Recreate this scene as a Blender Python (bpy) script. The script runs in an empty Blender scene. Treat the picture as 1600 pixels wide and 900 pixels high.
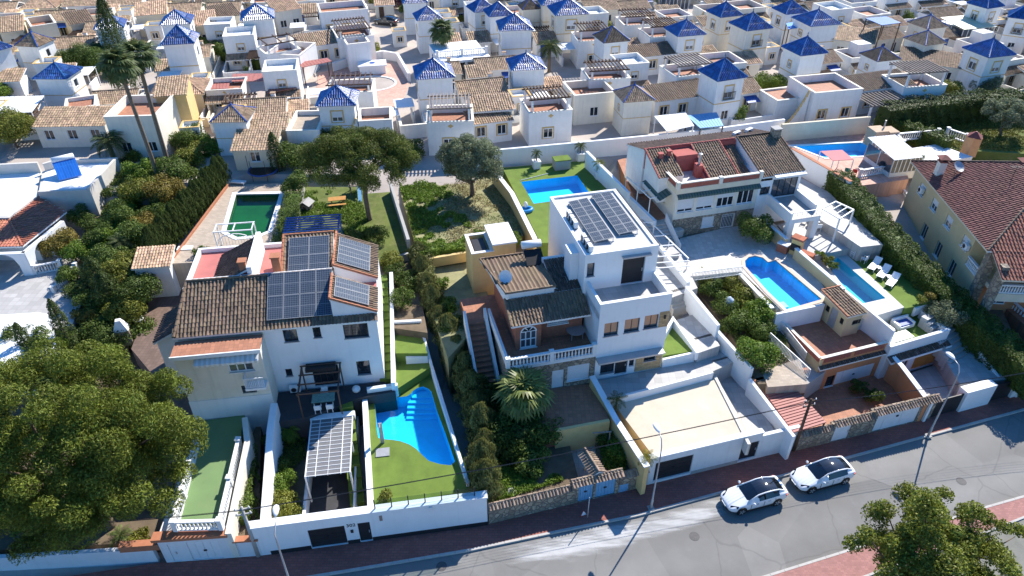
import bpy,bmesh,math,random
import numpy as np
from mathutils import Vector,Matrix,Quaternion
R=math.radians
random.seed(7);RNG=np.random.default_rng(11)
SC=bpy.context.scene
COL=SC.collection
FPX,TILT,CAMH=1110.0,R(36.0),43.0
cam_d=bpy.data.cameras.new('camera');cam=bpy.data.objects.new('camera',cam_d);COL.objects.link(cam)
cam_d.sensor_width=36.0;cam_d.lens=FPX/1600*36;cam_d.clip_start=1.0;cam_d.clip_end=6000
cam.location=(0,0,CAMH);cam.rotation_euler=(R(90)-TILT,0,0);SC.camera=cam
SUN_EL,SUN_AZ=R(41),R(34)
world=bpy.data.worlds.new('World');SC.world=world;world.use_nodes=True
_n=world.node_tree.nodes;_l=world.node_tree.links
_sky=_n.new('ShaderNodeTexSky');_sky.sky_type='NISHITA';_sky.sun_disc=False
_sky.sun_elevation=SUN_EL;_sky.sun_rotation=SUN_AZ;_sky.air_density=1.0;_sky.dust_density=0.4;_sky.ozone_density=8
_n['Background'].inputs['Strength'].default_value=0.135
_hs=_n.new('ShaderNodeHueSaturation');_hs.inputs['Saturation'].default_value=1.2;_l.new(_sky.outputs[0],_hs.inputs['Color']);_l.new(_hs.outputs[0],_n['Background'].inputs['Color'])
sun_d=bpy.data.lights.new('sun','SUN');sun=bpy.data.objects.new('sun',sun_d);COL.objects.link(sun)
sun_d.energy=5.0;sun_d.angle=R(0.5);sun_d.color=(1.0,0.95,0.87)
_sd=Vector((math.sin(SUN_AZ)*math.cos(SUN_EL),math.cos(SUN_AZ)*math.cos(SUN_EL),math.sin(SUN_EL)))
sun.rotation_euler=(-_sd).to_track_quat('-Z','Y').to_euler();sun.location=(60,90,120)
SC.view_settings.view_transform='Standard';SC.view_settings.look='None'
SC.view_settings.exposure=0.7;SC.view_settings.gamma=1.0
SC.cycles.max_bounces=5;SC.cycles.diffuse_bounces=3;SC.cycles.glossy_bounces=2;SC.cycles.transparent_max_bounces=6
SC.cycles.transmission_bounces=2;SC.cycles.caustics_reflective=False;SC.cycles.caustics_refractive=False
_s,_c=math.sin(TILT),math.cos(TILT)
def rayd(px,py):
 u=(px-800)/FPX;v=(py-450)/FPX
 return Vector((u,_c-v*_s,-(_s+v*_c)))
CP=Vector((0,0,CAMH))
def at(px,py,z=0.0):
 d=rayd(px,py);t=(CAMH-z)/-d.z
 return CP+d*t
class Fr:
 """a local frame: x along the front (left to right), y towards the back, z up"""
 def __init__(s,o,rz):s.o=Vector(o);s.rz=rz;s.M=Matrix.Translation(s.o)@Matrix.Rotation(rz,4,'Z');s.I=s.M.inverted()
 def l(s,px,py,z):return s.I@at(px,py,z)
 def w(s,x,y,z=0):return s.M@Vector((x,y,z))
 def fy(s,px,py,y=0.0):
  o=s.I@CP;d=s.I.to_3x3()@rayd(px,py);t=(y-o.y)/d.y;p=o+d*t;return p.x,p.z
 def fx(s,px,py,x=0.0):
  o=s.I@CP;d=s.I.to_3x3()@rayd(px,py);t=(x-o.x)/d.x;p=o+d*t;return p.y,p.z
def front(pl,pr,z):
 a=at(*pl,z);b=at(*pr,z);d=b-a
 f=Fr(a,math.atan2(d.y,d.x));f.W=d.length;return f
def tag(o,label=None,cat=None,group=None,kind=None):
 if label:o['label']=label
 if cat:o['category']=cat
 if group:o['group']=group
 if kind:o['kind']=kind
 return o
def thing(name,label,cat,loc=(0,0,0),rz=0.0,group=None,fr=None):
 o=bpy.data.objects.new(name,None);COL.objects.link(o);o.empty_display_size=.5
 if fr:loc,rz=fr.o,fr.rz
 o.location=loc;o.rotation_euler=(0,0,rz)
 return tag(o,label,cat,group)
def link(name,mesh,parent=None,loc=(0,0,0),rz=0.0,sc=None):
 o=bpy.data.objects.new(name,mesh);COL.objects.link(o)
 if parent:o.parent=parent
 o.location=loc;o.rotation_euler=(0,0,rz)if not hasattr(rz,'__len__')else rz
 if sc is not None:o.scale=sc if hasattr(sc,'__len__')else(sc,sc,sc)
 return o
KIDS={}
def copy_tree(o,parent=None,loc=None,rz=None,sc=None):
 c=o.copy();COL.objects.link(c)
 if parent:c.parent=parent
 if loc is not None:c.location=loc
 if rz is not None:c.rotation_euler=(0,0,rz)
 if sc is not None:c.scale=sc if hasattr(sc,'__len__')else(sc,sc,sc)
 if 'label' in c and parent is None:del c['label']
 for ch in list(o.children):copy_tree(ch,c)
 return c
class MB:
 def __init__(s,*mats):s.v=[];s.f=[];s.mi=[];s.cur=0;s.mats=list(mats)
 def use(s,m):
  if m not in s.mats:s.mats.append(m)
  s.cur=s.mats.index(m);return s
 def face(s,*pts):
  n=len(s.v);s.v.extend([tuple(p)for p in pts]);s.f.append(tuple(range(n,n+len(pts))));s.mi.append(s.cur);return s
 def raw(s,vs,fs):
  n=len(s.v);s.v.extend([tuple(p)for p in vs]);s.f.extend([tuple(n+i for i in f)for f in fs]);s.mi.extend([s.cur]*len(fs));return s
 def hexa(s,b,t):
  return s.raw(list(b)+list(t),[(3,2,1,0),(4,5,6,7),(0,1,5,4),(1,2,6,5),(2,3,7,6),(3,0,4,7)])
 def box(s,x0,x1,y0,y1,z0,z1):
  return s.hexa([(x0,y0,z0),(x1,y0,z0),(x1,y1,z0),(x0,y1,z0)],[(x0,y0,z1),(x1,y0,z1),(x1,y1,z1),(x0,y1,z1)])
 def prism(s,poly,z0,z1,bottom=False):
  n=len(poly);a=sum(poly[i][0]*poly[(i+1)%n][1]-poly[(i+1)%n][0]*poly[i][1]for i in range(n))
  if a<0:poly=list(poly)[::-1]
  zz=lambda z,p:z(p)if callable(z)else z
  vs=[(p[0],p[1],zz(z0,p))for p in poly]+[(p[0],p[1],zz(z1,p))for p in poly]
  fs=[tuple(range(n,2*n))]+[(i,(i+1)%n,n+(i+1)%n,n+i)for i in range(n)]
  if bottom:fs.append(tuple(range(n-1,-1,-1)))
  return s.raw(vs,fs)
 def beam(s,p,q,w,h=None,up=(0,0,1)):
  p=Vector(p);q=Vector(q);h=h or w;d=(q-p).normalized();upv=Vector(up)
  if abs(d.dot(upv))>.98:upv=Vector((0,1,0))
  x=d.cross(upv).normalized()*(w/2);z=x.normalized().cross(d).normalized()*(h/2)
  c=[-x-z,x-z,x+z,-x+z]
  return s.raw([p+k for k in c]+[q+k for k in c],[(0,1,5,4),(1,2,6,5),(2,3,7,6),(3,0,4,7),(3,2,1,0),(4,5,6,7)])
 def tube(s,pts,r,n=6,caps=True):
  pts=[Vector(p)for p in pts];rs=r if hasattr(r,'__len__')else[r]*len(pts);vs=[];ref=Vector((0,0,1))
  for i,p in enumerate(pts):
   d=(pts[min(i+1,len(pts)-1)]-pts[max(i-1,0)]).normalized()
   rf=ref if abs(d.dot(ref))<.95 else Vector((1,0,0))
   x=d.cross(rf).normalized();y=x.cross(d).normalized()
   for k in range(n):a=2*math.pi*k/n;vs.append(p+(x*math.cos(a)+y*math.sin(a))*rs[i])
  fs=[(i*n+k,i*n+(k+1)%n,(i+1)*n+(k+1)%n,(i+1)*n+k)for i in range(len(pts)-1)for k in range(n)]
  if caps:fs+=[tuple(range(n-1,-1,-1)),tuple((len(pts)-1)*n+k for k in range(n))]
  return s.raw(vs,fs)
 def lathe(s,prof,c=(0,0,0),n=8):
  vs=[];c=Vector(c)
  for r,z in prof:
   for k in range(n):a=2*math.pi*k/n;vs.append((c.x+r*math.cos(a),c.y+r*math.sin(a),c.z+z))
  m=len(prof);fs=[(i*n+k,i*n+(k+1)%n,(i+1)*n+(k+1)%n,(i+1)*n+k)for i in range(m-1)for k in range(n)]
  fs+=[tuple(range(n-1,-1,-1)),tuple((m-1)*n+k for k in range(n))]
  return s.raw(vs,fs)
 def mesh(s,name,smooth=False):
  me=bpy.data.meshes.new(name);me.from_pydata(s.v,[],s.f)
  for m in s.mats:me.materials.append(m)
  me.polygons.foreach_set('material_index',s.mi)
  if smooth:me.polygons.foreach_set('use_smooth',[True]*len(s.f))
  me.update();return me
 def build(s,name,parent=None,label=None,cat=None,group=None,kind=None,loc=(0,0,0),rz=0,smooth=False):
  o=link(name,s.mesh(name,smooth),parent,loc,rz);return tag(o,label,cat,group,kind)
MATS={}
def mat(name,col,rough=.8,var=.12,scale=1.5,bump=0.,bscale=None,spec=.3,metal=0.,island=0.,stain=None,stain_amt=.25,kind=None,coat=0.,translucent=0.,streak=0.):
 m=bpy.data.materials.new(name);m.use_nodes=True;nt=m.node_tree;N=nt.nodes;Lk=nt.links;b=N['Principled BSDF']
 b.inputs['Roughness'].default_value=rough;b.inputs['Metallic'].default_value=metal;b.inputs['Specular IOR Level'].default_value=spec
 if coat:b.inputs['Coat Weight'].default_value=coat;b.inputs['Coat Roughness'].default_value=.05
 tc=N.new('ShaderNodeTexCoord');out=None
 def noise(sc,det=4,rgh=.6):
  n=N.new('ShaderNodeTexNoise');n.inputs['Scale'].default_value=sc;n.inputs['Detail'].default_value=det;n.inputs['Roughness'].default_value=rgh
  Lk.new(tc.outputs['Object'],n.inputs['Vector']);return n.outputs['Fac']
 def rampmix(fac,lo,hi,c0,c1):
  r=N.new('ShaderNodeMapRange');r.inputs[1].default_value=lo;r.inputs[2].default_value=hi;Lk.new(fac,r.inputs[0])
  x=N.new('ShaderNodeMix');x.data_type='RGBA';Lk.new(r.outputs[0],x.inputs[0])
  for i,cc in((6,c0),(7,c1)):
   if hasattr(cc,'is_output'):Lk.new(cc,x.inputs[i])
   else:x.inputs[i].default_value=(*cc,1)
  return x.outputs[2]
 c=Vector(col);fac=noise(scale)
 out=rampmix(fac,.3,.7,tuple(c*(1-var)),tuple(min(1,k)for k in c*(1+var)))
 if stain:out=rampmix(noise(.35,6,.7),.5,.72,out,rampmix(noise(3.),.3,.7,tuple(c*(1-stain_amt)+Vector(stain)*stain_amt),tuple(c)))
 if streak:
  mp_=N.new('ShaderNodeMapping');mp_.inputs['Scale'].default_value=(2.2,2.2,.16);Lk.new(tc.outputs['Object'],mp_.inputs[0]);ns=N.new('ShaderNodeTexNoise');ns.inputs['Scale'].default_value=1.3;ns.inputs['Detail'].default_value=5;Lk.new(mp_.outputs[0],ns.inputs['Vector'])
  rs=N.new('ShaderNodeMapRange');rs.inputs[1].default_value=.52;rs.inputs[2].default_value=.75;rs.inputs[3].default_value=1;rs.inputs[4].default_value=1-streak;Lk.new(ns.outputs['Fac'],rs.inputs[0]);hv=N.new('ShaderNodeHueSaturation');Lk.new(out,hv.inputs['Color']);Lk.new(rs.outputs[0],hv.inputs['Value']);out=hv.outputs['Color']
 if island:
  g=N.new('ShaderNodeNewGeometry');h=N.new('ShaderNodeHueSaturation');Lk.new(out,h.inputs['Color'])
  r=N.new('ShaderNodeMapRange');r.inputs[3].default_value=1-island;r.inputs[4].default_value=1+island
  Lk.new(g.outputs['Random Per Island'],r.inputs[0]);Lk.new(r.outputs[0],h.inputs['Value'])
  r2=N.new('ShaderNodeMapRange');r2.inputs[3].default_value=.5-.03*island;r2.inputs[4].default_value=.5+.03*island
  mu=N.new('ShaderNodeMath');mu.operation='MULTIPLY';mu.inputs[1].default_value=7.31;fr=N.new('ShaderNodeMath');fr.operation='FRACT'
  Lk.new(g.outputs['Random Per Island'],mu.inputs[0]);Lk.new(mu.outputs[0],fr.inputs[0]);Lk.new(fr.outputs[0],r2.inputs[0]);Lk.new(r2.outputs[0],h.inputs['Hue'])
  out=h.outputs['Color']
 if kind:out=kind(N,Lk,tc,out,b)
 Lk.new(out,b.inputs['Base Color'])
 if translucent:
  t=N.new('ShaderNodeBsdfTranslucent');Lk.new(out,t.inputs['Color']);mx=N.new('ShaderNodeMixShader');mx.inputs[0].default_value=translucent
  Lk.new(b.outputs[0],mx.inputs[1]);Lk.new(t.outputs[0],mx.inputs[2]);Lk.new(mx.outputs[0],N['Material Output'].inputs['Surface'])
 if bump:
  bp=N.new('ShaderNodeBump');bp.inputs['Strength'].default_value=.6;bp.inputs['Distance'].default_value=bump;Lk.new(noise(bscale or scale*4),bp.inputs['Height']);Lk.new(bp.outputs[0],b.inputs['Normal'])
 MATS[name]=m;return m
def brickk(w,h,mortar,mcol,off=.5,axis='XY',tint=.12,flat=True):
 def f(N,Lk,tc,base,b):
  mp=N.new('ShaderNodeMapping');Lk.new(tc.outputs['Object'],mp.inputs[0])
  if axis=='XZ':mp.inputs['Rotation'].default_value=(R(90),0,0)
  if axis=='YZ':mp.inputs['Rotation'].default_value=(R(90),0,R(90))
  t=N.new('ShaderNodeTexBrick');t.offset=off;t.inputs['Scale'].default_value=1;t.inputs['Brick Width'].default_value=w;t.inputs['Row Height'].default_value=h
  t.inputs['Mortar Size'].default_value=mortar;t.inputs['Mortar'].default_value=(*mcol,1)
  for i,k in((1,1-tint),(2,1+tint)):
   x=N.new('ShaderNodeMix');x.data_type='RGBA';x.blend_type='MULTIPLY';x.inputs[0].default_value=1;Lk.new(base,x.inputs[6]);x.inputs[7].default_value=(k,k,k,1);Lk.new(x.outputs[2],t.inputs[i])
  Lk.new(mp.outputs[0],t.inputs[0]);return t.outputs['Color']
 return f
def vork(scale,edge,dark):
 def f(N,Lk,tc,base,b):
  v=N.new('ShaderNodeTexVoronoi');v.feature='DISTANCE_TO_EDGE';v.inputs['Scale'].default_value=scale;Lk.new(tc.outputs['Object'],v.inputs['Vector'])
  v2=N.new('ShaderNodeTexVoronoi');v2.inputs['Scale'].default_value=scale;Lk.new(tc.outputs['Object'],v2.inputs['Vector'])
  hs=N.new('ShaderNodeHueSaturation');Lk.new(base,hs.inputs['Color']);sp=N.new('ShaderNodeSeparateColor');Lk.new(v2.outputs['Color'],sp.inputs[0])
  r0=N.new('ShaderNodeMapRange');r0.inputs[3].default_value=.65;r0.inputs[4].default_value=1.3;Lk.new(sp.outputs[0],r0.inputs[0]);Lk.new(r0.outputs[0],hs.inputs['Value'])
  r=N.new('ShaderNodeMapRange');r.inputs[1].default_value=edge*.4;r.inputs[2].default_value=edge;Lk.new(v.outputs['Distance'],r.inputs[0])
  x=N.new('ShaderNodeMix');x.data_type='RGBA';Lk.new(r.outputs[0],x.inputs[0]);x.inputs[6].default_value=(*dark,1);Lk.new(hs.outputs[0],x.inputs[7])
  bp=N.new('ShaderNodeBump');bp.inputs['Distance'].default_value=.05;Lk.new(r.outputs[0],bp.inputs['Height']);Lk.new(bp.outputs[0],b.inputs['Normal'])
  return x.outputs[2]
 return f
W=mat('white_render',(.80,.79,.76),.85,.05,1.2,.004,30,stain=(.45,.40,.33),stain_amt=.22,streak=.09)
WB=mat('white_render_fresh',(.82,.82,.81),.8,.03,.8,.003,30,stain=(.55,.52,.48),stain_amt=.18,streak=.05)
CR=mat('cream_render',(.72,.63,.47),.85,.06,1.2,.004,30,stain=(.45,.36,.25),stain_amt=.25)
PALE=mat('pale_cream_render',(.76,.71,.60),.85,.06,1.0,.004,30,stain=(.5,.42,.3),stain_amt=.25,streak=.1)
OC=mat('ochre_render',(.70,.50,.22),.8,.08,1.5,.003,30,stain=(.4,.28,.15))
YEL=mat('yellow_render',(.62,.49,.28),.85,.06,.8,.004,30,stain=(.45,.35,.2),stain_amt=.2)
SALM=mat('salmon_render',(.62,.25,.11),.85,.08,1.0,.004,30,stain=(.3,.15,.09))
BRICKW=mat('brick_wall_red',(.40,.125,.065),.85,.15,4,kind=brickk(.28,.08,.01,(.22,.15,.12),axis='XZ'))
REDR=mat('red_painted_render',(.42,.11,.09),.8,.1,1.0,.004,30,stain=(.25,.1,.08))
TERR=mat('terracotta_floor',(.40,.175,.10),.7,.12,2,kind=brickk(.33,.33,.012,(.24,.14,.1),0))
REDROOF=mat('red_waterproofing',(.50,.165,.14),.75,.12,.9,.004,8,stain=(.35,.13,.11),stain_amt=.5)
STONE=mat('stone_facing',(.36,.30,.22),.9,.15,3,kind=vork(2.6,.09,(.20,.17,.14)))
BUFF=mat('buff_stone_cladding',(.47,.32,.17),.85,.15,3,kind=brickk(.5,.16,.012,(.33,.22,.12),axis='XZ',tint=.2))
CONC=mat('concrete_paving',(.40,.385,.36),.85,.1,1.2,.004,20,stain=(.26,.24,.22),stain_amt=.5)
GTILE=mat('grey_terrace_tiles',(.44,.42,.395),.6,.07,.7,kind=brickk(.6,.6,.012,(.33,.31,.29),0),stain=(.3,.28,.26),stain_amt=.3)
LTILE=mat('light_terrace_tiles',(.56,.53,.48),.6,.06,.7,kind=brickk(.45,.45,.012,(.43,.40,.36),0),stain=(.38,.35,.31),stain_amt=.3)
BEIGE=mat('beige_paving',(.44,.36,.28),.8,.1,.8,.004,20,kind=brickk(.4,.2,.014,(.38,.30,.22),.5),stain=(.33,.26,.19),stain_amt=.4)
SANDP=mat('sand_coloured_screed',(.60,.515,.40),.85,.08,.6,.004,20,stain=(.52,.41,.27),stain_amt=.6)
PINKP=mat('pink_pool_paving',(.58,.35,.27),.8,.08,.8,kind=brickk(.4,.4,.02,(.5,.31,.24),0))
ASPH=mat('asphalt',(.215,.206,.19),.9,.07,.5,.004,25,stain=(.27,.265,.26),stain_amt=.6)
PAVER=mat('red_brick_paving',(.34,.115,.085),.85,.12,2.5,kind=brickk(.4,.2,.02,(.20,.10,.085)),stain=(.2,.1,.09),stain_amt=.5)
KERB=mat('kerb_stone',(.46,.43,.39),.85,.1,1.5,.004,20)
LAWN=mat('artificial_turf',(.135,.20,.035),.95,.16,1.1,.02,40,stain=(.16,.19,.05),stain_amt=.6)
GRASS=mat('weedy_grass',(.12,.15,.035),.95,.35,.5,.04,20,stain=(.30,.24,.12),stain_amt=.8)
SOIL=mat('garden_soil',(.155,.115,.075),.95,.25,1.2,.04,15,stain=(.25,.19,.12),stain_amt=.6)
DRY=mat('dry_sandy_soil',(.29,.27,.14),.95,.25,.9,.05,12,stain=(.15,.18,.05),stain_amt=1.0)
GPAINT=mat('green_painted_floor',(.16,.255,.105),.7,.08,.6,.003,20,stain=(.30,.24,.13),stain_amt=.25)
BTILE=mat('brown_roof_tile',(.20,.135,.088),.75,.18,1.0,island=.27,stain=(.22,.19,.10),stain_amt=.6)
DTILE=mat('dark_brown_roof_tile',(.115,.075,.055),.75,.2,1.0,island=.3)
TTILE=mat('tan_roof_tile',(.355,.245,.155),.75,.2,1.0,island=.33)
CTILE=mat('weathered_coping_tile',(.27,.195,.14),.8,.2,1.0,island=.35)
PTILE=mat('pale_orange_roof_tile',(.50,.33,.21),.75,.18,1.0,island=.35)
RTILE=mat('red_roof_tile',(.44,.155,.09),.7,.14,1.0,island=.2)
MTILE=mat('brick_red_roof_tile',(.27,.105,.07),.7,.14,1.0,island=.22)
WTILE=mat('wine_red_roof_tile',(.22,.075,.055),.6,.14,1.0,island=.22)
BLTILE=mat('glazed_blue_roof_tile',(.026,.095,.30),.30,.2,1.0,island=.4,spec=.8)
BLUEP=mat('blue_paint',(.03,.09,.33),.5,.1,2)
GLASS=mat('window_glass',(.02,.026,.033),.06,.2,.8,spec=.8)
GLASSG=mat('grey_window_glass',(.07,.085,.10),.1,.3,.9,spec=.8)
SHUT=mat('white_shutter',(.74,.74,.73),.6,.04,2,kind=brickk(20,.06,.008,(.55,.55,.55),0,axis='XZ',tint=.01))
WMET=mat('white_metal',(.78,.78,.77),.45,.04,2)
PVC=mat('white_pvc',(.80,.80,.79),.4,.03,2)
GMET=mat('galvanised_metal',(.42,.43,.44),.45,.08,2,metal=.4)
DMET=mat('dark_metal',(.025,.025,.028),.5,.15,2)
ALU=mat('aluminium',(.62,.63,.64),.35,.05,2,metal=.6)
PFR=mat('panel_frame',(.34,.35,.36),.5,.05,2)
BROWNM=mat('brown_metal',(.09,.055,.04),.6,.15,2)
WOODD=mat('dark_weathered_wood',(.10,.062,.042),.85,.25,3)
WOODG=mat('grey_weathered_wood',(.25,.21,.18),.85,.2,3)
WOODO=mat('orange_wood',(.50,.25,.07),.7,.15,3)
RSHEET=mat('rust_red_sheet',(.40,.15,.12),.6,.1,1.2,stain=(.3,.12,.1))
RED=mat('red_plastic',(.5,.04,.03),.5,.1,2)
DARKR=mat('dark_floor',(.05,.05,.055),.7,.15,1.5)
BARK=mat('bark',(.15,.11,.08),.95,.3,3,.02,12)
PBARK=mat('palm_bark',(.20,.15,.105),.95,.25,4,.03,9)
BLACKP=mat('black_plastic',(.015,.015,.016),.5,.1,2)
TURQ=mat('turquoise_paint',(.07,.33,.45),.5,.08,2)
BLUEG=mat('light_blue_painted_metal',(.20,.42,.62),.55,.1,2)
TERRAC=mat('terracotta_pot',(.42,.17,.09),.8,.12,3)
PLASTW=mat('white_plastic',(.80,.80,.78),.4,.03,2)
TEAL=mat('teal_mesh',(.03,.20,.17),.8,.15,2)
def leafm(name,col,isl=.35,var=.25,tr=.3,rough=.6):return mat(name,col,rough,var,.5,island=isl,spec=.25,translucent=tr)
PINE=leafm('pine_needles',(.15,.18,.024),.45)
PINE2=leafm('dark_pine_needles',(.125,.15,.028),.5)
OLIVE=leafm('olive_leaves',(.21,.235,.13),.4)
HEDG=leafm('hedge_leaves',(.085,.125,.022),.5)
CYP=leafm('cypress_foliage',(.075,.105,.026),.45)
SHRUB=leafm('shrub_leaves',(.115,.165,.03),.45)
SHRUBY=leafm('yellow_green_leaves',(.21,.22,.035),.4)
LIME=leafm('bright_green_leaves',(.155,.235,.03),.4)
PALM=leafm('palm_leaves',(.105,.135,.045),.35)
OCHL=leafm('ochre_leaves',(.24,.19,.04),.4)
JUNI=leafm('juniper_foliage',(.19,.20,.065),.5)
GRASSL=leafm('grass_blades',(.12,.17,.035),.45)
DRYL=leafm('dry_grass_blades',(.34,.27,.13),.4)
def schlick(N,Lk):
 lw=N.new('ShaderNodeLayerWeight');p=N.new('ShaderNodeMath');p.operation='POWER';p.inputs[1].default_value=5;Lk.new(lw.outputs['Facing'],p.inputs[0])
 r=N.new('ShaderNodeMapRange');r.inputs[3].default_value=.025;Lk.new(p.outputs[0],r.inputs[0]);return r,lw
def water_mat(name,tint,dens):
 m=bpy.data.materials.new(name);m.use_nodes=True;N=m.node_tree.nodes;Lk=m.node_tree.links;N.remove(N['Principled BSDF'])
 t=N.new('ShaderNodeBsdfTransparent');t.inputs[0].default_value=(*tint,1);g=N.new('ShaderNodeBsdfGlossy');g.inputs['Roughness'].default_value=.03
 fr,LW=schlick(N,Lk);mx=N.new('ShaderNodeMixShader');Lk.new(fr.outputs[0],mx.inputs[0]);Lk.new(t.outputs[0],mx.inputs[1]);Lk.new(g.outputs[0],mx.inputs[2])
 tc=N.new('ShaderNodeTexCoord');n=N.new('ShaderNodeTexNoise');n.inputs['Scale'].default_value=3.5;n.inputs['Detail'].default_value=3;Lk.new(tc.outputs['Object'],n.inputs['Vector'])
 bp=N.new('ShaderNodeBump');bp.inputs['Distance'].default_value=dens;Lk.new(n.outputs['Fac'],bp.inputs['Height']);Lk.new(bp.outputs[0],g.inputs['Normal']);Lk.new(bp.outputs[0],LW.inputs['Normal'])
 Lk.new(mx.outputs[0],N['Material Output'].inputs['Surface']);return m
WATER=water_mat('pool_water',(.55,.95,1.0),.005);WATERG=water_mat('green_pool_water',(.45,.85,.55),.006)
LINER=mat('blue_pool_liner',(.04,.58,.92),.6,.06,1.5,kind=None)
LINERT=mat('tiled_blue_pool_liner',(.06,.56,.90),.6,.10,4,kind=brickk(.3,.3,.03,(.10,.55,.86),0))
LINERD=mat('deep_green_pool_liner',(.03,.115,.05),.7,.2,.5)
LINERQ=mat('turquoise_pool_liner',(.09,.47,.62),.6,.06,1.5)
SOLARM=mat('solar_cells',(.05,.066,.095),.45,.12,1,spec=.05,kind=brickk(.17,.17,.006,(.30,.34,.38),0,tint=.05))
def glassm(name,tint,fac):
 m=bpy.data.materials.new(name);m.use_nodes=True;N=m.node_tree.nodes;Lk=m.node_tree.links;N.remove(N['Principled BSDF'])
 t=N.new('ShaderNodeBsdfTransparent');t.inputs[0].default_value=(*tint,1);g=N.new('ShaderNodeBsdfGlossy');g.inputs['Roughness'].default_value=.05
 fr,LW=schlick(N,Lk);mx=N.new('ShaderNodeMixShader');Lk.new(fr.outputs[0],mx.inputs[0]);Lk.new(t.outputs[0],mx.inputs[1]);Lk.new(g.outputs[0],mx.inputs[2]);Lk.new(mx.outputs[0],N['Material Output'].inputs['Surface']);return m
CLEAR=glassm('clear_glass',(.78,.84,.84),0)
# ================================================================ builders: walls, openings, roofs
class Face:
 """an upright face of a building in its local frame: a runs left to right as seen from outside"""
 def __init__(s,o,u):s.o=Vector((o[0],o[1],0));s.u=Vector((u[0],u[1],0)).normalized();s.n=Vector((s.u.y,-s.u.x,0))
 def p(s,a,z,d=0.0):q=s.o+s.u*a+s.n*d;return(q.x,q.y,z)
def front_face(y=0.0,x0=0.0):return Face((x0,y),(1,0))
def left_face(x=0.0,y1=0.0):return Face((x,y1),(0,-1))
def right_face(x,y0=0.0):return Face((x,y0),(0,1))
def wall(mb,fc,w,z0,z1,ops=(),depth=.2,a_start=0.0):
 A=sorted({a_start,a_start+w}|{o[0]for o in ops}|{o[1]for o in ops});Z=sorted({z0,z1}|{o[2]for o in ops}|{o[3]for o in ops})
 for i in range(len(A)-1):
  for k in range(len(Z)-1):
   ca,cz=(A[i]+A[i+1])/2,(Z[k]+Z[k+1])/2
   if any(o[0]<ca<o[1]and o[2]<cz<o[3]for o in ops):continue
   mb.face(fc.p(A[i],Z[k]),fc.p(A[i+1],Z[k]),fc.p(A[i+1],Z[k+1]),fc.p(A[i],Z[k+1]))
 for a0,a1,b0,b1 in ops:
  d=-depth
  mb.face(fc.p(a0,b0),fc.p(a0,b1),fc.p(a0,b1,d),fc.p(a0,b0,d));mb.face(fc.p(a1,b1),fc.p(a1,b0),fc.p(a1,b0,d),fc.p(a1,b1,d))
  mb.face(fc.p(a0,b1),fc.p(a1,b1),fc.p(a1,b1,d),fc.p(a0,b1,d));mb.face(fc.p(a1,b0),fc.p(a0,b0),fc.p(a0,b0,d),fc.p(a1,b0,d))
  mb.face(fc.p(a0,b0,d),fc.p(a1,b0,d),fc.p(a1,b1,d),fc.p(a0,b1,d))
def fbox(mb,fc,a0,a1,z0,z1,d0,d1):
 return mb.hexa([fc.p(a0,z0,d1),fc.p(a1,z0,d1),fc.p(a1,z0,d0),fc.p(a0,z0,d0)],[fc.p(a0,z1,d1),fc.p(a1,z1,d1),fc.p(a1,z1,d0),fc.p(a0,z1,d0)])
def window(fc,o,parent,frame=PVC,pane=GLASS,cols=2,rows=1,depth=.16,fw=.07,sill=W,shutter=0.0,bars=None,name='window',surround=None,label=None):
 a0,a1,b0,b1=o;m=MB(frame);d0,d1=-depth+.02,-depth+.08
 fbox(m,fc,a0,a0+fw,b0,b1,d0,d1);fbox(m,fc,a1-fw,a1,b0,b1,d0,d1)
 fbox(m,fc,a0+fw,a1-fw,b0,b0+fw,d0,d1);fbox(m,fc,a0+fw,a1-fw,b1-fw,b1,d0,d1)
 cw=(a1-a0-fw)/cols
 for i in range(1,cols):c=a0+fw/2+i*cw;fbox(m,fc,c-fw/2,c+fw/2,b0+fw,b1-fw,d0,d1)
 for k in range(1,rows):z=b0+(b1-b0)*k/rows;fbox(m,fc,a0+fw,a1-fw,z-fw/2,z+fw/2,d0+.002,d1-.004)
 wn=m.build(name,parent,label=label)
 for i in range(cols):
  q=MB(pane);x0=a0+fw+i*cw;x1=x0+cw-fw;fbox(q,fc,x0-.01,x1+.01,b0+fw-.01,b1-fw+.01,d0+.006,d0+.02+.012*(i%2));q.build('pane',wn)
 if sill:q=MB(sill);fbox(q,fc,a0-.06,a1+.06,b0-.06,b0+.004,-depth+.081,.07);q.build('sill',wn)
 if shutter:q=MB(SHUT);fbox(q,fc,a0+.01,a1-.01,b1-(b1-b0)*shutter,b1-.005,d1+.01,d1+.03);q.build('shutter',wn)
 if bars:
  q=MB(bars);n=max(3,int((a1-a0)/.16))
  for i in range(n+1):c=a0+(a1-a0)*i/n;q.beam(fc.p(c,b0+.003,.03),fc.p(c,b1-.003,.03),.025)
  for z in(b0+.15,b1-.15):q.beam(fc.p(a0,z,.06),fc.p(a1,z,.06),.025)
  q.build('window_grille',wn)
 if surround:
  q=MB(surround);t=.16
  fbox(q,fc,a0-t,a0-.002,b0-t,b1+t,0,.05);fbox(q,fc,a1+.002,a1+t,b0-t,b1+t,0,.05);fbox(q,fc,a0,a1,b1+.002,b1+t,0,.047);fbox(q,fc,a0,a1,b0-t,b0-.065,0,.047)
  q.build('window_surround',wn)
 return wn
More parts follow.
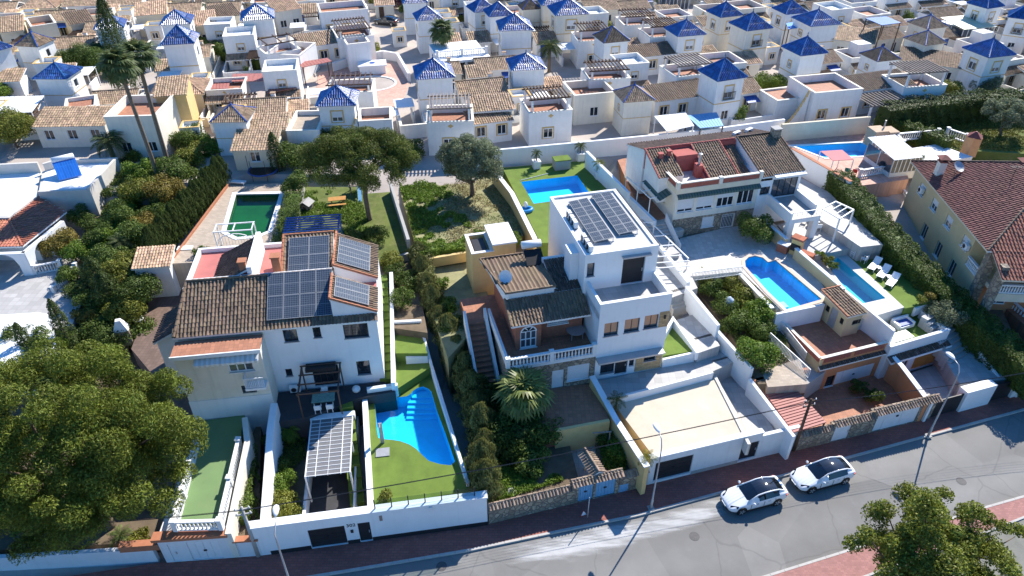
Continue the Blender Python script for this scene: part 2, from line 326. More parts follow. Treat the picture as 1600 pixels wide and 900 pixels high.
def door(fc,o,parent,m=DMET,depth=.14,name='door',panels=1,frame=None,handle=ALU):
 a0,a1,b0,b1=o;q=MB(m);n=panels;cw=(a1-a0)/n
 for i in range(n):fbox(q,fc,a0+i*cw+.012,a0+(i+1)*cw-.012,b0+.01,b1-.012,-depth,-depth+.06)
 dn=q.build(name,parent)
 if handle:h=MB(handle);fbox(h,fc,a1-.16,a1-.10,b0+(b1-b0)*.42,b0+(b1-b0)*.54,-depth+.06,-depth+.11);h.build('handle',dn)
 if frame:f=MB(frame);fbox(f,fc,a0-.08,a0+.01,b0,b1+.08,-.05,.025);fbox(f,fc,a1-.01,a1+.08,b0,b1+.08,-.05,.025);fbox(f,fc,a0+.011,a1-.011,b1-.01,b1+.08,-.05,.022);f.build('door_frame',dn)
 return dn
def garage(fc,o,parent,m=WMET,depth=.12,n=4,vertical=False,name='garage_door'):
 a0,a1,b0,b1=o;q=MB(m)
 for i in range(n):
  if vertical:x0=a0+(a1-a0)*i/n;x1=a0+(a1-a0)*(i+1)/n;fbox(q,fc,x0+.01,x1-.01,b0+.02,b1-.01,-depth,-depth+.05+.01*(i%2))
  else:z0=b0+(b1-b0)*i/n;z1=b0+(b1-b0)*(i+1)/n;fbox(q,fc,a0+.01,a1-.01,z0+.012,z1-.008,-depth,-depth+.05)
 g=q.build(name,parent);h=MB(DMET);fbox(h,fc,(a0+a1)/2-.1,(a0+a1)/2+.1,b0+(b1-b0)*.45,b0+(b1-b0)*.52,-depth+.05,-depth+.1);h.build('handle',g);return g
def tiles_mesh(polys,m,pitch=.25,course=.38,h=.075,seed=1):
 """rows of barrel tiles, each tile its own island; polys: list of [eave_left, eave_right, ridge points...] flat polygons"""
 rg=np.random.default_rng(seed);V=[];
 prof=[(0,0),(.12,.72),(.31,1),(.5,.72),(.62,0),(1.0,-.1)]
 for P in polys:
  P=[Vector(p)for p in P];o=P[0];sx=(P[1]-P[0]).normalized();nn=sx.cross(P[2]-P[0]).normalized()
  if nn.z<0:nn=-nn
  tx=nn.cross(sx).normalized()
  if tx.dot(P[2]-P[0])<0:tx=-tx
  pl=[((p-o).dot(sx),(p-o).dot(tx))for p in P];s0=min(p[0]for p in pl);s1=max(p[0]for p in pl);n=max(1,round((s1-s0)/pitch));pt=(s1-s0)/n
  for i in range(n):
   sc=s0+(i+.4)*pt;ts=[]
   for k in range(len(pl)):
    a,b=pl[k],pl[(k+1)%len(pl)]
    if(a[0]-sc)*(b[0]-sc)<0:ts.append(a[1]+(b[1]-a[1])*(sc-a[0])/(b[0]-a[0]))
   if len(ts)<2:continue
   t0,t1=min(ts),max(ts);t=t0
   while t<t1-.05:
    te=min(t+course+.05,t1);j=rg.normal(0,.008,3);sb=s0+i*pt+j[0]
    for tt,lift in((t-.02 if t==t0 else t,.035),(te,0.0)):
     for a,b in prof:V.append(o+sx*(sb+a*pt)+tx*tt+nn*(.02+b*h+lift+j[1]))
    t+=course
 V=np.array([tuple(v)for v in V],dtype=np.float32).reshape(-1,12,3);nt=len(V)
 base=np.array([[k,k+1,k+7,k+6]for k in range(5)]);F=(base[None]+12*np.arange(nt)[:,None,None]).reshape(-1)
 return np_mesh('roof_tiles',V.reshape(-1,3),F,4,[m])
def np_mesh(name,V,F,k,mats,smooth=False):
 me=bpy.data.meshes.new(name);nf=len(F)//k;me.vertices.add(len(V));me.vertices.foreach_set('co',np.ascontiguousarray(V,dtype=np.float32).ravel())
 me.loops.add(len(F));me.loops.foreach_set('vertex_index',np.ascontiguousarray(F,dtype=np.int32));me.polygons.add(nf)
 me.polygons.foreach_set('loop_start',np.arange(0,nf*k,k,dtype=np.int32));me.update(calc_edges=True)
 for m in mats:me.materials.append(m)
 return me
def tile_roof(polys,m,parent,pitch=.25,course=.38,ridges=(),rm=None,deck=None,seed=1,name='roof',r=.11,th=.14):
 """roof part = deck slab; its tiles and ridge tiles are sub-parts"""
 d=MB(deck or W)
 for P in polys:
  P=[Vector(p)for p in P];nn=(P[1]-P[0]).cross(P[2]-P[0]).normalized()
  if nn.z<0:P=P[::-1];nn=-nn
  n=len(P);lo=[p-Vector((0,0,th))for p in P]
  d.raw(lo+P,[tuple(range(n,2*n)),tuple(range(n-1,-1,-1))]+[(i,(i+1)%n,n+(i+1)%n,n+i)for i in range(n)])
 ro=d.build(name,parent)
 t=link('roof_tiles',tiles_mesh(polys,m,pitch,course,seed=seed),ro);t['kind']='stuff'
 if ridges:
  q=MB(rm or m)
  for a,b in ridges:
   a=Vector(a);b=Vector(b);L=(b-a).length;k=max(1,int(L/.42));u=(b-a)/k
   for i in range(k):q.tube([a+u*i+Vector((0,0,.06)),a+u*(i+1.08)+Vector((0,0,.045))],[r,r*.85],6)
  x=q.build('ridge_tiles',ro);x['kind']='stuff'
 return ro
def run_wall(name,pts,th,m,label,cat='wall',cap=None,group=None,capw=.06,caph=.07,parent=None):
 """free-standing wall along world points (x, y, zbottom, ztop), mitred corners"""
 P=[Vector(p[:2])for p in pts];n=len(P);L=[];Rr=[]
 for i in range(n):
  d1=(P[i]-P[i-1]).normalized()if i else(P[1]-P[0]).normalized();d2=(P[i+1]-P[i]).normalized()if i<n-1 else d1
  b=(d1+d2).normalized();nn=Vector((-b.y,b.x));k=1/max(.4,nn.dot(Vector((-d1.y,d1.x))));L.append((nn,k));
 def strip(mb,hw,z0f,z1f):
  vs=[]
  for i,p in enumerate(pts):
   nn,k=L[i];a=P[i]+nn*hw*k;b=P[i]-nn*hw*k
   vs+=[(a.x,a.y,z0f(p)),(b.x,b.y,z0f(p)),(b.x,b.y,z1f(p)),(a.x,a.y,z1f(p))]
  fs=[]
  for i in range(n-1):
   q=4*i;fs+=[(q,q+4,q+7,q+3)[::-1],(q+1,q+2,q+6,q+5)[::-1],(q+3,q+7,q+6,q+2)[::-1],(q,q+1,q+5,q+4)[::-1]]
  fs+=[(0,1,2,3),(4*n-4,4*n-1,4*n-2,4*n-3)]
  mb.raw(vs,fs)
 if cap:
  root=thing(name,label,cat,(0,0,0),0,group)if parent is None else parent
  b=MB(m);strip(b,th/2,lambda p:p[2],lambda p:p[3]);b.build('wall',root)
  c=MB(cap);strip(c,th/2+capw,lambda p:p[3]+.002,lambda p:p[3]+caph);c.build('coping',root);return root
 b=MB(m);strip(b,th/2,lambda p:p[2],lambda p:p[3]);return b.build(name,parent,label=label if parent is None else None,cat=cat if parent is None else None,group=group)
def px_wall(name,pts,th,m,label,**k):
 q=[]
 for px,py,zt,dz in pts:a=at(px,py,zt);q.append((a.x,a.y,zt-dz,zt))
 return run_wall(name,q,th,m,label,**k)
def slab(name,poly,z,m,holes=(),depth=1.0,label=None,zf=None):
 """a piece of ground: world-plan polygon, level top at z (or zf(x, y)), sides going down; holes are plan polygons"""
 bm=bmesh.new();zz=zf or(lambda x,y:z);loops=[]
 for pl in[poly]+list(holes):
  vs=[bm.verts.new((p[0],p[1],zz(p[0],p[1])))for p in pl];es=[bm.edges.new((vs[i],vs[(i+1)%len(vs)]))for i in range(len(vs))];loops.append((vs,es))
 r=bmesh.ops.triangle_fill(bm,edges=[e for l in loops for e in l[1]],use_beauty=True)
 for f in bm.faces:
  f.normal_update()
  if f.normal.z<0:f.normal_flip()
 vs=loops[0][0];lo=[bm.verts.new((v.co.x,v.co.y,v.co.z-depth))for v in vs];n=len(vs)
 for i in range(n):bm.faces.new((lo[i],lo[(i+1)%n],vs[(i+1)%n],vs[i]))
 bmesh.ops.recalc_face_normals(bm,faces=bm.faces[:])
 me=bpy.data.meshes.new(name);bm.to_mesh(me);bm.free();me.materials.append(m);o=link(name,me);o['kind']='structure'
 if label:o['label']=label
 return o
def pxpoly(pts,z):return[tuple(at(x,y,z)[:2])for x,y in pts]
def pool(name,poly,z,liner,water,label,depth=1.5,wl=.12,cop=None,copw=.3,steps=None,group=None,inset_steps=None):
 """basin + water + coping; poly is the world-plan outline of the water (counter-clockwise or not)"""
 n=len(poly);a=sum(poly[i][0]*poly[(i+1)%n][1]-poly[(i+1)%n][0]*poly[i][1]for i in range(n))
 if a<0:poly=poly[::-1]
 t=thing(name,label,'swimming pool',(0,0,0),0,group);b=MB(liner)
 b.raw([(p[0],p[1],z-.004)for p in poly]+[(p[0],p[1],z-depth)for p in poly],[(i,n+i,n+(i+1)%n,(i+1)%n)for i in range(n)]+[tuple(range(n,2*n))]);b.build('basin',t)
 w=MB(water);w.face(*[(p[0],p[1],z-wl)for p in poly]);w.build('water',t)
 if cop:
  q=MB(cop);out=offset(poly,copw)
  k=max(1,1)
  for i in range(n):
   j=(i+1)%n;p,p2,o1,o2=poly[i],poly[j],out[i],out[j]
   q.hexa([(o1[0],o1[1],z-.1),(o2[0],o2[1],z-.1),(p2[0],p2[1],z-.1),(p[0],p[1],z-.1)],[(o1[0],o1[1],z+.05),(o2[0],o2[1],z+.05),(p2[0],p2[1],z+.05),(p[0],p[1],z+.05)])
  q.build('coping',t)
 return t
def offset(poly,d):
 n=len(poly);r=[]
 a=sum(poly[i][0]*poly[(i+1)%n][1]-poly[(i+1)%n][0]*poly[i][1]for i in range(n));sg=1 if a>0 else-1
 for i in range(n):
  p0,p1,p2=Vector(poly[i-1][:2]),Vector(poly[i][:2]),Vector(poly[(i+1)%n][:2]);d1=(p1-p0).normalized();d2=(p2-p1).normalized()
  n1=Vector((d1.y,-d1.x))*sg;n2=Vector((d2.y,-d2.x))*sg;b=(n1+n2).normalized();r.append(tuple(p1+b*d/max(.45,b.dot(n1))))
 return r
def smooth_loop(pts,k=6):
 n=len(pts);out=[]
 for i in range(n):
  p0,p1,p2,p3=[Vector(pts[(i+j)%n][:2])for j in(-1,0,1,2)]
  for s in range(k):t=s/k;out.append(tuple(.5*((2*p1)+(p2-p0)*t+(2*p0-5*p1+4*p2-p3)*t*t+(3*p1-p0-3*p2+p3)*t**3)))
 return out
BAL=[(.05,0),(.075,.04),(.05,.1),(.085,.28),(.05,.5),(.04,.62),(.07,.7),(.055,.74)]
def balustrade(pts,label,m=WMET,group=None,h=.95,step=.24,post_every=3.0,name='balustrade',parent=None,capm=None,posts=True,n=6,cat='balustrade'):
 """world points (x, y, z foot): rail, plinth, posts and one mesh of turned balusters"""
 t=thing(name,label,cat,(0,0,0),0,group)if parent is None else parent
 rail=MB(capm or m);pl=MB(m);bal=MB(m);s=(h-.22)/.74;P=[]
 for i in range(len(pts)-1):
  a,b=Vector(pts[i]),Vector(pts[i+1]);L=(b-a).length;u=(b-a)/L;up=Vector((0,0,1))
  rail.beam(a+up*(h-.06)-u*.02,b+up*(h-.06)+u*.02,.24,.12);pl.beam(a+up*.04,b+up*.04,.2,.12)
  k=max(1,round(L/step));np_=max(1,round(L/post_every))
  for j in range(np_+1):P.append(a+u*(L*j/np_))
  for j in range(k):p=a+u*(L*(j+.5)/k);bal.lathe([(r,.1+z*s)for r,z in BAL],p,n)
 rail.build('handrail',t);pl.build('plinth',t);x=bal.build('balusters',t,smooth=True);x['kind']='stuff'
 if posts:
  pm=MB(m);pm.box(-.15,.15,-.15,.15,-.02,h+.06);pm.box(-.19,.19,-.19,.19,h+.062,h+.14);me=pm.mesh('post');seen=[]
  for p in P:
   if all((p-q).length>.3 for q in seen):link('post',me,t,p);seen.append(p)
 return t
def railing(parent,pts,h=1.0,m=WMET,step=.13,r=.02,name='railing'):
 q=MB(m)
 for i in range(len(pts)-1):
  a,b=Vector(pts[i]),Vector(pts[i+1]);L=(b-a).length;up=Vector((0,0,1));q.beam(a+up*h,b+up*h,.06);q.beam(a+up*.12,b+up*.12,.04)
  k=max(1,round(L/step))
  for j in range(k+1):p=a+(b-a)*(j/k);q.beam(p+up*.121,p+up*(h-.03),r*2 if j%8 else.05)
 return q.build(name,parent)
def stairs(t,fr,x0,x1,y0,z0,y1,z1,n,m,nm='step',base=0.6):
 """straight flight in the local frame from (y0, z0) to (y1, z1): every step an object sharing one mesh"""
 dy=(y1-y0)/n;dz=(z1-z0)/n;w=x1-x0;q=MB(m);q.box(0,w,0,abs(dy)+.03,-abs(dz)-base,0);q.box(-.005,w+.005,-.03,.28,-.05,.006)if abs(dy)>.3 else None
 me=q.mesh('step')
 for i in range(n):
  if dy>0:link(nm,me,t,(x0,y0+i*dy,z0+(i+1)*dz))
  else:link(nm,me,t,(x1,y0+i*dy,z0+(i+1)*dz),math.pi)
def pergola(t,x0,x1,y0,y1,z,zb,m,n,along='x',w=.09,h=.14,posts=True,pm=None,over=.25,pw=.12,nm='beam',slat=None):
 """n slats across two bearers; along = direction the slats run"""
 b=MB(m)
 if along=='x':
  b.box(0,x1-x0+2*over,-w/2,w/2,0,h);me=b.mesh(nm)
  for i in range(n):link(nm,me,t,(x0-over,y0+(y1-y0)*i/(n-1),z))
  for k,x in enumerate((x0+.1,x1-.1)):q=MB(m);q.box(x-.06,x+.06,y0-over,y1+over,z-.16,z-.002);q.build('bearer',t)
 else:
  b.box(-w/2,w/2,0,y1-y0+2*over,0,h);me=b.mesh(nm)
  for i in range(n):link(nm,me,t,(x0+(x1-x0)*i/(n-1),y0-over,z))
  for k,y in enumerate((y0+.1,y1-.1)):q=MB(m);q.box(x0-over,x1+over,y-.06,y+.06,z-.16,z-.002);q.build('bearer',t)
 if posts:
  q=MB(pm or m);q.box(-pw/2,pw/2,-pw/2,pw/2,zb,z-.162);me=q.mesh('post')
  for x in(x0+.1,x1-.1):
   for y in(y0+.1,y1-.1):link('post',me,t,(x,y,0))
def solar_panels(t,o,ux,uy,nx,ny,pw,ph,gap=.03,name='panel'):
 """grid of framed panels in the plane o + ux*a + uy*b; each panel an object (cells a sub-part)"""
 o,ux,uy=Vector(o),Vector(ux).normalized(),Vector(uy).normalized();nz=ux.cross(uy).normalized()
 M3=Matrix((ux,uy,nz)).transposed()
 f=MB(PFR);e=.035;f.box(0,pw,0,e,-.02,.03);f.box(0,pw,ph-e,ph,-.02,.03);f.box(0,e,e,ph-e,-.02,.03);f.box(pw-e,pw,e,ph-e,-.02,.03);f.box(e,pw-e,ph/2-.012,ph/2+.012,.012,.022);fm=f.mesh('panel')
 c=MB(SOLARM);c.box(e,pw-e,e,ph-e,-.015,.015);cm=c.mesh('cells');r=M3.to_euler()
 for i in range(nx):
  for k in range(ny):p=link(name,fm,t,o+ux*(i*(pw+gap))+uy*(k*(ph+gap)),tuple(r));link('cells',cm,p)
def aircon(name,label,loc,rz,group='air conditioning units',sc=1.0):
 t=thing(name,label,'air conditioner',loc,rz,group);b=MB(PLASTW);b.box(-.4*sc,.4*sc,-.15*sc,.15*sc,.06,.62*sc);b.build('casing',t)
 g=MB(BLACKP);g.tube([(-.1*sc,-.151*sc,.33*sc),(-.1*sc,-.17*sc,.33*sc)],.22*sc,12);g.build('fan_grille',t)
 f=MB(DMET);f.box(-.35*sc,-.28*sc,-.18*sc,.18*sc,0,.059);f.box(.28*sc,.35*sc,-.18*sc,.18*sc,0,.059);f.build('feet',t);return t
def dish(name,label,loc,rz,r=.45,m=WMET,el=35):
 t=thing(name,label,'satellite dish',loc,rz);q=MB(m);a=R(el);c=Vector((0,0,.9));ax=Vector((0,-math.cos(a),math.sin(a)));u=Vector((1,0,0));v=ax.cross(u);vs=[];n=14
 for k,rr in enumerate((0.02,r*.6,r)):
  for i in range(n):an=2*math.pi*i/n;vs.append(c+(u*math.cos(an)+v*math.sin(an))*rr+ax*(rr/r)**2*r*.28)
 q.raw(vs,[(i,(i+1)%n,n+(i+1)%n,n+i)for i in range(n)]+[(n+i,n+(i+1)%n,2*n+(i+1)%n,2*n+i)for i in range(n)]+[tuple(range(n))]);q.build('reflector',t)
 p=MB(GMET);p.tube([(0,.06,0),(0,.06,.9)],.03);p.tube([c,c+ax*r*.9+Vector((0,0,-.1))],.012,4);p.build('mast',t);return t
def chair(name,label,loc,rz,group=None,m=PLASTW):
 t=thing(name,label,'chair',loc,rz,group);s=MB(m);s.box(-.24,.24,-.24,.24,.40,.44);s.build('seat',t);b=MB(m);b.box(-.24,.24,.2,.25,.441,.85);b.build('backrest',t)
 l=MB(m);l.box(-.02,.02,-.02,.02,0,.399);me=l.mesh('leg')
 for x in(-.2,.2):
  for y in(-.2,.2):link('leg',me,t,(x,y,0))
 for x in(-.25,.25):a=MB(m);a.box(x-.02,x+.02,-.22,.2,.62,.66);a.box(x-.02,x+.02,-.22,-.18,.4401,.6199);a.build('armrest',t)
 return t
def table(name,label,loc,rz,w=1.4,d=.8,h=.74,m=PLASTW,round_=False,group=None):
 t=thing(name,label,'table',loc,rz,group);p=MB(m)
 if round_:p.lathe([(w/2,h-.05),(w/2,h)],(0,0,0),20)
 else:p.box(-w/2,w/2,-d/2,d/2,h-.05,h)
 p.build('table_top',t);l=MB(m);l.box(-.03,.03,-.03,.03,0,h-.051);me=l.mesh('leg');k=.3 if round_ else.42
 for x in(-w*k,w*k):
  for y in(-(w if round_ else d)*k,(w if round_ else d)*k):link('leg',me,t,(x,y,0))
 return t
# ================================================================ builders: foliage
def leaf_mesh(name,C,Nn,S,m,aspect=.55,jit=.7,seed=0):
 rg=np.random.default_rng(seed);C=np.asarray(C,dtype=np.float64);n=len(C);N=np.asarray(Nn,dtype=np.float64)+rg.normal(0,jit,(n,3));N/=np.linalg.norm(N,axis=1)[:,None]+1e-9
 A=rg.normal(0,1,(n,3));T=np.cross(N,A);T/=np.linalg.norm(T,axis=1)[:,None]+1e-9;B=np.cross(N,T);S=(np.asarray(S)*np.ones(n)*rg.uniform(.65,1.35,n))[:,None]
 a=T*S*.5;b=B*S*.5*aspect
 V=np.stack([C-a,C+b*1.0-a*.1,C+a,C-b*1.0-a*.1],1).reshape(-1,3)
 return np_mesh(name,V,np.arange(4*n),4,[m])
def ell_pts(c,r,n,rg,lo=-.35,depth=.4):
 """points through the outer shell of an ellipsoid, with outward directions"""
 d=rg.normal(0,1,(n,3));d/=np.linalg.norm(d,axis=1)[:,None];d[:,2]=np.where(d[:,2]<lo,-d[:,2]*.6,d[:,2])
 k=1-depth*rg.random(n)**1.6;r=np.asarray(r)*np.ones(3);return np.asarray(c)+d*r*k[:,None],d
def clumps(cl,per_m2,rg,lo=-.35,depth=.45):
 C,N=[],[]
 for c,r in cl:
  r=np.asarray(r)*np.ones(3);n=int(per_m2*4*math.pi*(np.prod(r)**(2/3)));p,d=ell_pts(c,r,max(8,n),rg,lo,depth);C.append(p);N.append(d)
 return np.concatenate(C),np.concatenate(N)
def tree(name,label,loc,cl,m,dens=40,size=.25,trunk=None,group=None,cat='tree',limbs=6,tr=.2,bark=BARK,seed=1,aspect=.55,jit=.7,lo=-.35,base=None,depth=.45):
 """cl: crown clumps ((x, y, z), radius) relative to loc; trunk rises to `trunk` metres and forks to the clumps"""
 rg=np.random.default_rng(seed);t=thing(name,label,cat,loc,0,group);C,N=clumps(cl,dens,rg,lo,depth);link('crown',leaf_mesh('crown',C,N,size,m,aspect,jit,seed),t)
 if trunk:
  q=MB(bark);top=Vector((0,0,trunk))+Vector((rg.normal(0,.15),rg.normal(0,.15),0));q.tube([(0,0,-.3),(0.02,0,.3),(rg.normal(0,.1),rg.normal(0,.1),trunk*.5),top],[tr*1.5,tr*1.1,tr,tr*.8],8)
  idx=rg.permutation(len(cl))[:limbs]
  for i in idx:e=Vector(cl[i][0]);mid=top.lerp(e,.5)+Vector((rg.normal(0,.2),rg.normal(0,.2),-.2*(e-top).length*.3));q.tube([top-Vector((0,0,.15)),mid,top.lerp(e,.92)],[tr*.6,tr*.4,tr*.12],6)
  q.build('trunk',t,smooth=True)
 return t
def blob(name,label,loc,r,m,dens=55,size=.16,group=None,cat='shrub',seed=1,k=7,stem=True):
 """a shrub of several uneven clumps"""
 rg=np.random.default_rng(seed);r=np.asarray(r)*np.ones(3);cl=[((0,0,r[2]*.75),r*.62)]
 for i in range(k):a=2*math.pi*i/k+rg.normal(0,.3);cl.append(((math.cos(a)*r[0]*.6,math.sin(a)*r[1]*.6,r[2]*rg.uniform(.4,1.15)),r*rg.uniform(.36,.55)))
 return tree(name,label,loc,cl,m,dens,size,trunk=max(.25,r[2]*.5)if stem else None,group=group,cat=cat,tr=.05+.03*r[2],seed=seed,limbs=4,lo=-.6)
def hedge(name,label,pts,w,h,m,dens=70,size=.16,seed=1,cat='hedge',group=None,rough=.18,lo=0):
 """clipped or loose hedge along world points (x, y, z foot): leaves over an inner core"""
 rg=np.random.default_rng(seed);t=thing(name,label,cat,pts[0],0,group);C,N=[],[];o=Vector(pts[0]);core=MB(BARK)
 for i in range(len(pts)-1):
  a,b=Vector(pts[i])-o,Vector(pts[i+1])-o;L=(b-a).length;u=(b-a)/L;s=Vector((-u.y,u.x,0)).normalized();n=int(dens*L*(w+2*h))
  x=rg.random(n)*L;per=rg.random(n)*(w+2*h);ph=math.sin
  bump=rough*(np.sin(x*1.7+i)*.5+np.sin(x*4.1+per*2.3)*.6+np.sin(per*3.7+x*.9)*.5);inset=-.25*rg.random(n)**2+bump*.6
  sd=np.where(per<h,-1,np.where(per>h+w,1,0));lat=np.where(sd==0,per-h-w/2,sd*(w/2+inset));z=np.where(per<h,per,np.where(per>h+w,2*h+w-per,h+inset))
  A=np.array(a)[None]+np.array(u)[None]*x[:,None]+np.array(s)[None]*lat[:,None];A[:,2]+=z
  Nn=np.array(s)[None]*sd[:,None]*.9+np.array([[0,0,1]])*np.where(sd==0,1,.35)[:,None];C.append(A);N.append(Nn)
  core.beam(a+Vector((0,0,(h-.35)/2)),b+Vector((0,0,(h-.35)/2)),max(.1,w-.5),max(.1,h-.35))
 link('foliage',leaf_mesh('foliage',np.concatenate(C),np.concatenate(N),size,m,.55,.6,seed),t);core.mats[0]=m;core.build('inner_branches',t);return t
def cypress_mesh(h,r,m,n,size,seed=1):
 rg=np.random.default_rng(seed);z=rg.random(n)**.85;a=rg.random(n)*2*math.pi;prof=np.interp(z,[0,.06,.3,.7,.92,1],[.55,.85,1,.75,.35,.05]);rr=r*prof*(1-.3*rg.random(n)**2)*(1+.16*np.sin(a*5+z*9+seed)+.14*np.sin(a*3-z*17+2*seed))
 C=np.stack([np.cos(a)*rr,np.sin(a)*rr,z*h],1);N=np.stack([np.cos(a),np.sin(a),.5+0*a],1);return leaf_mesh('foliage',C,N,size,m,.4,.5,seed)
def stem_mesh(h,r,m=BARK):q=MB(m);q.tube([(0,0,-.2),(0,0,h*.5),(0,0,h*.9)],[r,r*.7,r*.2],6);return q.mesh('trunk')
def frond_mesh(kind,L,m,seed=0):
 rg=random.Random(seed);q=MB(m)
 if kind=='feather':
  n=16;pts=[]
  for i in range(n+1):s=i/n;pts.append(Vector((L*(s-.18*s*s),0,L*(.55*s-.75*s*s))))
  q.tube(pts[::4],[.03,.025,.02,.015,.008],4)
  for i in range(2,n+1):
   s=i/n;ll=L*.30*(math.sin(math.pi*min(1,s*.9+.12))**.6);d=(pts[i]-pts[i-1]).normalized()
   for sd in(-1,1):
    e=pts[i]+(Vector((0,sd,0))*.8+d*.65+Vector((0,0,-.28-rg.random()*.25))).normalized()*ll;mid=pts[i].lerp(e,.45)+Vector((0,0,.04));wv=d*.045*L/2.5
    q.face(pts[i],mid-wv,e,mid+wv)
 else:
  st=L*.45;dr=Vector((math.cos(.3),0,math.sin(.3)));q.tube([(0,0,0),dr*st*.6+Vector((0,0,.03)),dr*st],.02,4);c=dr*st;n=15
  for i in range(n):
   a=R(-105+210*i/(n-1));ll=L*.58*(1-.25*abs(math.sin(a)))*(.9+.2*rg.random());d=Vector((math.cos(a)*.95,math.sin(a),-.05-.1*abs(math.sin(a)))).normalized();sdv=Vector((-d.y,d.x,0))*ll*.10
   mid=c+d*ll*.55+Vector((0,0,.06));e=c+d*ll+Vector((0,0,-.28*ll));q.face(c,mid-sdv,mid+sdv);q.face(mid-sdv,e,mid+sdv)
 return q.mesh('frond')
FRONDS={}
def palm(name,label,loc,h,L,kind='feather',n=34,m=PALM,r=.2,lean=(0,0),group=None,skirt=0,seed=1,cat='palm tree'):
 rg=random.Random(seed);t=thing(name,label,cat,loc,0,group);q=MB(PBARK);k=8;pts=[(lean[0]*(i/k)**1.5,lean[1]*(i/k)**1.5,-.2+(h+.2)*i/k)for i in range(k+1)]
 q.tube(pts,[r*(1.35 if i==0 else 1.0-.25*i/k+(.12 if i==k else 0))for i in range(k+1)],9);q.build('trunk',t,smooth=True);top=Vector(pts[-1])
 for v in range(3):
  if(kind,L,v,m.name)not in FRONDS:FRONDS[(kind,L,v,m.name)]=frond_mesh(kind,L,m,v)
 for i in range(n):
  az=i*2.39996+rg.uniform(-.2,.2);f=i/(n-1);el=R(78-100*f**1.15)if kind=='feather' else R(85-140*f);s=rg.uniform(.8,1.08)*(.75+.25*min(1,f*2.5))
  link('frond',FRONDS[(kind,L,i%3,m.name)],t,top,(Matrix.Rotation(az,3,'Z')@Matrix.Rotation(-el+(R(25)if kind=='feather' else 0),3,'Y')).to_euler()[:],s)
 if skirt:
  C=[];N=[]
  for i in range(skirt*60):a=rg.random()*6.28;z=rg.random();rr=r*1.1+.35*z*rg.random();C.append((top.x+math.cos(a)*rr,top.y+math.sin(a)*rr,top.z-1.6+1.5*z));N.append((math.cos(a),math.sin(a),-.2))
  link('dead_frond_skirt',leaf_mesh('skirt',C,N,.5,OCHL,.3,.4,seed),t)
 return t
def scatter(name,poly,zf,n,m,size,seed,kind='stuff',hgt=.25,patch=None,thr=0.,jit=.6,clumpy=.12):
 """ground plants spread over a plan polygon: tufts of upright leaves"""
 rg=np.random.default_rng(seed);P=np.array([p[:2]for p in poly]);lo,hi=P.min(0),P.max(0);X=rg.uniform(lo,hi,(n*3,2));ins=np.zeros(len(X),bool);j=len(P)-1
 for i in range(len(P)):
  c=((P[i,1]>X[:,1])!=(P[j,1]>X[:,1]))&(X[:,0]<(P[j,0]-P[i,0])*(X[:,1]-P[i,1])/(P[j,1]-P[i,1]+1e-12)+P[i,0]);ins^=c;j=i
 w=np.sin(X[:,0]*.9+seed)+np.sin(X[:,1]*1.1+2*seed)+np.sin((X[:,0]+X[:,1])*2.1)*.6+np.sin(X[:,0]*3.3-X[:,1]*2.7)*.5
 X=X[ins&(w>thr)][:n];z=np.array([zf(x,y)for x,y in X])+rg.random(len(X))*hgt
 o=link(name,leaf_mesh(name,np.column_stack([X,z]),np.tile([0,-.3,.45],(len(X),1)),size,m,.35,jit,seed));o['kind']=kind;return o
# ================================================================ the setting: ground, street, plots
FW=[(-200,-10),(-80,17.5),(-40,24.5),(-17.4,28.5),(-1.7,30.9),(9.9,34.1),(22,37.5),(34.2,40.9),(44,44.2),(90,60),(300,140)]
def yf(x):return float(np.interp(x,[p[0]for p in FW],[p[1]for p in FW]))
DIPS=[(at(650,670,2.5),9,.4),(at(1225,445,5.2),8,2.8),(at(1340,440,4.6),8,2.4),(at(868,290,6.6),8,4.5),(at(398,335,6),8,3.5),(at(1330,635,.4),11,-.2),(at(1490,600,.4),10,-.2),(at(900,715,.9),7,.2),(at(520,740,.2),7,-.2),(at(1150,640,2),7,.6),(at(1300,235,6.4),8,4)]
def zg(x,y):
 z=float(np.interp(y-yf(x),[-.4,.6,3,10,25,38,42,600],[-.3,-.25,.6,2.6,4.5,5.7,6.45,6.45]))
 for c,r,zm in DIPS:
  d=math.hypot(x-c.x,y-c.y)
  if d<r:z=min(z,zm)
 if x<-16:z=min(z,float(np.interp(y-yf(x),[0,25,31,43,44],[.8,.8,3.4,3.4,9])))
 return z
def ground():
 xs=[-2500,-800,-300]+list(range(-120,-60,5))+list(range(-60,70,2))+list(range(70,161,5))+[300,800,2500];ys=[-1500,-300,-60]+list(range(0,24,4))+list(range(24,90,2))+list(range(90,141,5))+[170,220,300,500,1200,3000]
 b=MB(mat('estate_pavement',(.44,.38,.33),.9,.12,.3,.005,10,stain=(.27,.22,.18),stain_amt=.6));vs=[(x,y,zg(x,y))for y in ys for x in xs];n=len(xs)
 b.raw(vs,[(j*n+i,j*n+i+1,(j+1)*n+i+1,(j+1)*n+i)for j in range(len(ys)-1)for i in range(n-1)]);b.build('ground',kind='structure')
ground()
KB=[(-150,0),(-60,17.3),(-30,23.5),(-11.1,27.0),(-2.8,28.6),(3,30.0),(9,31.4),(15.5,33.4),(26.1,36.7),(42,41.6),(70,50.7),(200,95)]
NKp=[tuple(at(x,y,0)[:2])for x,y in((1180,905),(1330,858),(1450,822),(1530,795),(1600,775))]
NK=[(-150,-20),(-40,8.5),(-10,16.5),(5,21.5)]+NKp+[(60,34.2),(200,78)]
def between(n,name,A,B,z,m,label=None,depth=.3):return slab(name,A+B[::-1],z,m,depth=depth,label=label)
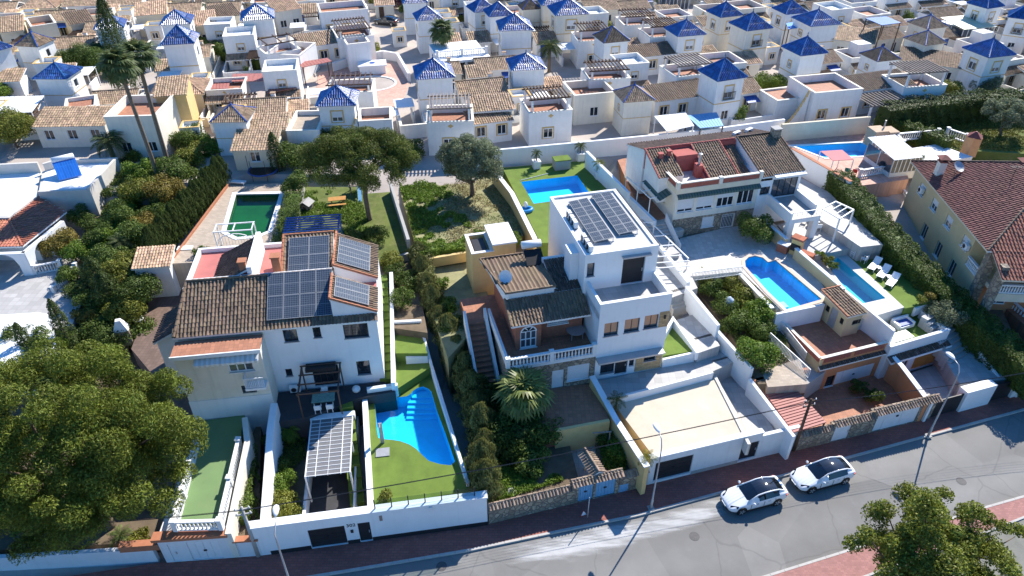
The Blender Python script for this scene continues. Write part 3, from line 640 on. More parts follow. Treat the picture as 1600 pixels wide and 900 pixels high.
def cracks(m):
 N=m.node_tree.nodes;L=m.node_tree.links;b=N['Principled BSDF'];src=b.inputs['Base Color'].links[0].from_socket;tc=N.new('ShaderNodeTexCoord');nz=N.new('ShaderNodeTexNoise');nz.inputs['Scale'].default_value=.8;mx=N.new('ShaderNodeMix');mx.data_type='RGBA';mx.inputs[0].default_value=.35;L.new(tc.outputs['Object'],nz.inputs[0]);L.new(tc.outputs['Object'],mx.inputs[6]);L.new(nz.outputs['Color'],mx.inputs[7])
 v=N.new('ShaderNodeTexVoronoi');v.feature='DISTANCE_TO_EDGE';v.inputs['Scale'].default_value=.22;L.new(mx.outputs[2],v.inputs['Vector']);r=N.new('ShaderNodeMapRange');r.inputs[1].default_value=.002;r.inputs[2].default_value=.009;r.inputs[3].default_value=.84;r.inputs[4].default_value=1;L.new(v.outputs['Distance'],r.inputs[0])
 v2=N.new('ShaderNodeTexVoronoi');v2.inputs['Scale'].default_value=.12;L.new(tc.outputs['Object'],v2.inputs['Vector']);sp=N.new('ShaderNodeSeparateColor');L.new(v2.outputs['Color'],sp.inputs[0]);r2=N.new('ShaderNodeMapRange');r2.inputs[3].default_value=.88;r2.inputs[4].default_value=1.08;L.new(sp.outputs[0],r2.inputs[0])
 w=N.new('ShaderNodeTexWave');w.bands_direction='Y';w.inputs['Scale'].default_value=.085;w.inputs['Distortion'].default_value=.6;mp=N.new('ShaderNodeMapping');mp.inputs['Rotation'].default_value=(0,0,R(-15));L.new(tc.outputs['Object'],mp.inputs[0]);L.new(mp.outputs[0],w.inputs[0]);r3=N.new('ShaderNodeMapRange');r3.inputs[3].default_value=.92;r3.inputs[4].default_value=1.05;L.new(w.outputs['Fac'],r3.inputs[0])
 m1=N.new('ShaderNodeMath');m1.operation='MULTIPLY';L.new(r.outputs[0],m1.inputs[0]);L.new(r2.outputs[0],m1.inputs[1]);m2=N.new('ShaderNodeMath');m2.operation='MULTIPLY';L.new(m1.outputs[0],m2.inputs[0]);L.new(r3.outputs[0],m2.inputs[1]);h=N.new('ShaderNodeHueSaturation');L.new(src,h.inputs['Color']);L.new(m2.outputs[0],h.inputs['Value']);L.new(h.outputs[0],b.inputs['Base Color'])
cracks(ASPH)
between(0,'road',KB,NK,0.0,ASPH)
KBi=[(x-.05,y+.16)for x,y in KB]
between(0,'pavement',KBi,[(x,yf(x)+.3)for x in range(-150,201,5)],.13,PAVER)
def kerb(line,off,name):
 P=[Vector(p)for p in line];q=MB(KERB);m2=[]
 for i in range(len(P)-1):
  d=(P[i+1]-P[i]).normalized();s=Vector((-d.y,d.x))*off;near=max(abs(P[i].x),abs(P[i+1].x))<75
  L=(P[i+1]-P[i]).length;k=max(1,int(L/1.0))if near else 1
  for j in range(k):
   a=P[i]+d*(L*j/k+.008);b=P[i]+d*(L*(j+1)/k-.008);lo=[(a.x,a.y,-.1),(b.x,b.y,-.1),(b.x+s.x,b.y+s.y,-.1),(a.x+s.x,a.y+s.y,-.1)]
   if off<0:lo=[lo[3],lo[2],lo[1],lo[0]]
   q.hexa(lo,[(x,y,.145)for x,y,_ in lo])
 o=q.build(name,kind='structure');return o
kerb(KB,.17,'kerb');kerb(NK,-.17,'kerb')
NKi=[(x+.05,y-.16)for x,y in NK]
NP=[tuple(at(x,y,.13)[:2])for x,y in((1335,905),(1400,880),(1560,822),(1600,806))]
NP2=[(-150,-23),(-40,5.5),(-10,13.4),(8,18.8)]+NP+[(60,32.3),(200,76)]
between(0,'pavement',NKi,NP2,.13,mat('pink_brick_paving',(.36,.17,.145),.85,.12,2.5,kind=brickk(.3,.15,.016,(.28,.15,.13)),stain=(.26,.15,.13),stain_amt=.5))
kerb(NP2,-.15,'kerb')
slab('parking_ground',[(x+.02,y-.15)for x,y in NP2]+[(200,-40),(-150,-60)],.06,mat('pale_gravel_asphalt',(.20,.195,.165),.95,.2,.6,.01,20,stain=(.30,.28,.22),stain_amt=.7))
def cement():
 m=mat('dried_cement',(.58,.57,.55),.9,.08,2);N=m.node_tree.nodes;Lk=m.node_tree.links;b=N['Principled BSDF'];tc=N.new('ShaderNodeTexCoord')
 mp=N.new('ShaderNodeMapping');mp.inputs['Rotation'].default_value=(0,0,R(-14));mp.inputs['Scale'].default_value=(.35,2.2,1);Lk.new(tc.outputs['Object'],mp.inputs[0]);n=N.new('ShaderNodeTexNoise');n.inputs['Scale'].default_value=1.0;n.inputs['Detail'].default_value=6;Lk.new(mp.outputs[0],n.inputs['Vector'])
 at_=N.new('ShaderNodeAttribute');at_.attribute_name='spread';mu=N.new('ShaderNodeMath');mu.operation='ADD';Lk.new(n.outputs['Fac'],mu.inputs[0]);Lk.new(at_.outputs['Fac'],mu.inputs[1])
 r=N.new('ShaderNodeMapRange');r.inputs[1].default_value=.66;r.inputs[2].default_value=1.05;r.inputs[4].default_value=.78;Lk.new(mu.outputs[0],r.inputs[0]);Lk.new(r.outputs[0],b.inputs['Alpha'])
 L=[at(x,y,.004)for x,y in((760,872),(850,858),(900,852),(1000,828),(1090,805),(1135,793))];w=[.6,.9,1.2,.9,.9,.8];vs,f,s=[],[],[]
 for i,p in enumerate(L):
  for k in range(7):vs.append((p.x+.25*(k-3)/3*w[i],p.y+1.25*(k-3)/3*w[i],.004));s.append((1-((k-3)/3)**2)*(.55 if 0<i<5 else.25*(i>0)))
 q=MB(m);q.raw(vs,[(i*7+k,(i+1)*7+k,(i+1)*7+k+1,i*7+k+1)for i in range(5)for k in range(6)]);o=q.build('cement_stain',kind='structure');a=o.data.attributes.new('spread','FLOAT','POINT');a.data.foreach_set('value',s)
cement()
HB=front((425,611),(597,594),3.4)
HD=front((928,592),(1035,573),3.6)
HE=front((1075,365),(1141,355),5.2)
HG=Fr(at(1545,500,3.2),R(-4))
def px_slab(name,pts,z,m,**k):return slab(name,pxpoly(pts,z),z,m,**k)
px_slab('villa_yard',[(-220,560),(112,508),(148,428),(70,380),(-220,430)],4.0,GTILE,depth=4)
px_slab('garden_bed',[(-220,870),(250,846),(300,620),(300,500),(205,480),(100,520),(-220,600)],1.2,SOIL,depth=3)
px_slab('garden_bed',[(190,520),(262,392),(350,270),(330,205),(175,225),(150,380),(110,510)],3.6,SOIL,depth=4,zf=lambda x,y:float(np.interp(y,[44,62],[1.0,4.9])))
px_slab('pool_terrace',[(262,412),(355,288),(470,285),(428,405)],6.0,BEIGE,holes=[pxpoly([(353,362),(369,304),(437,303),(419,361),(402,368),(371,371)],6.0)],depth=4)
px_slab('terrace',[(300,660),(382,648),(350,813),(281,815)],3.0,GPAINT,depth=3)
px_slab('side_yard',[(205,545),(262,392),(420,390),(340,640),(300,660)],3.0,mat('brown_yard_paving',(.17,.115,.09),.85,.15,1,kind=brickk(.33,.33,.015,(.12,.085,.07),0)),depth=3)
px_slab('garden_bed',[(384,700),(408,650),(404,846),(362,845)],1.6,SOIL,depth=3)
px_slab('back_yard',[(470,292),(612,292),(642,388),(590,408),(430,400)],6.0,GRASS,depth=4)
px_slab('dry_garden',[(616,268),(772,262),(818,368),(655,402)],6.1,DRY,depth=4)
px_slab('yard',[(655,404),(745,392),(765,470),(735,520),(700,560),(680,500)],5.2,DRY,depth=4)
px_slab('garden_bed',[(690,500),(745,470),(800,600),(868,610),(905,752),(770,785),(730,640)],1.5,SOIL,depth=3)
px_slab('terrace',[(800,612),(935,598),(952,656),(868,672),(800,680)],3.3,TERR,depth=3)
px_slab('garden_path',[(868,674),(926,664),(946,742),(884,752)],.9,mat('pale_garden_paving',(.50,.43,.37),.8,.1,1,kind=brickk(.5,.5,.02,(.38,.33,.28),0)),depth=2)
px_slab('lawn',[(785,262),(925,250),(1000,372),(845,380)],6.6,LAWN,holes=[pxpoly([(814,284),(902,274),(924,306),(834,318)],6.6)],depth=4)
px_slab('garden_bed',[(925,668),(955,655),(1012,742),(940,742)],1.2,SOIL,depth=3)
px_slab('forecourt',[(945,612),(1112,576),(1170,677),(1018,709)],2.9,SANDP,depth=3)
LZ=2.5
P1=[(585,625),(612,622),(636,619),(642,615),(645,611),(652,606),(661,604),(669,607),(674,612),(677,622),(684,645),(697,680),(711,721),(704,727),(687,725),(670,720),(660,711),(650,701),(639,694),(625,689),(612,687),(600,686),(591,684),(589,672),(587,645)]
P1=pxpoly(P1,LZ)
px_slab('lawn',[(570,628),(622,612),(672,566),(742,766),(700,772),(582,795)],LZ,LAWN,holes=[P1],depth=3)
px_slab('lawn',[(620,608),(616,548),(665,545),(672,574)],3.3,LAWN,depth=3)
px_slab('lawn',[(618,552),(612,508),(655,505),(668,552)],4.3,LAWN,depth=3)
px_slab('garden_bed',[(612,512),(608,408),(645,396),(668,520)],5.0,SOIL,depth=4)
px_slab('garden_bed',[(422,640),(480,640),(478,812),(404,818)],1.0,SOIL,depth=3)
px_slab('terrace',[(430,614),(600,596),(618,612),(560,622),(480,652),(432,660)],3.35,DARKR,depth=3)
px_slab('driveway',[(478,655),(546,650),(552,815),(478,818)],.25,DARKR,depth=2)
px_slab('back_terrace',[(428,430),(592,412),(600,405),(640,396),(610,380),(430,398)],5.8,CONC,depth=4)
pool('swimming_pool',P1,LZ,LINER,WATER,'curved blue swimming pool with corner steps set in the green turf lawn',depth=1.15,wl=.12,cop=None)
ps=thing('pool_steps','submerged light blue corner steps of the curved pool','pool steps',(0,0,0))
for k,(ya,yb)in enumerate(((606,616),(616,622),(622,628),(628,634),(634,640))):q=MB(LINER);xa,xb=(644,675)if k==0 else(638-k,677+k);q.prism(pxpoly([(xa,ya),(xb,ya),(xb+1,yb),(xa-1,yb)],LZ),LZ-1.14,LZ-.38-.16*k);q.build('step',ps)
px_slab('terrace',[(930,596),(1036,574),(1120,548),(1160,560),(1114,580),(1000,610),(948,622)],3.55,GTILE,depth=3)
px_slab('turf_wedge',[(1036,556),(1036,520),(1050,498),(1086,548)],4.5,LAWN,depth=3)
px_slab('lane',[(1058,500),(1092,488),(1125,540),(1090,552)],4.6,GTILE,depth=3)
px_slab('lane',[(1110,586),(1150,576),(1215,680),(1172,694)],1.9,GTILE,depth=3)
px_slab('lane',[(1005,408),(1062,395),(1090,450),(1050,465)],5.9,GTILE,depth=3)
px_slab('lane',[(940,330),(985,322),(1062,395),(1005,408)],6.5,GTILE,depth=3)
PE=pxpoly([(1165,417),(1164,408),(1170,402),(1180,400),(1192,403),(1200,410),(1212,407),(1284,468),(1229,484),(1200,456)],5.2)
px_slab('patio',[(1063,372),(1150,352),(1205,345),(1250,390),(1296,462),(1284,476),(1226,489),(1158,424),(1080,432),(1052,398)],5.2,LTILE,holes=[PE],depth=4)
px_slab('upper_patio',[(965,250),(1010,238),(1040,300),(1056,336),(1022,344),(1000,330)],6.7,TERR,depth=4)
px_slab('garden_bed',[(1078,440),(1158,428),(1222,492),(1238,560),(1262,600),(1185,600),(1140,520)],3.3,SOIL,depth=3)
px_slab('paved_corner',[(1190,580),(1250,560),(1262,600),(1200,605)],3.35,BEIGE,depth=1)
px_slab('side_steps_floor',[(1225,500),(1240,495),(1290,580),(1262,600)],2.6,CONC,depth=2)
px_slab('courtyard',[(1185,605),(1262,605),(1400,570),(1450,628),(1240,690)],.4,TERR,depth=1)
pool('swimming_pool',PE,5.2,LINERT,WATER,'tiled blue swimming pool with rounded step end between the tiled patio and an ochre wall',depth=1.15,wl=.13,cop=mat('pale_pool_coping',(.62,.48,.38),.8,.1,2),copw=.35)
PF=pxpoly([(1288,408),(1310,403),(1384,466),(1340,476)],4.6)
px_slab('patio',[(1215,352),(1270,335),(1345,385),(1262,402)],5.3,GTILE,depth=4)
px_slab('pool_surround',[(1262,404),(1318,393),(1413,480),(1345,500)],4.6,mat('pale_pool_surround',(.58,.56,.52),.7,.06,.8),holes=[PF],depth=4)
px_slab('lawn',[(1319,394),(1372,384),(1492,466),(1414,482)],4.59,LAWN,depth=4)
px_slab('side_terrace',[(1235,270),(1295,300),(1325,330),(1380,382),(1345,386),(1270,335)],6.2,GTILE,depth=4)
px_slab('courtyard',[(1418,585),(1490,560),(1555,590),(1470,640)],.4,GTILE,depth=1)
px_slab('path',[(1440,500),(1480,470),(1600,590),(1500,600)],1.9,GTILE,depth=2)
pool('swimming_pool',PF,4.6,LINERQ,WATER,'long turquoise swimming pool beside the row of white loungers',depth=1.1,wl=.12)
px_slab('paved_yard',[(1395,300),(1440,260),(1700,420),(1700,600),(1560,470)],3.2,TERR,depth=4)
px_slab('garden_path',[(1330,262),(1392,290),(1560,470),(1600,560),(1560,520)],3.0,SOIL,depth=4)
PG=pxpoly([(1240,228),(1345,223),(1370,232),(1362,243),(1290,247)],6.4)
px_slab('pool_terrace',[(1215,212),(1400,200),(1420,280),(1330,292),(1300,272)],6.4,PINKP,holes=[PG],depth=4)
px_slab('meadow',[(1385,205),(1480,165),(1700,165),(1700,245),(1500,235)],6.5,GRASS,depth=2)
px_slab('roof_terrace',[(1385,238),(1465,225),(1520,245),(1425,262)],7.2,W,depth=1)
pool('swimming_pool',PG,6.4,LINER,WATER,'blue swimming pool behind the hedge with curved steps at its right end',depth=1.1,wl=.12,cop=WB)
pool('swimming_pool',pxpoly([(814,284),(902,274),(924,306),(834,318)],6.6),6.6,LINER,WATER,'rectangular blue swimming pool behind the white house with roof solar panels',depth=1.1,wl=.12)
pool('swimming_pool',pxpoly([(353,362),(369,304),(437,303),(419,361),(402,368),(371,371)],6.0),6.0,LINERD,WATERG,'murky green swimming pool with white edge and rounded end',depth=.9,wl=.2,cop=WB,copw=.45)
# ================================================================ the main houses
def opx(fr,y,xa,ya,xb,yb):
 p,q=fr.fy(xa,ya,y),fr.fy(xb,yb,y);return(p[0],q[0],q[1],p[1])
def body(mb,x0,x1,y0,y1,z0,z1,front=True,top=True,ops_l=(),ops_r=(),ops_b=()):
 """left, right, back walls and flat top of a block (the front is added with wall())"""
 wall(mb,left_face(x0,y1),y1-y0,z0,z1,ops_l);wall(mb,right_face(x1,y0),y1-y0,z0,z1,ops_r);wall(mb,Face((x1,y1),(-1,0)),x1-x0,z0,z1,ops_b)
 if top:mb.face((x0,y0,z1),(x1,y0,z1),(x1,y1,z1),(x0,y1,z1))
def parapet(parent,x0,x1,y0,y1,z,h,m,t=.2,sides='fblr',cap=None,name='parapet'):
 q=MB(m);e=.003
 if 'f' in sides:q.box(x0,x1,y0,y0+t,z,z+h)
 if 'b' in sides:q.box(x0,x1,y1-t,y1,z,z+h)
 if 'l' in sides:q.box(x0,x0+t,y0+(t if 'f' in sides else 0),y1-(t if 'b' in sides else 0),z,z+h)
 if 'r' in sides:q.box(x1-t,x1,y0+(t if 'f' in sides else 0),y1-(t if 'b' in sides else 0),z,z+h)
 o=q.build(name,parent)
 if cap:
  c=MB(cap);g=.05;zz=z+h+.003;T=t+g
  if 'f' in sides:c.box(x0-g,x1+g,y0-g,y0+T,zz,zz+.06)
  if 'b' in sides:c.box(x0-g,x1+g,y1-T,y1+g,zz,zz+.06)
  if 'l' in sides:c.box(x0-g,x0+T,y0+(T if 'f' in sides else 0),y1-(T if 'b' in sides else 0),zz,zz+.06)
  if 'r' in sides:c.box(x1-T,x1+g,y0+(T if 'f' in sides else 0),y1-(T if 'b' in sides else 0),zz,zz+.06)
  c.build('coping',o)
 return o
def chimney(parent,x,y,z,w,d,h,m,capm=None,name='chimney',pots=False):
 q=MB(m);q.box(x-w/2,x+w/2,y-d/2,y+d/2,z,z+h);c=q.build(name,parent);k=MB(capm or m);k.box(x-w/2-.08,x+w/2+.08,y-d/2-.08,y+d/2+.08,z+h+.002,z+h+.1)
 if pots:
  k.box(x-w/2+.02,x-w/2+.12,y-d/2,y+d/2,z+h+.1,z+h+.4);k.box(x+w/2-.12,x+w/2-.02,y-d/2,y+d/2,z+h+.1,z+h+.4)
  k.raw([(x-w*.8,y-d*.8,z+h+.4),(x+w*.8,y-d*.8,z+h+.4),(x+w*.8,y+d*.8,z+h+.4),(x-w*.8,y+d*.8,z+h+.4),(x,y,z+h+.75)],[(0,1,4),(1,2,4),(2,3,4),(3,0,4),(3,2,1,0)])
 k.build('chimney_cap',c);return c
def house_b():
 fr=HB;t=thing('duplex_house','white semi-detached house with brown tiled roof covered in solar panels beside the curved pool','house',fr=fr)
 fc=front_face(0);O={k:opx(fr,0,*v)for k,v in dict(a=(440,514,467,533),b=(487,510,503,527),c=(535,508,577,526),d=(556,565,580,584),e=(445,577,458,587),f=(486,573,534,603)).items()}
 o=O['f'];O['f']=(o[0],o[1],.02,o[3]);X0,X1,ZT=.5,8.85,6.4
 m=MB(WB);wall(m,fc,X1-X0,-.3,ZT,O.values(),.22,X0);body(m,X0,X1,0,9.6,-.3,ZT,top=False);m.face((X0,0,ZT),(X1,0,ZT),(X1,9.6,ZT),(X0,9.6,ZT));m.build('wall',t)
 for k,c in(('a',2),('b',1),('c',3),('d',1),('e',1)):window(fc,O[k],t,DMET,GLASS,c,1,.2,.06,GMET)
 w=window(fc,O['f'],t,DMET,GLASS,4,1,.2,.06,None,name='patio_door')
 for i in(0,1):c=MB(mat('pale_curtain',(.45,.44,.42),.9,.1,6));o=O['f'];x=o[0]+.12 if i==0 else o[1]-.75;fbox(c,fc,x,x+.6,.1,o[3]-.1,-.18,-.165)if i else fbox(c,fc,x,x+.5,.1,o[3]-.1,-.18,-.163);c.build('curtain',w)
 q=MB(DMET);fbox(q,fc,O['f'][0]-.35,O['f'][1]-.1,O['f'][3]+.06,O['f'][3]+.34,.01,.75);q.build('awning_box',t)
 f2=front_face(-1.9);x0=-5.5;oo=[opx(fr,-1.9,352,561,398,579),opx(fr,-1.9,376,603,402,613)]
 m=MB(PALE);wall(m,f2,X0-x0,-2.8,5.95,oo,.2,x0);body(m,x0,X0-.003,-1.9,9.6,-2.8,5.95);m.build('left_wall',t)
 window(f2,oo[0],t,PVC,GLASSG,3,1,.18,.08);window(f2,oo[1],t,DMET,GLASSG,4,2,.18,.05,None)
 q=MB(mat('striped_awning',(.66,.62,.55),.8,.05,1,kind=brickk(.35,40,.09,(.78,.77,.74),0)));q.raw([(x0+1.4,-1.93,5.7),(X0-.1,-1.93,5.7),(X0-.1,-2.5,5.4),(x0+1.4,-2.5,5.4)],[(0,3,2,1)]);q.raw([(x0+1.4,-2.5,5.4),(X0-.1,-2.5,5.4),(X0-.1,-2.5,5.2),(x0+1.4,-2.5,5.2)],[(0,3,2,1)]);q.build('awning',t);q=MB(WB);q.box(X0-1.5,X0-.05,-2.75,-1.91,2.75,2.95);q.build('balcony_slab',t);railing(t,[(X0-1.45,-2.0,2.95),(X0-1.45,-2.7,2.95),(X0-.1,-2.7,2.95)],.95,WMET,.12,.015,'balcony_railing');q=MB(WB);q.box(x0-.02,X0,-1.96,-1.901,-2.8,1.5);q.build('white_base',t)
 q=MB(TERR);q.box(x0-.1,X0+.05,-2.1,-.4,5.952,6.1);q.build('flat_roof',t);q=MB(WB);q.box(x0-.15,X0+.1,-2.2,-2.101,5.8,6.12);q.build('roof_edge',t)
 m=MB(PALE);body(m,x0,X0-.004,-.1,9.6,5.96,ZT,top=True);m.face((x0,-.1,5.96),(X0,-.1,5.96),(X0,-.1,ZT),(x0,-.1,ZT));m.build('upper_wall',t)
 zr,yr=8.55,3.6;A=[(-5.75,-.42,6.45),(5.75,-.42,6.45),(5.75,yr,zr),(-5.1,yr,zr)]
 q=MB(WB);q.prism([(-5.5,0),(5.7,0),(5.7,yr+.2),(-5.1,yr+.2)],6.41,lambda p:6.42+max(0,p[1])*.5);q.build('gable_wall',t)
 q=MB(WB);q.box(-5.1,5.7,yr+.02,yr+.22,6.4,zr+.12);q.build('ridge_wall',t)
 tile_roof([A],BTILE,t,.27,.36,[((-5.6,-.4,6.5),(-5.05,yr,zr+.05)),((-5.05,yr,zr+.05),(5.7,yr,zr+.05))],seed=2)
 m=MB(WB);m.prism([(5.72,.12),(8.85,.12),(8.85,3.1),(5.72,3.1)],6.4,lambda p:8.35-(p[0]-5.72)*.47);m.prism([(5.72,4.5),(8.85,4.5),(8.85,9.5),(5.72,9.5)],6.4,lambda p:8.35-(p[0]-5.72)*.47);m.build('gable_wall',t)
 for y0,y1 in((.0,3.2),(4.4,9.4)):
  Rr=[(8.98,y0,6.88),(8.98,y1,6.88),(5.68,y1,8.43),(5.68,y0,8.43)];tile_roof([Rr],BTILE,t,.27,.36,[((5.7,y0,8.5),(5.7,y1,8.5)),((8.98,y0,6.95),(5.68,y0,8.5))],rm=TERRAC,seed=4)
 tile_roof([[(5.75,-.42,6.45),(8.98,-.42,6.45),(8.98,.1,6.75),(5.75,.1,6.75)]],BTILE,t,.27,.36,seed=5)
 q=MB(REDROOF);q.box(5.75,8.85,3.2,4.4,6.402,6.6);q.build('red_flat_roof',t)
 m=MB(WB);m.prism([(1.9,3.9),(5.66,3.9),(5.66,7.8),(1.9,7.8)],6.4,lambda p:7.75+(p[1]-3.9)*.38);m.build('rear_gable_wall',t)
 tile_roof([[(1.8,3.86,7.85),(5.7,3.86,7.85),(5.7,7.9,9.4),(1.8,7.9,9.4)]],BTILE,t,.27,.36,[((1.75,3.9,7.9),(1.75,7.9,9.45)),((1.8,7.9,9.4),(5.7,7.9,9.4))],rm=TERRAC,seed=6)
 q=MB(REDROOF);q.box(-5.4,1.85,3.85,9.5,7.2,7.4);q.build('red_flat_roof',t);m=MB(WB);m.box(-5.45,1.84,3.83,9.55,6.41,7.198);m.build('rear_wall',t)
 parapet(t,-5.6,1.9,3.9,9.7,7.402,.35,WB,.25,'bl')
 m=MB(DTILE);
 tile_roof([[(-3.6,4.0,7.5),(-3.6,8.8,7.5),(-.6,8.8,9.0),(-.6,4.0,9.0)][::-1]],DTILE,t,.27,.36,seed=7);q=MB(WB);q.box(-.62,-.25,3.9,9.1,7.41,9.25);q.build('dividing_wall',t)
 chimney(t,-.9,4.3,8.7,.5,.5,.9,TERRAC);chimney(t,1.5,4.6,7.41,.6,.6,2.2,TERRAC)
 m=MB(WB);m.prism([(-7.6,1.2),(-5.5,1.2),(-5.5,4.4),(-7.6,4.4)],-2.6,lambda p:5.0+(p[0]+7.6)*.5);m.build('side_wing',t)
 tile_roof([[(-7.8,4.6,5.0),(-7.8,1.0,5.0),(-5.52,1.0,6.2),(-5.52,4.6,6.2)]],DTILE,t,.27,.36,seed=8)
 aircon('air_conditioner','white air conditioner on the terrace under the small window of the house',fr.w(*[fr.l(463,609,3.4).x,-.35,0]),fr.rz)
 sl=(zr-6.45)/(yr+.42);a=math.atan(sl);up=Vector((0,math.cos(a),math.sin(a)));P=lambda x,y:Vector((x,y,6.45+(y+.42)*sl+.2))
 s=thing('solar_array','large array of eight dark solar panels on the brown front roof','solar panels',fr=fr,group='rooftop solar arrays');solar_panels(s,P(.95,.12),(1,0,0),up,4,2,1.16,1.93)
 r=MB(ALU);[r.beam(P(.9,y)-Vector((0,0,.1)),P(5.75,y)-Vector((0,0,.1)),.05)for y in(.6,1.5,2.2,3.1)];r.build('mounting_rail',s)
 a2=math.atan(.384);s=thing('solar_array','four solar panels in two rows on the rear roof above the large array','solar panels',fr=fr,group='rooftop solar arrays');solar_panels(s,(2.25,4.1,8.16),(1,0,0),(0,math.cos(a2),math.sin(a2)),2,2,1.55,1.75);r=MB(ALU);[r.beam((2.2,y,8.07+(y-4.1)*.384),(5.4,y,8.07+(y-4.1)*.384),.05)for y in(4.6,5.6,6.3,7.2)];r.build('mounting_rail',s)
 ax=math.atan(.47);dn=Vector((math.cos(ax),0,-math.sin(ax)))
 for y0,k,lab in((.35,2,'two landscape solar panels over the white gable at the roof corner'),(4.9,3,'three landscape solar panels on the rear right roof slope')):
  s=thing('solar_array',lab,'solar panels',fr=fr,group='rooftop solar arrays');solar_panels(s,(6.0,y0,8.48),dn,(0,1,0),1,k,2.65,1.22);r=MB(ALU);[r.beam(Vector((6.0,y0,8.4))+dn*d,Vector((6.0,y0+k*1.22,8.4))+dn*d,.05)for d in(.6,2)];r.build('mounting_rail',s)
house_b()
def house_c():
 fr=HD;t=thing('brick_house','red brick house with brown tiled roofs and a balustraded terrace over a stone basement','house',fr=fr)
 TZ=2.7;XL=-7.1
 fb=front_face(0);ob=[opx(fr,0,887,573,920,590),opx(fr,0,863,580,880,608)];ob[1]=(ob[1][0],ob[1][1],-.28,ob[1][3])
 m=MB(STONE);wall(m,fb,-.02-XL,-.8,TZ-.15,ob,.2,XL);body(m,XL,-.02,0,9.5,-.8,TZ-.15,top=False);m.build('stone_basement',t)
 w=window(fb,ob[0],t,PVC,GLASS,2,1,.18,.07,W,shutter=.93);door(fb,ob[1],t,WMET,frame=None)
 q=MB(TERR);q.box(XL,-.02,0.001,9.5,TZ-.149,TZ);q.build('terrace_floor',t);q=MB(W);q.box(XL-.08,-.03,-.1,-.001,TZ-.22,TZ+.02);q.build('terrace_edge',t)
 ys=1.9;s0=-6.0;s1=-3.95;yr=2.75;ZE=5.3
 fs=front_face(ys);x_=opx(fr,ys,809,510,844,545);os_=(s0+.36,s1-.36,TZ+.05,TZ+1.72)
 m=MB(BRICKW);wall(m,fs,s1-s0,TZ,ZE,[os_],.2,s0);body(m,s0,s1,ys,9.4,TZ,ZE,top=False);fr2=front_face(yr);oc=(-3.2,-1.5,3.95,5.05);wall(m,fr2,-.3-s1,TZ,ZE,[oc],.2,s1+.001);body(m,s1+.001,-.3,yr,9.4,TZ,ZE,top=False);m.build('brick_wall',t)
 window(fr2,oc,t,PVC,GLASSG,2,1,.18,.07,W,shutter=.85,bars=WMET)
 wn=window(fs,os_,t,PVC,GLASSG,3,2,.16,.09,W,name='arched_window');a=MB(PVC);cx=(os_[0]+os_[1])/2;w2=(os_[1]-os_[0])/2;n=12
 for i in range(n):
  t0,t1=math.pi*i/n,math.pi*(i+1)/n;p=[(cx+w2*.99*math.cos(k),os_[3]+.55*math.sin(k)-.02)for k in(t0,t1)];a.hexa([fs.p(p[1][0],os_[3]-.02,.04),fs.p(p[0][0],os_[3]-.02,.04),fs.p(p[0][0],os_[3]-.02,.01),fs.p(p[1][0],os_[3]-.02,.01)],[fs.p(p[1][0],p[1][1],.04),fs.p(p[0][0],p[0][1],.04),fs.p(p[0][0],p[0][1],.01),fs.p(p[1][0],p[1][1],.01)])
 a.build('arch_light',wn)
 q=MB(GLASS);[q.raw([fs.p(cx,os_[3]+.03,.045),fs.p(cx+w2*.84*math.cos(math.pi*(i+.12)/3),os_[3]+.03+.42*math.sin(math.pi*(i+.12)/3),.045),fs.p(cx+w2*.84*math.cos(math.pi*(i+.88)/3),os_[3]+.03+.42*math.sin(math.pi*(i+.88)/3),.045)],[(0,1,2)])for i in range(3)];q.build('pane',wn)
 rz0,yk,zk=5.42,3.65,6.42;ye=1.5;x0=s0-.45;x1=-.12
 xm=-2.4;F1=[(x0,ye,rz0),(x1,ye,rz0),(x1,yk,zk),(x0,yk,zk)]
 q=MB(BRICKW);q.prism([(s0+.01,ys+.02),(-.31,ys+.02),(-.31,6.7),(s0+.01,6.7)],ZE-.01,lambda p:5.3+min(max(0,p[1]-1.9)*.42,.9));q.build('roof_gable',t)
 tile_roof([F1],BTILE,t,.26,.36,[((x0,ye,rz0+.05),(x0,yk,zk+.05))],deck=W,seed=11)
 U=[(xm,9.7,6.3),(x0-.65,9.7,6.3),(x0+.1,yk-.1,7.0),(xm,yk-.1,7.0)]
 q=MB(W);q.prism([(x0+.4,yk+.05),(xm-.06,yk+.05),(xm-.06,9.5),(x0-.1,9.5)],5.3,lambda p:6.84-(p[1]-yk)*.115);q.build('clerestory_wall',t)
 tile_roof([U],BTILE,t,.34,2.4,[((x0+.1,yk-.1,7.08),(xm,yk-.1,7.08)),((xm,yk-.1,7.08),(xm,9.7,6.38)),((x0-.65,9.7,6.38),(xm,9.7,6.38)),((x0-.65,9.7,6.38),(x0+.1,yk-.1,7.08))],rm=BTILE,deck=W,seed=12)
 tile_roof([[(xm+.05,yk+.02,zk+.02),(x1,yk+.02,zk+.02),(x1,7.2,7.15),(xm+.05,7.2,7.15)]],DTILE,t,.26,.36,seed=13)
 q=MB(W);q.box(xm+.02,x1,7.3,7.6,5.3,7.2);q.build('rear_parapet',t)
 P=lambda x,y:Vector((x,y,TZ))
 balustrade([P(XL,.0),P(-.2,.0)],'',W,parent=t,h=.95,step=.28,post_every=3.6);
 q=MB(W);q.box(XL-.1,XL+.1,.25,6.6,TZ,TZ+.85);q.build('terrace_parapet',t)
 b=thing('solar_water_heater','white solar water heater tank and dark collector at the back of the brown roof','water heater',fr.w(xm-.5,8.9,6.9),fr.rz);q=MB(PLASTW);q.tube([(-.85,0,.85),(-.8,0,.85),(.8,0,.85),(.85,0,.85)],[.2,.33,.33,.2],14);q.build('tank',b,smooth=True)
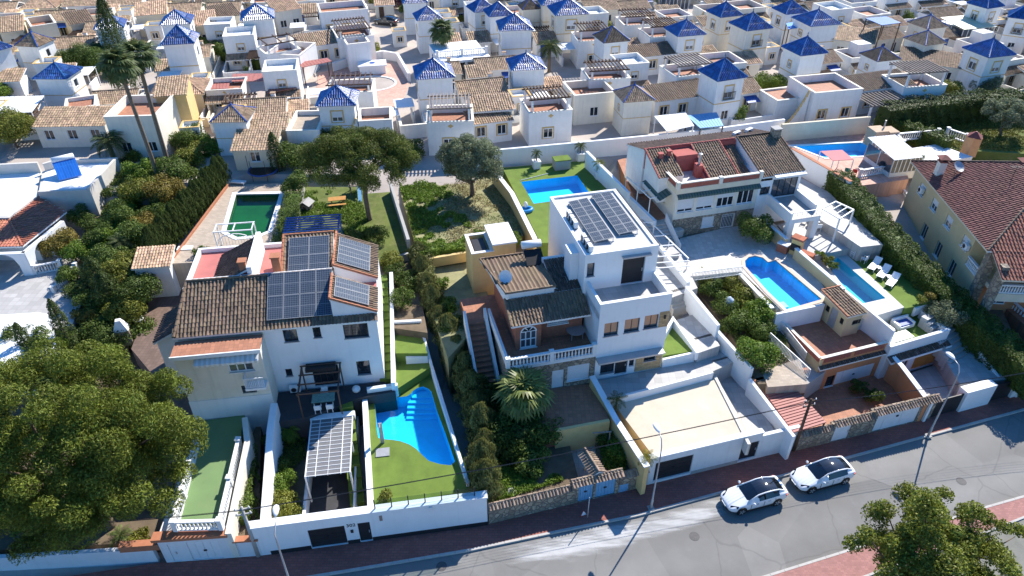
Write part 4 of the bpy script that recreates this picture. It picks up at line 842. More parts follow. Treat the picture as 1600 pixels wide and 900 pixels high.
 q=MB(BLACKP);q.hexa([(-.75,-1.6,-.25),(.75,-1.6,-.25),(.75,-.3,.45),(-.75,-.3,.45)],[(-.75,-1.6,-.17),(.75,-1.6,-.17),(.75,-.3,.53),(-.75,-.3,.53)]);q.build('collector',b);q=MB(GMET);[q.beam((x,y,-.6),(x,y,.55),.05)for x in(-.6,.6)for y in(-.2,.2)];q.build('stand',b)
 d=fr.l(785,445,10.4);dish('satellite_dish','white satellite dish on the left edge of the brown tiled roof',fr.w(x0+.6,5.6,6.3),fr.rz-.6,.55,WMET,30)
 st=thing('outdoor_staircase','terracotta stairs with white parapets up the left side of the brick house','staircase',fr=fr);stairs(st,fr,XL-1.9,XL-.5,.9,-1.4,6.4,TZ,15,TERR,base=.4)
 for x in(XL-2.05,XL-.35):q=MB(W);q.raw([(x-.11,.8,-1.6),(x+.11,.8,-1.6),(x+.11,6.6,TZ-.4),(x-.11,6.6,TZ-.4),(x-.11,.8,-.5),(x+.11,.8,-.5),(x+.11,6.6,TZ+.95),(x-.11,6.6,TZ+.95)],[(3,2,1,0),(4,5,6,7),(0,1,5,4),(1,2,6,5),(2,3,7,6),(3,0,4,7)]);q.build('side_parapet',st)
 q=MB(TERR);q.box(XL-1.9,XL,6.4,9.5,-1,TZ);q.build('landing',st)
 tb=fr.l(900,528,6.3);table('garden_table','round grey patio table on the brick terrace',fr.w(tb.x,tb.y+.2,TZ),fr.rz,1.5,m=GMET,round_=True)
 an=thing('ochre_outbuilding','small ochre rooftop annex with white top and open tank hatch behind the brown roof','outbuilding',fr.w(*fr.l(745,455,5.4)),fr.rz)
 m=MB(OC);m.box(-.3,1.6,0,3.2,-1,3.6);m.box(1.602,3.6,0,3.2,-1,4.6);m.build('wall',an);parapet(an,-.3,1.6,0,3.2,3.602,.4,OC,.2,cap=W);q=MB(W);q.box(1.5,3.7,-.1,3.3,4.602,4.75);q.build('roof',an);q=MB(DMET);q.box(.1,1.2,.5,2.6,3.61,3.85);q.build('tank',an)
house_c()
def house_d():
 fr=HD;t=thing('modern_house','modern white three-storey house with roof terrace, buff stone cladding and rooftop solar panels','house',fr=fr)
 X1=5.75;ZF=7.4;TF=6.5;fc=front_face(0)
 o3=[opx(fr,0,*k)for k in((945,506,965,523),(977,500,998,517),(1008,494,1027,511))]
 oa=opx(fr,0,939,566,959,581);od=opx(fr,0,962,561,978,588);od=(od[0],od[1],.02,od[3]);oe=opx(fr,0,984,559,990,572);oh=opx(fr,0,1007,552,1024,562)
 m=MB(WB);wall(m,fc,X1,-.6,ZF,o3+[oa,od,oe,oh],.25);YB=12.6;y1=3.2
 body(m,0,X1,0,y1+.001,-.6,TF,top=False);wall(m,left_face(-.25,YB),YB-y1,-.6,9.7);wall(m,right_face(X1,y1),YB-y1,-.6,9.7,[(2.0,3.2,7,8.6)]);wall(m,Face((X1,YB),(-1,0)),X1+.25,-.6,9.7)
 ft=front_face(y1);ow=opx(fr,y1,918,412,928,431);ot=opx(fr,y1,974,406,1004,440);ot=(ot[0],ot[1],TF+.03,ot[3]);wall(m,ft,X1+.25,TF-.6,9.7,[ow,ot],.25,-.25);m.build('wall',t)
 for o in o3:w=window(fc,o,t,DMET,GLASSG,2,1,.22,.06,GMET);b=MB(mat('orange_roller_blind',(.55,.30,.18),.8,.06,2));fbox(b,fc,o[0]+.07,o[1]-.07,o[2]+.28,o[3]-.07,-.165,-.15);b.build('blind',w)
 window(fc,oa,t,DMET,GLASS,2,1,.22,.06,GMET);door(fc,od,t,DMET,.2);window(fc,oe,t,DMET,GLASS,1,1,.22,.05,None);window(fc,oh,t,DMET,GLASS,2,1,.22,.05,GMET)
 window(ft,ow,t,DMET,GLASSG,1,1,.22,.06,GMET);door(ft,ot,t,DMET,.22)
 q=MB(GMET);fbox(q,ft,ot[0]-.15,ot[1]+.35,ot[3]+.25,ot[3]+.38,0,.35);q.build('door_canopy',t)
 q=MB(GTILE);q.box(.2,X1-.2,.2,y1-.001,TF-.1,TF);q.build('terrace_floor',t)
 [parapet(t,0.0,X1,0.004,y1,TF-.6,ZF-TF+.6,WB,.22,sd)for sd in 'lr'];q=MB(WB);q.box(.001,X1,.006,.22,TF,ZF+.06);q.box(-.05,X1+.05,-.04,.26,ZF+.061,ZF+.11);q.build('parapet_cap',t)
 q=MB(BUFF);e=.03;a0=oe[1]+.1
 for x0,x1,z0,z1 in((a0,oh[0],.0,2.05),(oh[0],oh[1],.0,oh[2]),(oh[0],oh[1],oh[3],2.05),(oh[1],X1-.05,0,2.05),(o3[2][1]+.04,X1-.02,o3[2][2]-.05,o3[2][3]+.15)):fbox(q,fc,x0+.002,x1-.002,z0,z1,.001,e)
 q.build('stone_cladding',t);q=MB(GMET);fbox(q,fc,.0,X1-.2,2.08,2.22,.001,.75);q.build('canopy',t)
 q=MB(DMET);fbox(q,fc,X1-.45,X1-.3,5.2,5.5,0,.14);q.build('wall_lamp',t)
 q=MB(mat('light_grey_roof_coating',(.52,.51,.49),.8,.06,.5,stain=(.36,.35,.33),stain_amt=.5));q.box(-.24,X1-.01,y1+.01,YB-.01,9.5,9.702);q.build('roof',t);parapet(t,-.27,X1+.02,y1-.02,YB+.02,9.703,.16,WB,.24,'fbl');q=MB(WB);q.box(X1-.3,X1+.02,y1+.22,YB-.22,9.703,9.85);q.build('parapet',t);q=MB(DMET);q.box(X1+.021,X1+.10,y1,YB,9.72,9.9);q.build('roof_gutter',t)
 q=MB(WB);q.box(-.95,-.26,4.6,6.0,1.5,9.2);q.build('chimney_shaft',t)
 for i,(x,lab)in enumerate(((.95,'left tilted rack of ten solar panels beside the roof air conditioners'),(3.2,'right tilted rack of ten solar panels on the white flat roof'))):
  s=thing('solar_array',lab,'solar panels',fr.w(x,y1+1.5+.6*i,9.72),fr.rz,'rooftop solar arrays');tl=R(14);solar_panels(s,(0,0,.22),(0.99,0.0,0.10),(0,1,0),2,5,.82,1.28);r=MB(ALU)
  for k in range(6):y=.05+k*1.29;r.beam((.05,y,.2),(1.62,y,.36),.05);r.beam((.1,y,.0),(.1,y,.18),.05);r.beam((1.6,y,.0),(1.6,y,.35),.05);r.beam((.0,y,.02),(1.7,y,.02),.06)
  r.build('rack',s)
 for k,y in enumerate((3.9,4.55,5.2,7.6,8.3,8.95)):aircon('air_conditioner',f'air conditioner, {("nearest", "second", "third", "fourth", "fifth", "farthest")[k]} in the row on the left edge of the white flat roof',fr.w(.32,y,9.72),fr.rz-R(90),'air conditioners along the roof edge')
house_d()
def openwork(parent,fc,a0,a1,z0,z1,m=None,name='openwork_brick'):
 q=MB(m or BRICKW);n=max(2,int((a1-a0)/.3));w=(a1-a0)/n
 for r in range(2):
  for i in range(n):x=a0+i*w;z=z0+r*(z1-z0)/2;fbox(q,fc,x+.02,x+w*.62,z+.02,z+(z1-z0)/2-.03,-.02,.03)
 b=MB(REDR);fbox(b,fc,a0,a1,z0,z1,-.02,.006);p=b.build('brick_band',parent);o=q.build(name,p);o['kind']='stuff'
def house_e():
 fr=HE;t=thing('semi_detached_house','cream house with red walled roof terrace and green awning joined to a white glazed neighbour','house',fr=fr);fc=front_face(0)
 X0,X1,TF=-1.95,7.05,4.9
 q=lambda x0,y0,x1,y1:opx(fr,0,x0/5+960,y0/5+190,x1/5+960,y1/5+190)
 ow=[q(505,600,610,700),q(655,580,765,675),q(815,560,925,650),q(975,535,1080,625)];ob=q(690,750,770,815);od=q(845,728,915,840);od=(od[0],od[1],.02,od[3])
 ow=[(o[0],o[1],2.6,4.15)for o in ow]
 m=MB(STONE);wall(m,fc,X1-X0,-.5,1.9,[o for o in(od,)]+[ob],.2,X0);m.build('stone_base',t)
 m=MB(PALE);wall(m,fc,X1-X0,1.9,TF,ow,.2,X0);body(m,X0,X1,0,9.8,-.5,TF,ops_l=[(4.5,5.6,2.2,4.2),(6.6,7.6,2.6,4.2)]);m.build('wall',t)
 for i,o in enumerate(ow):
  window(fc,o,t,PVC,GLASS,2 if i<2 else 3,1,.18,.08,W,shutter=(.78,.8,.35,.0)[i])
 window(fc,ob,t,PVC,GLASSG,1,1,.18,.08,W,shutter=.9);door(fc,od,t,GLASSG,.18);window(fc,(od[0],od[1],.06,od[3]-.02),t,WMET,GLASSG,1,1,.1,.05,None,bars=WMET,name='door_grille')
 a=MB(mat('striped_green_awning',(.04,.09,.075),.8,.1,2,kind=brickk(.3,30,.1,(.10,.14,.12),0)));a.raw([(X0,-.01,TF-.15),(X1,-.01,TF-.15),(X1,-.4,TF-.38),(X0,-.4,TF-.38),(X1,-.4,TF-.58),(X0,-.4,TF-.58)],[(0,3,2,1),(3,5,4,2)]);a.build('awning',t)
 p=MB(CR);fbox(p,fc,X0-.1,X1+.05,TF-.14,TF+.42,-.2,.08);fbox(p,left_face(X0,6.2),0,6.0,TF-.14,TF+.42,-.2,.1);p.build('parapet',t)
 openwork(t,front_face(-.02),X0,2.4,TF+.43,TF+.95);openwork(t,front_face(-.02),2.8,X1-.2,TF+.43,TF+.95);openwork(t,left_face(X0-.02,6.2),0.2,6,TF+.43,TF+.95)
 c=MB(PALE);c.box(X0-.12,X1+.1,-.12,.2,TF+.96,TF+1.05);c.box(X0-.12,X0+.2,.201,6.2,TF+.96,TF+1.05);[c.box(x-.17,x+.17,-.15,.22,TF+.42,TF+1.15)for x in(X0+.05,2.6,X1-.05)];c.build('coping',t)
 f=MB(mat('pale_roof_terrace',(.62,.58,.54),.7,.06,1,kind=brickk(.4,.4,.015,(.5,.47,.44),0)));f.box(X0+.2,X1-.2,.2,6,TF+.002,TF+.05);f.build('terrace_floor',t)
 zr,yr,sl=7.0,5.7,.36;Z=lambda y:zr-(yr-y)*sl
 r=MB(REDR);r.prism([(-.35,3.9),(2.0,3.9),(2.0,5.6),(-.35,5.6)],TF,6.75);r.prism([(1.75,.75),(2.1,.75),(2.1,5.55),(1.75,5.55)],TF,lambda p:Z(p[1])-.1);r.prism([(1.2,2.2),(1.75,2.2),(1.75,3.0),(1.2,3.0)],TF,6.3);r.prism([(5.15,2.4),(7.0,2.4),(7.0,5.6),(5.15,5.6)],TF,lambda p:Z(p[1])-.7);r.box(-2.9,7.2,5.6,5.8,TF,zr-.05);r.build('red_wall',t)
 w=MB(W);w.prism([(2.1,.8),(5.15,.8),(5.15,5.5),(2.1,5.5)],TF,lambda p:Z(p[1])-.16);w.prism([(-2.9,2.0),(-.36,2.0),(-.36,5.55),(-2.9,5.55)],TF-2,lambda p:Z(p[1])-.16);w.prism([(-3.0,5.81),(11.9,5.81),(11.9,9.8),(-3.0,9.8)],TF-3,lambda p:zr-.2-(p[1]-yr)*.3);w.build('gable_wall',t)
 tile_roof([[(2.0,.7,Z(.7)),(5.2,.7,Z(.7)),(5.2,yr,zr),(2.0,yr,zr)]],BTILE,t,.27,.36,[((2.0,.7,Z(.7)),(2.0,yr,zr)),((5.2,.7,Z(.7)),(5.2,yr,zr))],rm=REDR,seed=21)
 tile_roof([[(-3.0,1.9,Z(1.9)),(-.4,1.9,Z(1.9)),(-.4,yr,zr),(-3.0,yr,zr)]],BTILE,t,.27,.36,[((-3.0,1.9,Z(1.9)),(-3.0,yr,zr))],rm=REDR,seed=22)
 tile_roof([[(5.3,1.8,Z(1.8)-.6),(6.95,1.8,Z(1.8)-.6),(6.95,yr-.1,zr-.6),(5.3,yr-.1,zr-.6)]],BTILE,t,.27,.36,seed=23)
 tile_roof([[(12.0,10,zr-1.3),(-3.1,10,zr-1.3),(-3.1,yr,zr),(12.0,yr,zr)]],DTILE,t,.3,.5,[((-3.1,yr,zr),(7,yr,zr))],rm=REDR,seed=24)
 q_=MB(GMET);q_.tube([(1.5,2.6,6.3),(1.5,2.6,7.3)],.14,8);q_.lathe([(.2,7.3),(.22,7.42),(.02,7.5)],(1.5,2.6,0),8);q_.build('flue',t)
 chimney(t,-1.9,4.4,6.5,.35,.35,.5,REDR);chimney(t,-.9,4.6,6.6,.35,.35,.5,REDR)
 pt=thing('side_awning','green striped awning folded out on the left side of the cream house','awning',fr=fr);s=MB(MATS['striped_green_awning']);s.hexa([(X0-1.3,.8,3.75),(X0-.12,.8,4.35),(X0-.12,5,4.35),(X0-1.3,5,3.75)],[(X0-1.3,.8,3.8),(X0-.12,.8,4.4),(X0-.12,5,4.4),(X0-1.3,5,3.8)]);s.build('canopy',pt);s=MB(WMET);s.beam((X0-1.3,.8,3.75),(X0-1.3,5,3.75),.06);s.build('front_bar',pt)
 aircon('air_conditioner','white air conditioner on the left wall of the red terrace house',fr.w(X0-.5,5.6,3.9),fr.rz-R(90));
 for i in(0,1):
  p=fr.l(1150+20*i,213-9*i,11.6);aircon('air_conditioner',('left','right')[i]+' one of two air conditioners on the dark rear roof by the white wall',fr.w(p.x,p.y,6.15-.3*i),fr.rz+.4,'air conditioners on the rear roof',1.25)
 x0,x1=7.06,11.9;ff=front_face(.2);og=opx(fr,.2,1249,283,1284,305);og=(8.75,11.6,2.75,4.75);ol=opx(fr,0.0,1189,293,1202,303)
 m=MB(WB);wall(m,front_face(0),1.5,-.3,4.9,[(ol[0],min(ol[1],8.4),ol[2],ol[3])],.2,x0);wall(m,ff,x1-x0-1.5,-.3,5.2,[og],.3,x0+1.5);body(m,x0,x1,.21,9.7,-.3,5.2);m.build('white_wall',t)
 window(front_face(0),(ol[0],min(ol[1],8.4),ol[2],ol[3]),t,DMET,GLASS,2,1,.18,.06,W);window(ff,og,t,DMET,GLASSG,4,1,.12,.06,None,name='glazed_front')
 q_=MB(W);q_.box(8.5,x1+.1,-.5,.2,5.2,5.38);q_.build('porch_roof',t);tile_roof([[(x0-.05,-.1,5.35),(x0+1.5,-.1,5.35),(x0+1.5,.6,5.6),(x0-.05,.6,5.6)]],DTILE,t,.27,.36,seed=27)
 w=MB(WB);w.prism([(x0+.2,.3),(x1,.3),(x1,5.7),(x0+.2,5.7)],5.2,lambda p:5.25+(p[1])*.3);w.build('gable_wall',t)
 tile_roof([[(x0+.2,.1,5.4),(x1+.1,.1,5.4),(x1+.1,yr+.05,7.1),(x0+.2,yr+.05,7.1)]],BTILE,t,.27,.36,[((x0+.2,.1,5.45),(x0+.2,yr,7.15)),((x1+.1,.1,5.45),(x1+.1,yr,7.15)),((x0+.2,yr,7.15),(x1,yr,7.15))],rm=DTILE,seed=28)
 chimney(t,x1-.4,5.3,6.3,.8,.8,1.5,STONE,CONC)
 bx0,bx1,by=8.3,11.75,-4.2;q_=MB(WB);q_.box(bx0,bx1,by,.19,2.2,2.6);q_.box(bx0,bx0+.2,by,.19,2.601,3.35);q_.build('balcony',t);q_=MB(GTILE);q_.box(bx0+.21,bx1-.02,by+.02,.18,2.601,2.63);q_.build('balcony_floor',t)
 [(lambda q:(q.box(x-.3,x+.3,by+.02,by+.62,-.2,2.198),q.build('porch_column',t)))(MB(WB))for x in(bx0+.35,bx1-.35)];q_=MB(WB);q_.box(bx1-.2,bx1,by+.9,.19,2.601,3.4);q_.build('balcony_parapet',t)
 railing(t,[(bx0+.2,by+.05,2.6),(bx1,by+.05,2.6)],.8,CLEAR if False else GMET,.5,.01,'balcony_railing')
house_e()
AE=front((1272,611),(1345,592),.4)
def annex_e():
 fr=AE;t=thing('ochre_annex','ochre and salmon annex with brick edged roof terrace and white garage door in the courtyard','annex',fr=fr);fc=front_face(0);X0,X1,D,TF=-.35,6.3,5.0,3.05
 og=opx(fr,0,1308,582,1352,608);og=(og[0],og[1],.03,og[3]);oo=opx(fr,0,1293,589,1300,602)
 m=MB(SALM);wall(m,fc,X1-X0,-.3,3.75,[og,oo],.2,X0);m.build('front_wall',t);m=MB(YEL);body(m,X0,X1,.002,D,-.3,TF,top=False);m.build('wall',t);garage(fc,og,t,WMET,.15,5,True);window(fc,oo,t,DMET,GLASS,1,1,.15,.05,W)
 q=MB(TERR);q.box(X0+.2,X1-.2,.2,D+.5,TF-.15,TF);q.build('terrace_floor',t);parapet(t,X0,X1,-.002,D,TF-.14,.52+.14,YEL,.2,'l');parapet(t,X0+.2,X1,-.002,D,TF,.68,SALM,.2,'f')
 openwork(t,left_face(X0-.01,D),.3,D-.2,TF+.1,TF+.55);openwork(t,front_face(-.02),X0+.3,2.6,TF+.15,TF+.6);openwork(t,front_face(-.02),3.0,X1-.3,TF+.15,TF+.6)
 c=MB(PALE);c.box(X0-.03,X1+.02,-.05,.22,TF+.7,TF+.745);c.box(X0-.03,X0+.22,.25,D,TF+.53,TF+.58);c.build('coping',t)
 tile_roof([[(X0-.1,-.3,2.76),(X1,-.3,2.76),(X1,-.01,2.92),(X0-.1,-.01,2.92)]],DTILE,t,.27,.4,seed=31)
 h=thing('terrace_hut','small ochre hut with brown tiled roof and grey door on the brick edged roof terrace','hut',fr=fr)
 a=fr.l(1315,526,3.45);b=fr.l(1350,517,3.45);c_=fr.l(1284,497,3.45);hx0,hx1,hy0,hy1=a.x-.1,5.1,a.y,a.y+3.0
 fl=left_face(hx0,hy1);ol=[(.5,.95,TF+1.1,TF+1.7),(2.35,2.75,TF+1.1,TF+1.7)];odd=(1.15,1.95,TF+.02,TF+2.0);of=(.75,1.65,TF+1.1,TF+1.6);f2=front_face(hy0,hx0)
 m=MB(YEL);wall(m,fl,hy1-hy0,TF,TF+2.4,ol+[odd],.15);wall(m,f2,hx1-hx0,TF,TF+2.4,[of],.15);wall(m,right_face(hx1,hy0),hy1-hy0,TF,TF+2.4);wall(m,Face((hx1,hy1),(-1,0)),hx1-hx0,TF,TF+2.4);m.build('wall',h)
 door(fl,odd,h,GMET,.1)
 for k,(F_,o)in enumerate(((fl,ol[0]),(fl,ol[1]),(f2,of))):
  v=MB(DMET);n=2 if k<2 else 4
  for i in range(n):
   for j in range(3 if k<2 else 2):aw=(o[1]-o[0])/n;zh=(o[3]-o[2])/(3 if k<2 else 2);fbox(v,F_,o[0]+i*aw+.02,o[0]+(i+1)*aw-.04,o[2]+j*zh+.03,o[2]+(j+1)*zh-.03,-.149,-.02)
  v.build('vent_blocks',h)
 z0,z1=TF+2.45,TF+2.75;tile_roof([[(hx0-.3,hy0-.3,z0),(hx1+.3,hy0-.3,z0),(hx1+.3,hy1+.3,z1),(hx0-.3,hy1+.3,z1)]],BTILE,h,.27,.36,[((hx0-.3,hy0-.3,z0),(hx0-.3,hy1+.3,z1)),((hx0-.3,hy1+.3,z1),(hx1+.3,hy1+.3,z1))],rm=TERRAC,deck=PALE,seed=32)
annex_e()
AF=front((1418,578),(1490,556),.4)
def annex_f():
 fr=AF;t=thing('white_annex','white annex with turf roof terrace and bamboo screen over a grey tiled courtyard','annex',fr=fr);fc=front_face(0);X0,X1,D,TF=-3.3,3.25,4.4,2.75
 od=(-1.6,-.35,.05,2.05);m=MB(WB);wall(m,fc,X1-X0,-.3,3.6,[od],.15,X0);body(m,X0,X1,.002,D,-.3,TF,top=False);m.build('wall',t);window(fc,od,t,PVC,GLASSG,3,1,.12,.06,None,name='glazed_door')
 q=MB(LAWN);q.box(X0+.2,X1-.2,.2,D+.3,TF-.1,TF);q.build('turf',t);parapet(t,X0,X1,0.002,D+.3,TF-.2,1.05,WB,.22,'r');q=MB(WB);q.box(X0,X1-.221,.004,.22,TF,3.598);q.box(X0-.02,X1+.03,-.03,.25,3.601,3.66);q.box(X0,X0+.8,.23,1.4,TF,3.5);q.build('parapet',t)
 tile_roof([[(X0,-.55,2.3),(X1+.1,-.55,2.3),(X1+.1,-.01,2.55),(X0,-.01,2.55)]],DTILE,t,.27,.4,seed=33);q=MB(WB);q.box(X0,X1+.15,-.62,-.56,2.12,2.32);q.box(X1,X1+.14,-.55,0,-.3,2.3);q.build('canopy_fascia',t)
 b=MB(WOODO);n=16
 for i in range(n):x=.35+2.5*i/n;b.tube([(x,-.06,.1),(x,-.06,1.75)],.055,5)
 b.build('bamboo_screen',t)
 g='white furniture on the small turf terrace';p=fr.w(-1.0,1.2,TF);table('low_table','white rectangular table on the small turf terrace',p,fr.rz,2.2,1.0,.5);
 p=fr.w(-1.3,2.7,TF);table('low_table','white square side table on the small turf terrace near its left wall',p,fr.rz,1.3,1.2,.45)
 s=thing('sofa','white garden sofa box on the small turf terrace with blue cushion','sofa',fr.w(.7,2.6,TF),fr.rz);q=MB(PLASTW);q.box(-.9,.9,-.5,.5,.1,.4);q.build('seat',s);q=MB(PLASTW);q.box(-.9,.9,.35,.5,.401,.8);q.box(-.9,-.75,-.5,.349,.401,.65);q.box(.75,.9,-.5,.349,.401,.65);q.build('backrest',s);q=MB(BLUEP);q.box(-.7,.7,-.4,.3,.402,.5);q.build('cushion',s)
 s=thing('blue_tarpaulin','crumpled blue tarpaulin at the back wall of the small turf terrace','tarpaulin',fr.w(.6,4.0,TF),fr.rz);q=MB(mat('blue_tarpaulin',(.03,.15,.45),.5,.2,3));rg=random.Random(3);vs=[(-1+i*.4+rg.uniform(-.1,.1),-.3+j*.3,.1+rg.uniform(0,.35))for j in range(3)for i in range(6)];q.raw(vs,[(j*6+i,j*6+i+1,j*6+7+i,j*6+6+i)for j in range(2)for i in range(5)]);q.build('sheet',s)
annex_f()
def house_g():
 e1=at(1428,256,9.4);e0=at(1541,388,9.4);d=e1-e0;rz=math.atan2(d.y,d.x)-math.pi/2;fr=Fr((e0.x+.4,e0.y,3.2),rz);global HGF;HGF=fr
 D=d.length;t=thing('yellow_villa','large yellow villa with wine red tiled roof behind the tall hedge','house',fr=fr);fl=left_face(0,D);E=6.1
 ops=[];px={}
 def f(x0,y0,x1,y1):
  a,z0=fr.fx(x0,y0,0);b,z1=fr.fx(x1,y1,0);return(D-a,D-b,min(z0,z1),max(z0,z1))
 W_=[((1457,293),(1472,303)),((1480,312),(1494,324)),((1505,333),(1520,345)),((1421,243),(1434,257))]
 for c in(2.0,5.2,8.6,12.3):ops.append((c,c+1.25,3.9,5.1))
 for c in(5.3,8.8,12.0):ops.append((c,c+1.1,.6,2.2))
 m=MB(YEL);wall(m,fl,D-2.4,-1,E,ops,.2);wall(m,Face((0,2.4),(0,-1)),2.4,-1,3.0);body(m,2.2,15,0,D,-1,E-.01);m.face((0,0,-1),(2.2,0,-1),(2.2,0,3.0),(0,0,3.0));m.face((0,0,3.0),(2.2,0,3.0),(2.2,2.4,3.0),(0,2.4,3.0));m.face((0,2.4,3.0),(2.2,2.4,3.0),(2.2,2.4,E),(0,2.4,E));m.face((0,D,-1),(15,D,-1),(15,D,E),(0,D,E));m.build('wall',t)
 for i,o in enumerate(ops):window(fl,o,t,PVC,GLASSG if i<4 else GLASS,2,1,.18,.07,W,shutter=.5 if i<4 else 0)
 q=MB(STONE);q.box(-.08,.65,-.45,.25,-1,E-.05);q.build('stone_pier',t)
 P=lambda x,y,z=3.0:Vector((x,y,z));balustrade([P(.05,2.3),P(.05,.3)],'',WMET,parent=t,h=.9,posts=False,name='balustrade')
 q=MB(CR);q.box(.66,12,-2.2,-.01,2.6,3.0);q.box(.5,12,-2.3,-2.201,2.2,3.01);q.build('balcony',t);balustrade([P(.6,-2.1),P(8,-2.1)],'',WMET,parent=t,h=.9,post_every=4);q=MB(STONE);q.box(.1,.7,-2.4,-1.75,-1,E-.3);q.build('stone_pier',t);q=MB(SALM);q.box(.75,12,-.3,-.02,-1,2.59);q.build('ground_floor_wall',t)
 fq=front_face(-.3);window(fq,(1.6,3.1,.6,1.9),t,PVC,GLASSG,2,1,-.02,.07,W);q=MB(WMET);q.box(1.4,4.2,-1.0,-.3,2.1,2.25);q.build('canopy',t)
 s=.44;xr=7.4;zr=E+.1+s*(xr+.5);o=.5
 L=[(-o,D+o,E+.1),(-o,-o,E+.1),(xr,xr,zr),(xr,D-xr+1,zr)];Fq=[(-o,-o,E+.1),(15+o,-o,E+.1),(xr+.3,xr,zr),(xr,xr,zr)]
 tile_roof([L],WTILE,t,.3,.42,[((-o,-o,E+.15),(xr,xr,zr+.05)),((xr,xr,zr+.05),(xr,D-xr+1,zr+.05)),((-o,D+o,E+.15),(xr,D-xr+1,zr+.05))],rm=DTILE,deck=CR,seed=41)
 tile_roof([Fq],MTILE,t,.3,.42,seed=42);tile_roof([[(-.05,-3.2,E-1.05),(14,-3.2,E-1.05),(14,-.4,E+.12),(-.05,-.4,E+.12)]],MTILE,t,.3,.42,[((-.05,-3.2,E-1),(-.05,-.4,E+.17))],rm=WTILE,deck=CR,seed=43)
 tile_roof([[(15,D+o,E+.1),(-o,D+o,E+.1),(xr,D-xr+1,zr),(xr+.3,D-xr+1,zr)],[(15+o,-o,E+.1),(15+o,D+o,E+.1),(xr+.3,D-xr+1,zr),(xr+.3,xr,zr)]],WTILE,t,.3,.42,seed=44)
 p=fr.l(1465,262,10.6);chimney(t,p.x+.3,p.y,E+.3,.7,.7,1.7,PALE,WTILE,pots=True);p=fr.l(1590,268,11.5);chimney(t,p.x+.3,p.y,E+1.3,.7,.7,1.7,PALE,WTILE,pots=True)
 p=fr.l(1494,268,10.6);dish('satellite_dish','dark satellite dish on the wine red roof beside the left chimney',fr.w(p.x,p.y,E+.9),fr.rz+.5,.6,GMET,50);p=fr.l(1575,292,11);a=thing('tv_aerial','thin television aerial on the wine red roof near the hip','aerial',fr.w(p.x,p.y,E+1.3),0);q=MB(DMET);q.tube([(0,0,-.5),(0,0,2.6)],.025,5);q.build('mast',a);q=MB(DMET);q.beam((-.6,0,2.5),(.6,0,2.5),.03);[q.beam((x,-.3,2.5),(x,.3,2.5),.02)for x in(-.5,-.25,0,.25,.5)];q.build('antenna',a)
 for y,z,lab in((9.4,4.3,'air conditioner high on the yellow wall between the second and third windows'),(2.9,4.2,'air conditioner on the yellow wall beside the front window')):aircon('air_conditioner',lab,fr.w(-.25,y+(4.2 if y>9 else 0),z),fr.rz-R(90))
house_g()
def pxprism(mb,pts,z1,z0):P=pxpoly(pts,z1);mb.prism(P,z0,z1);return P
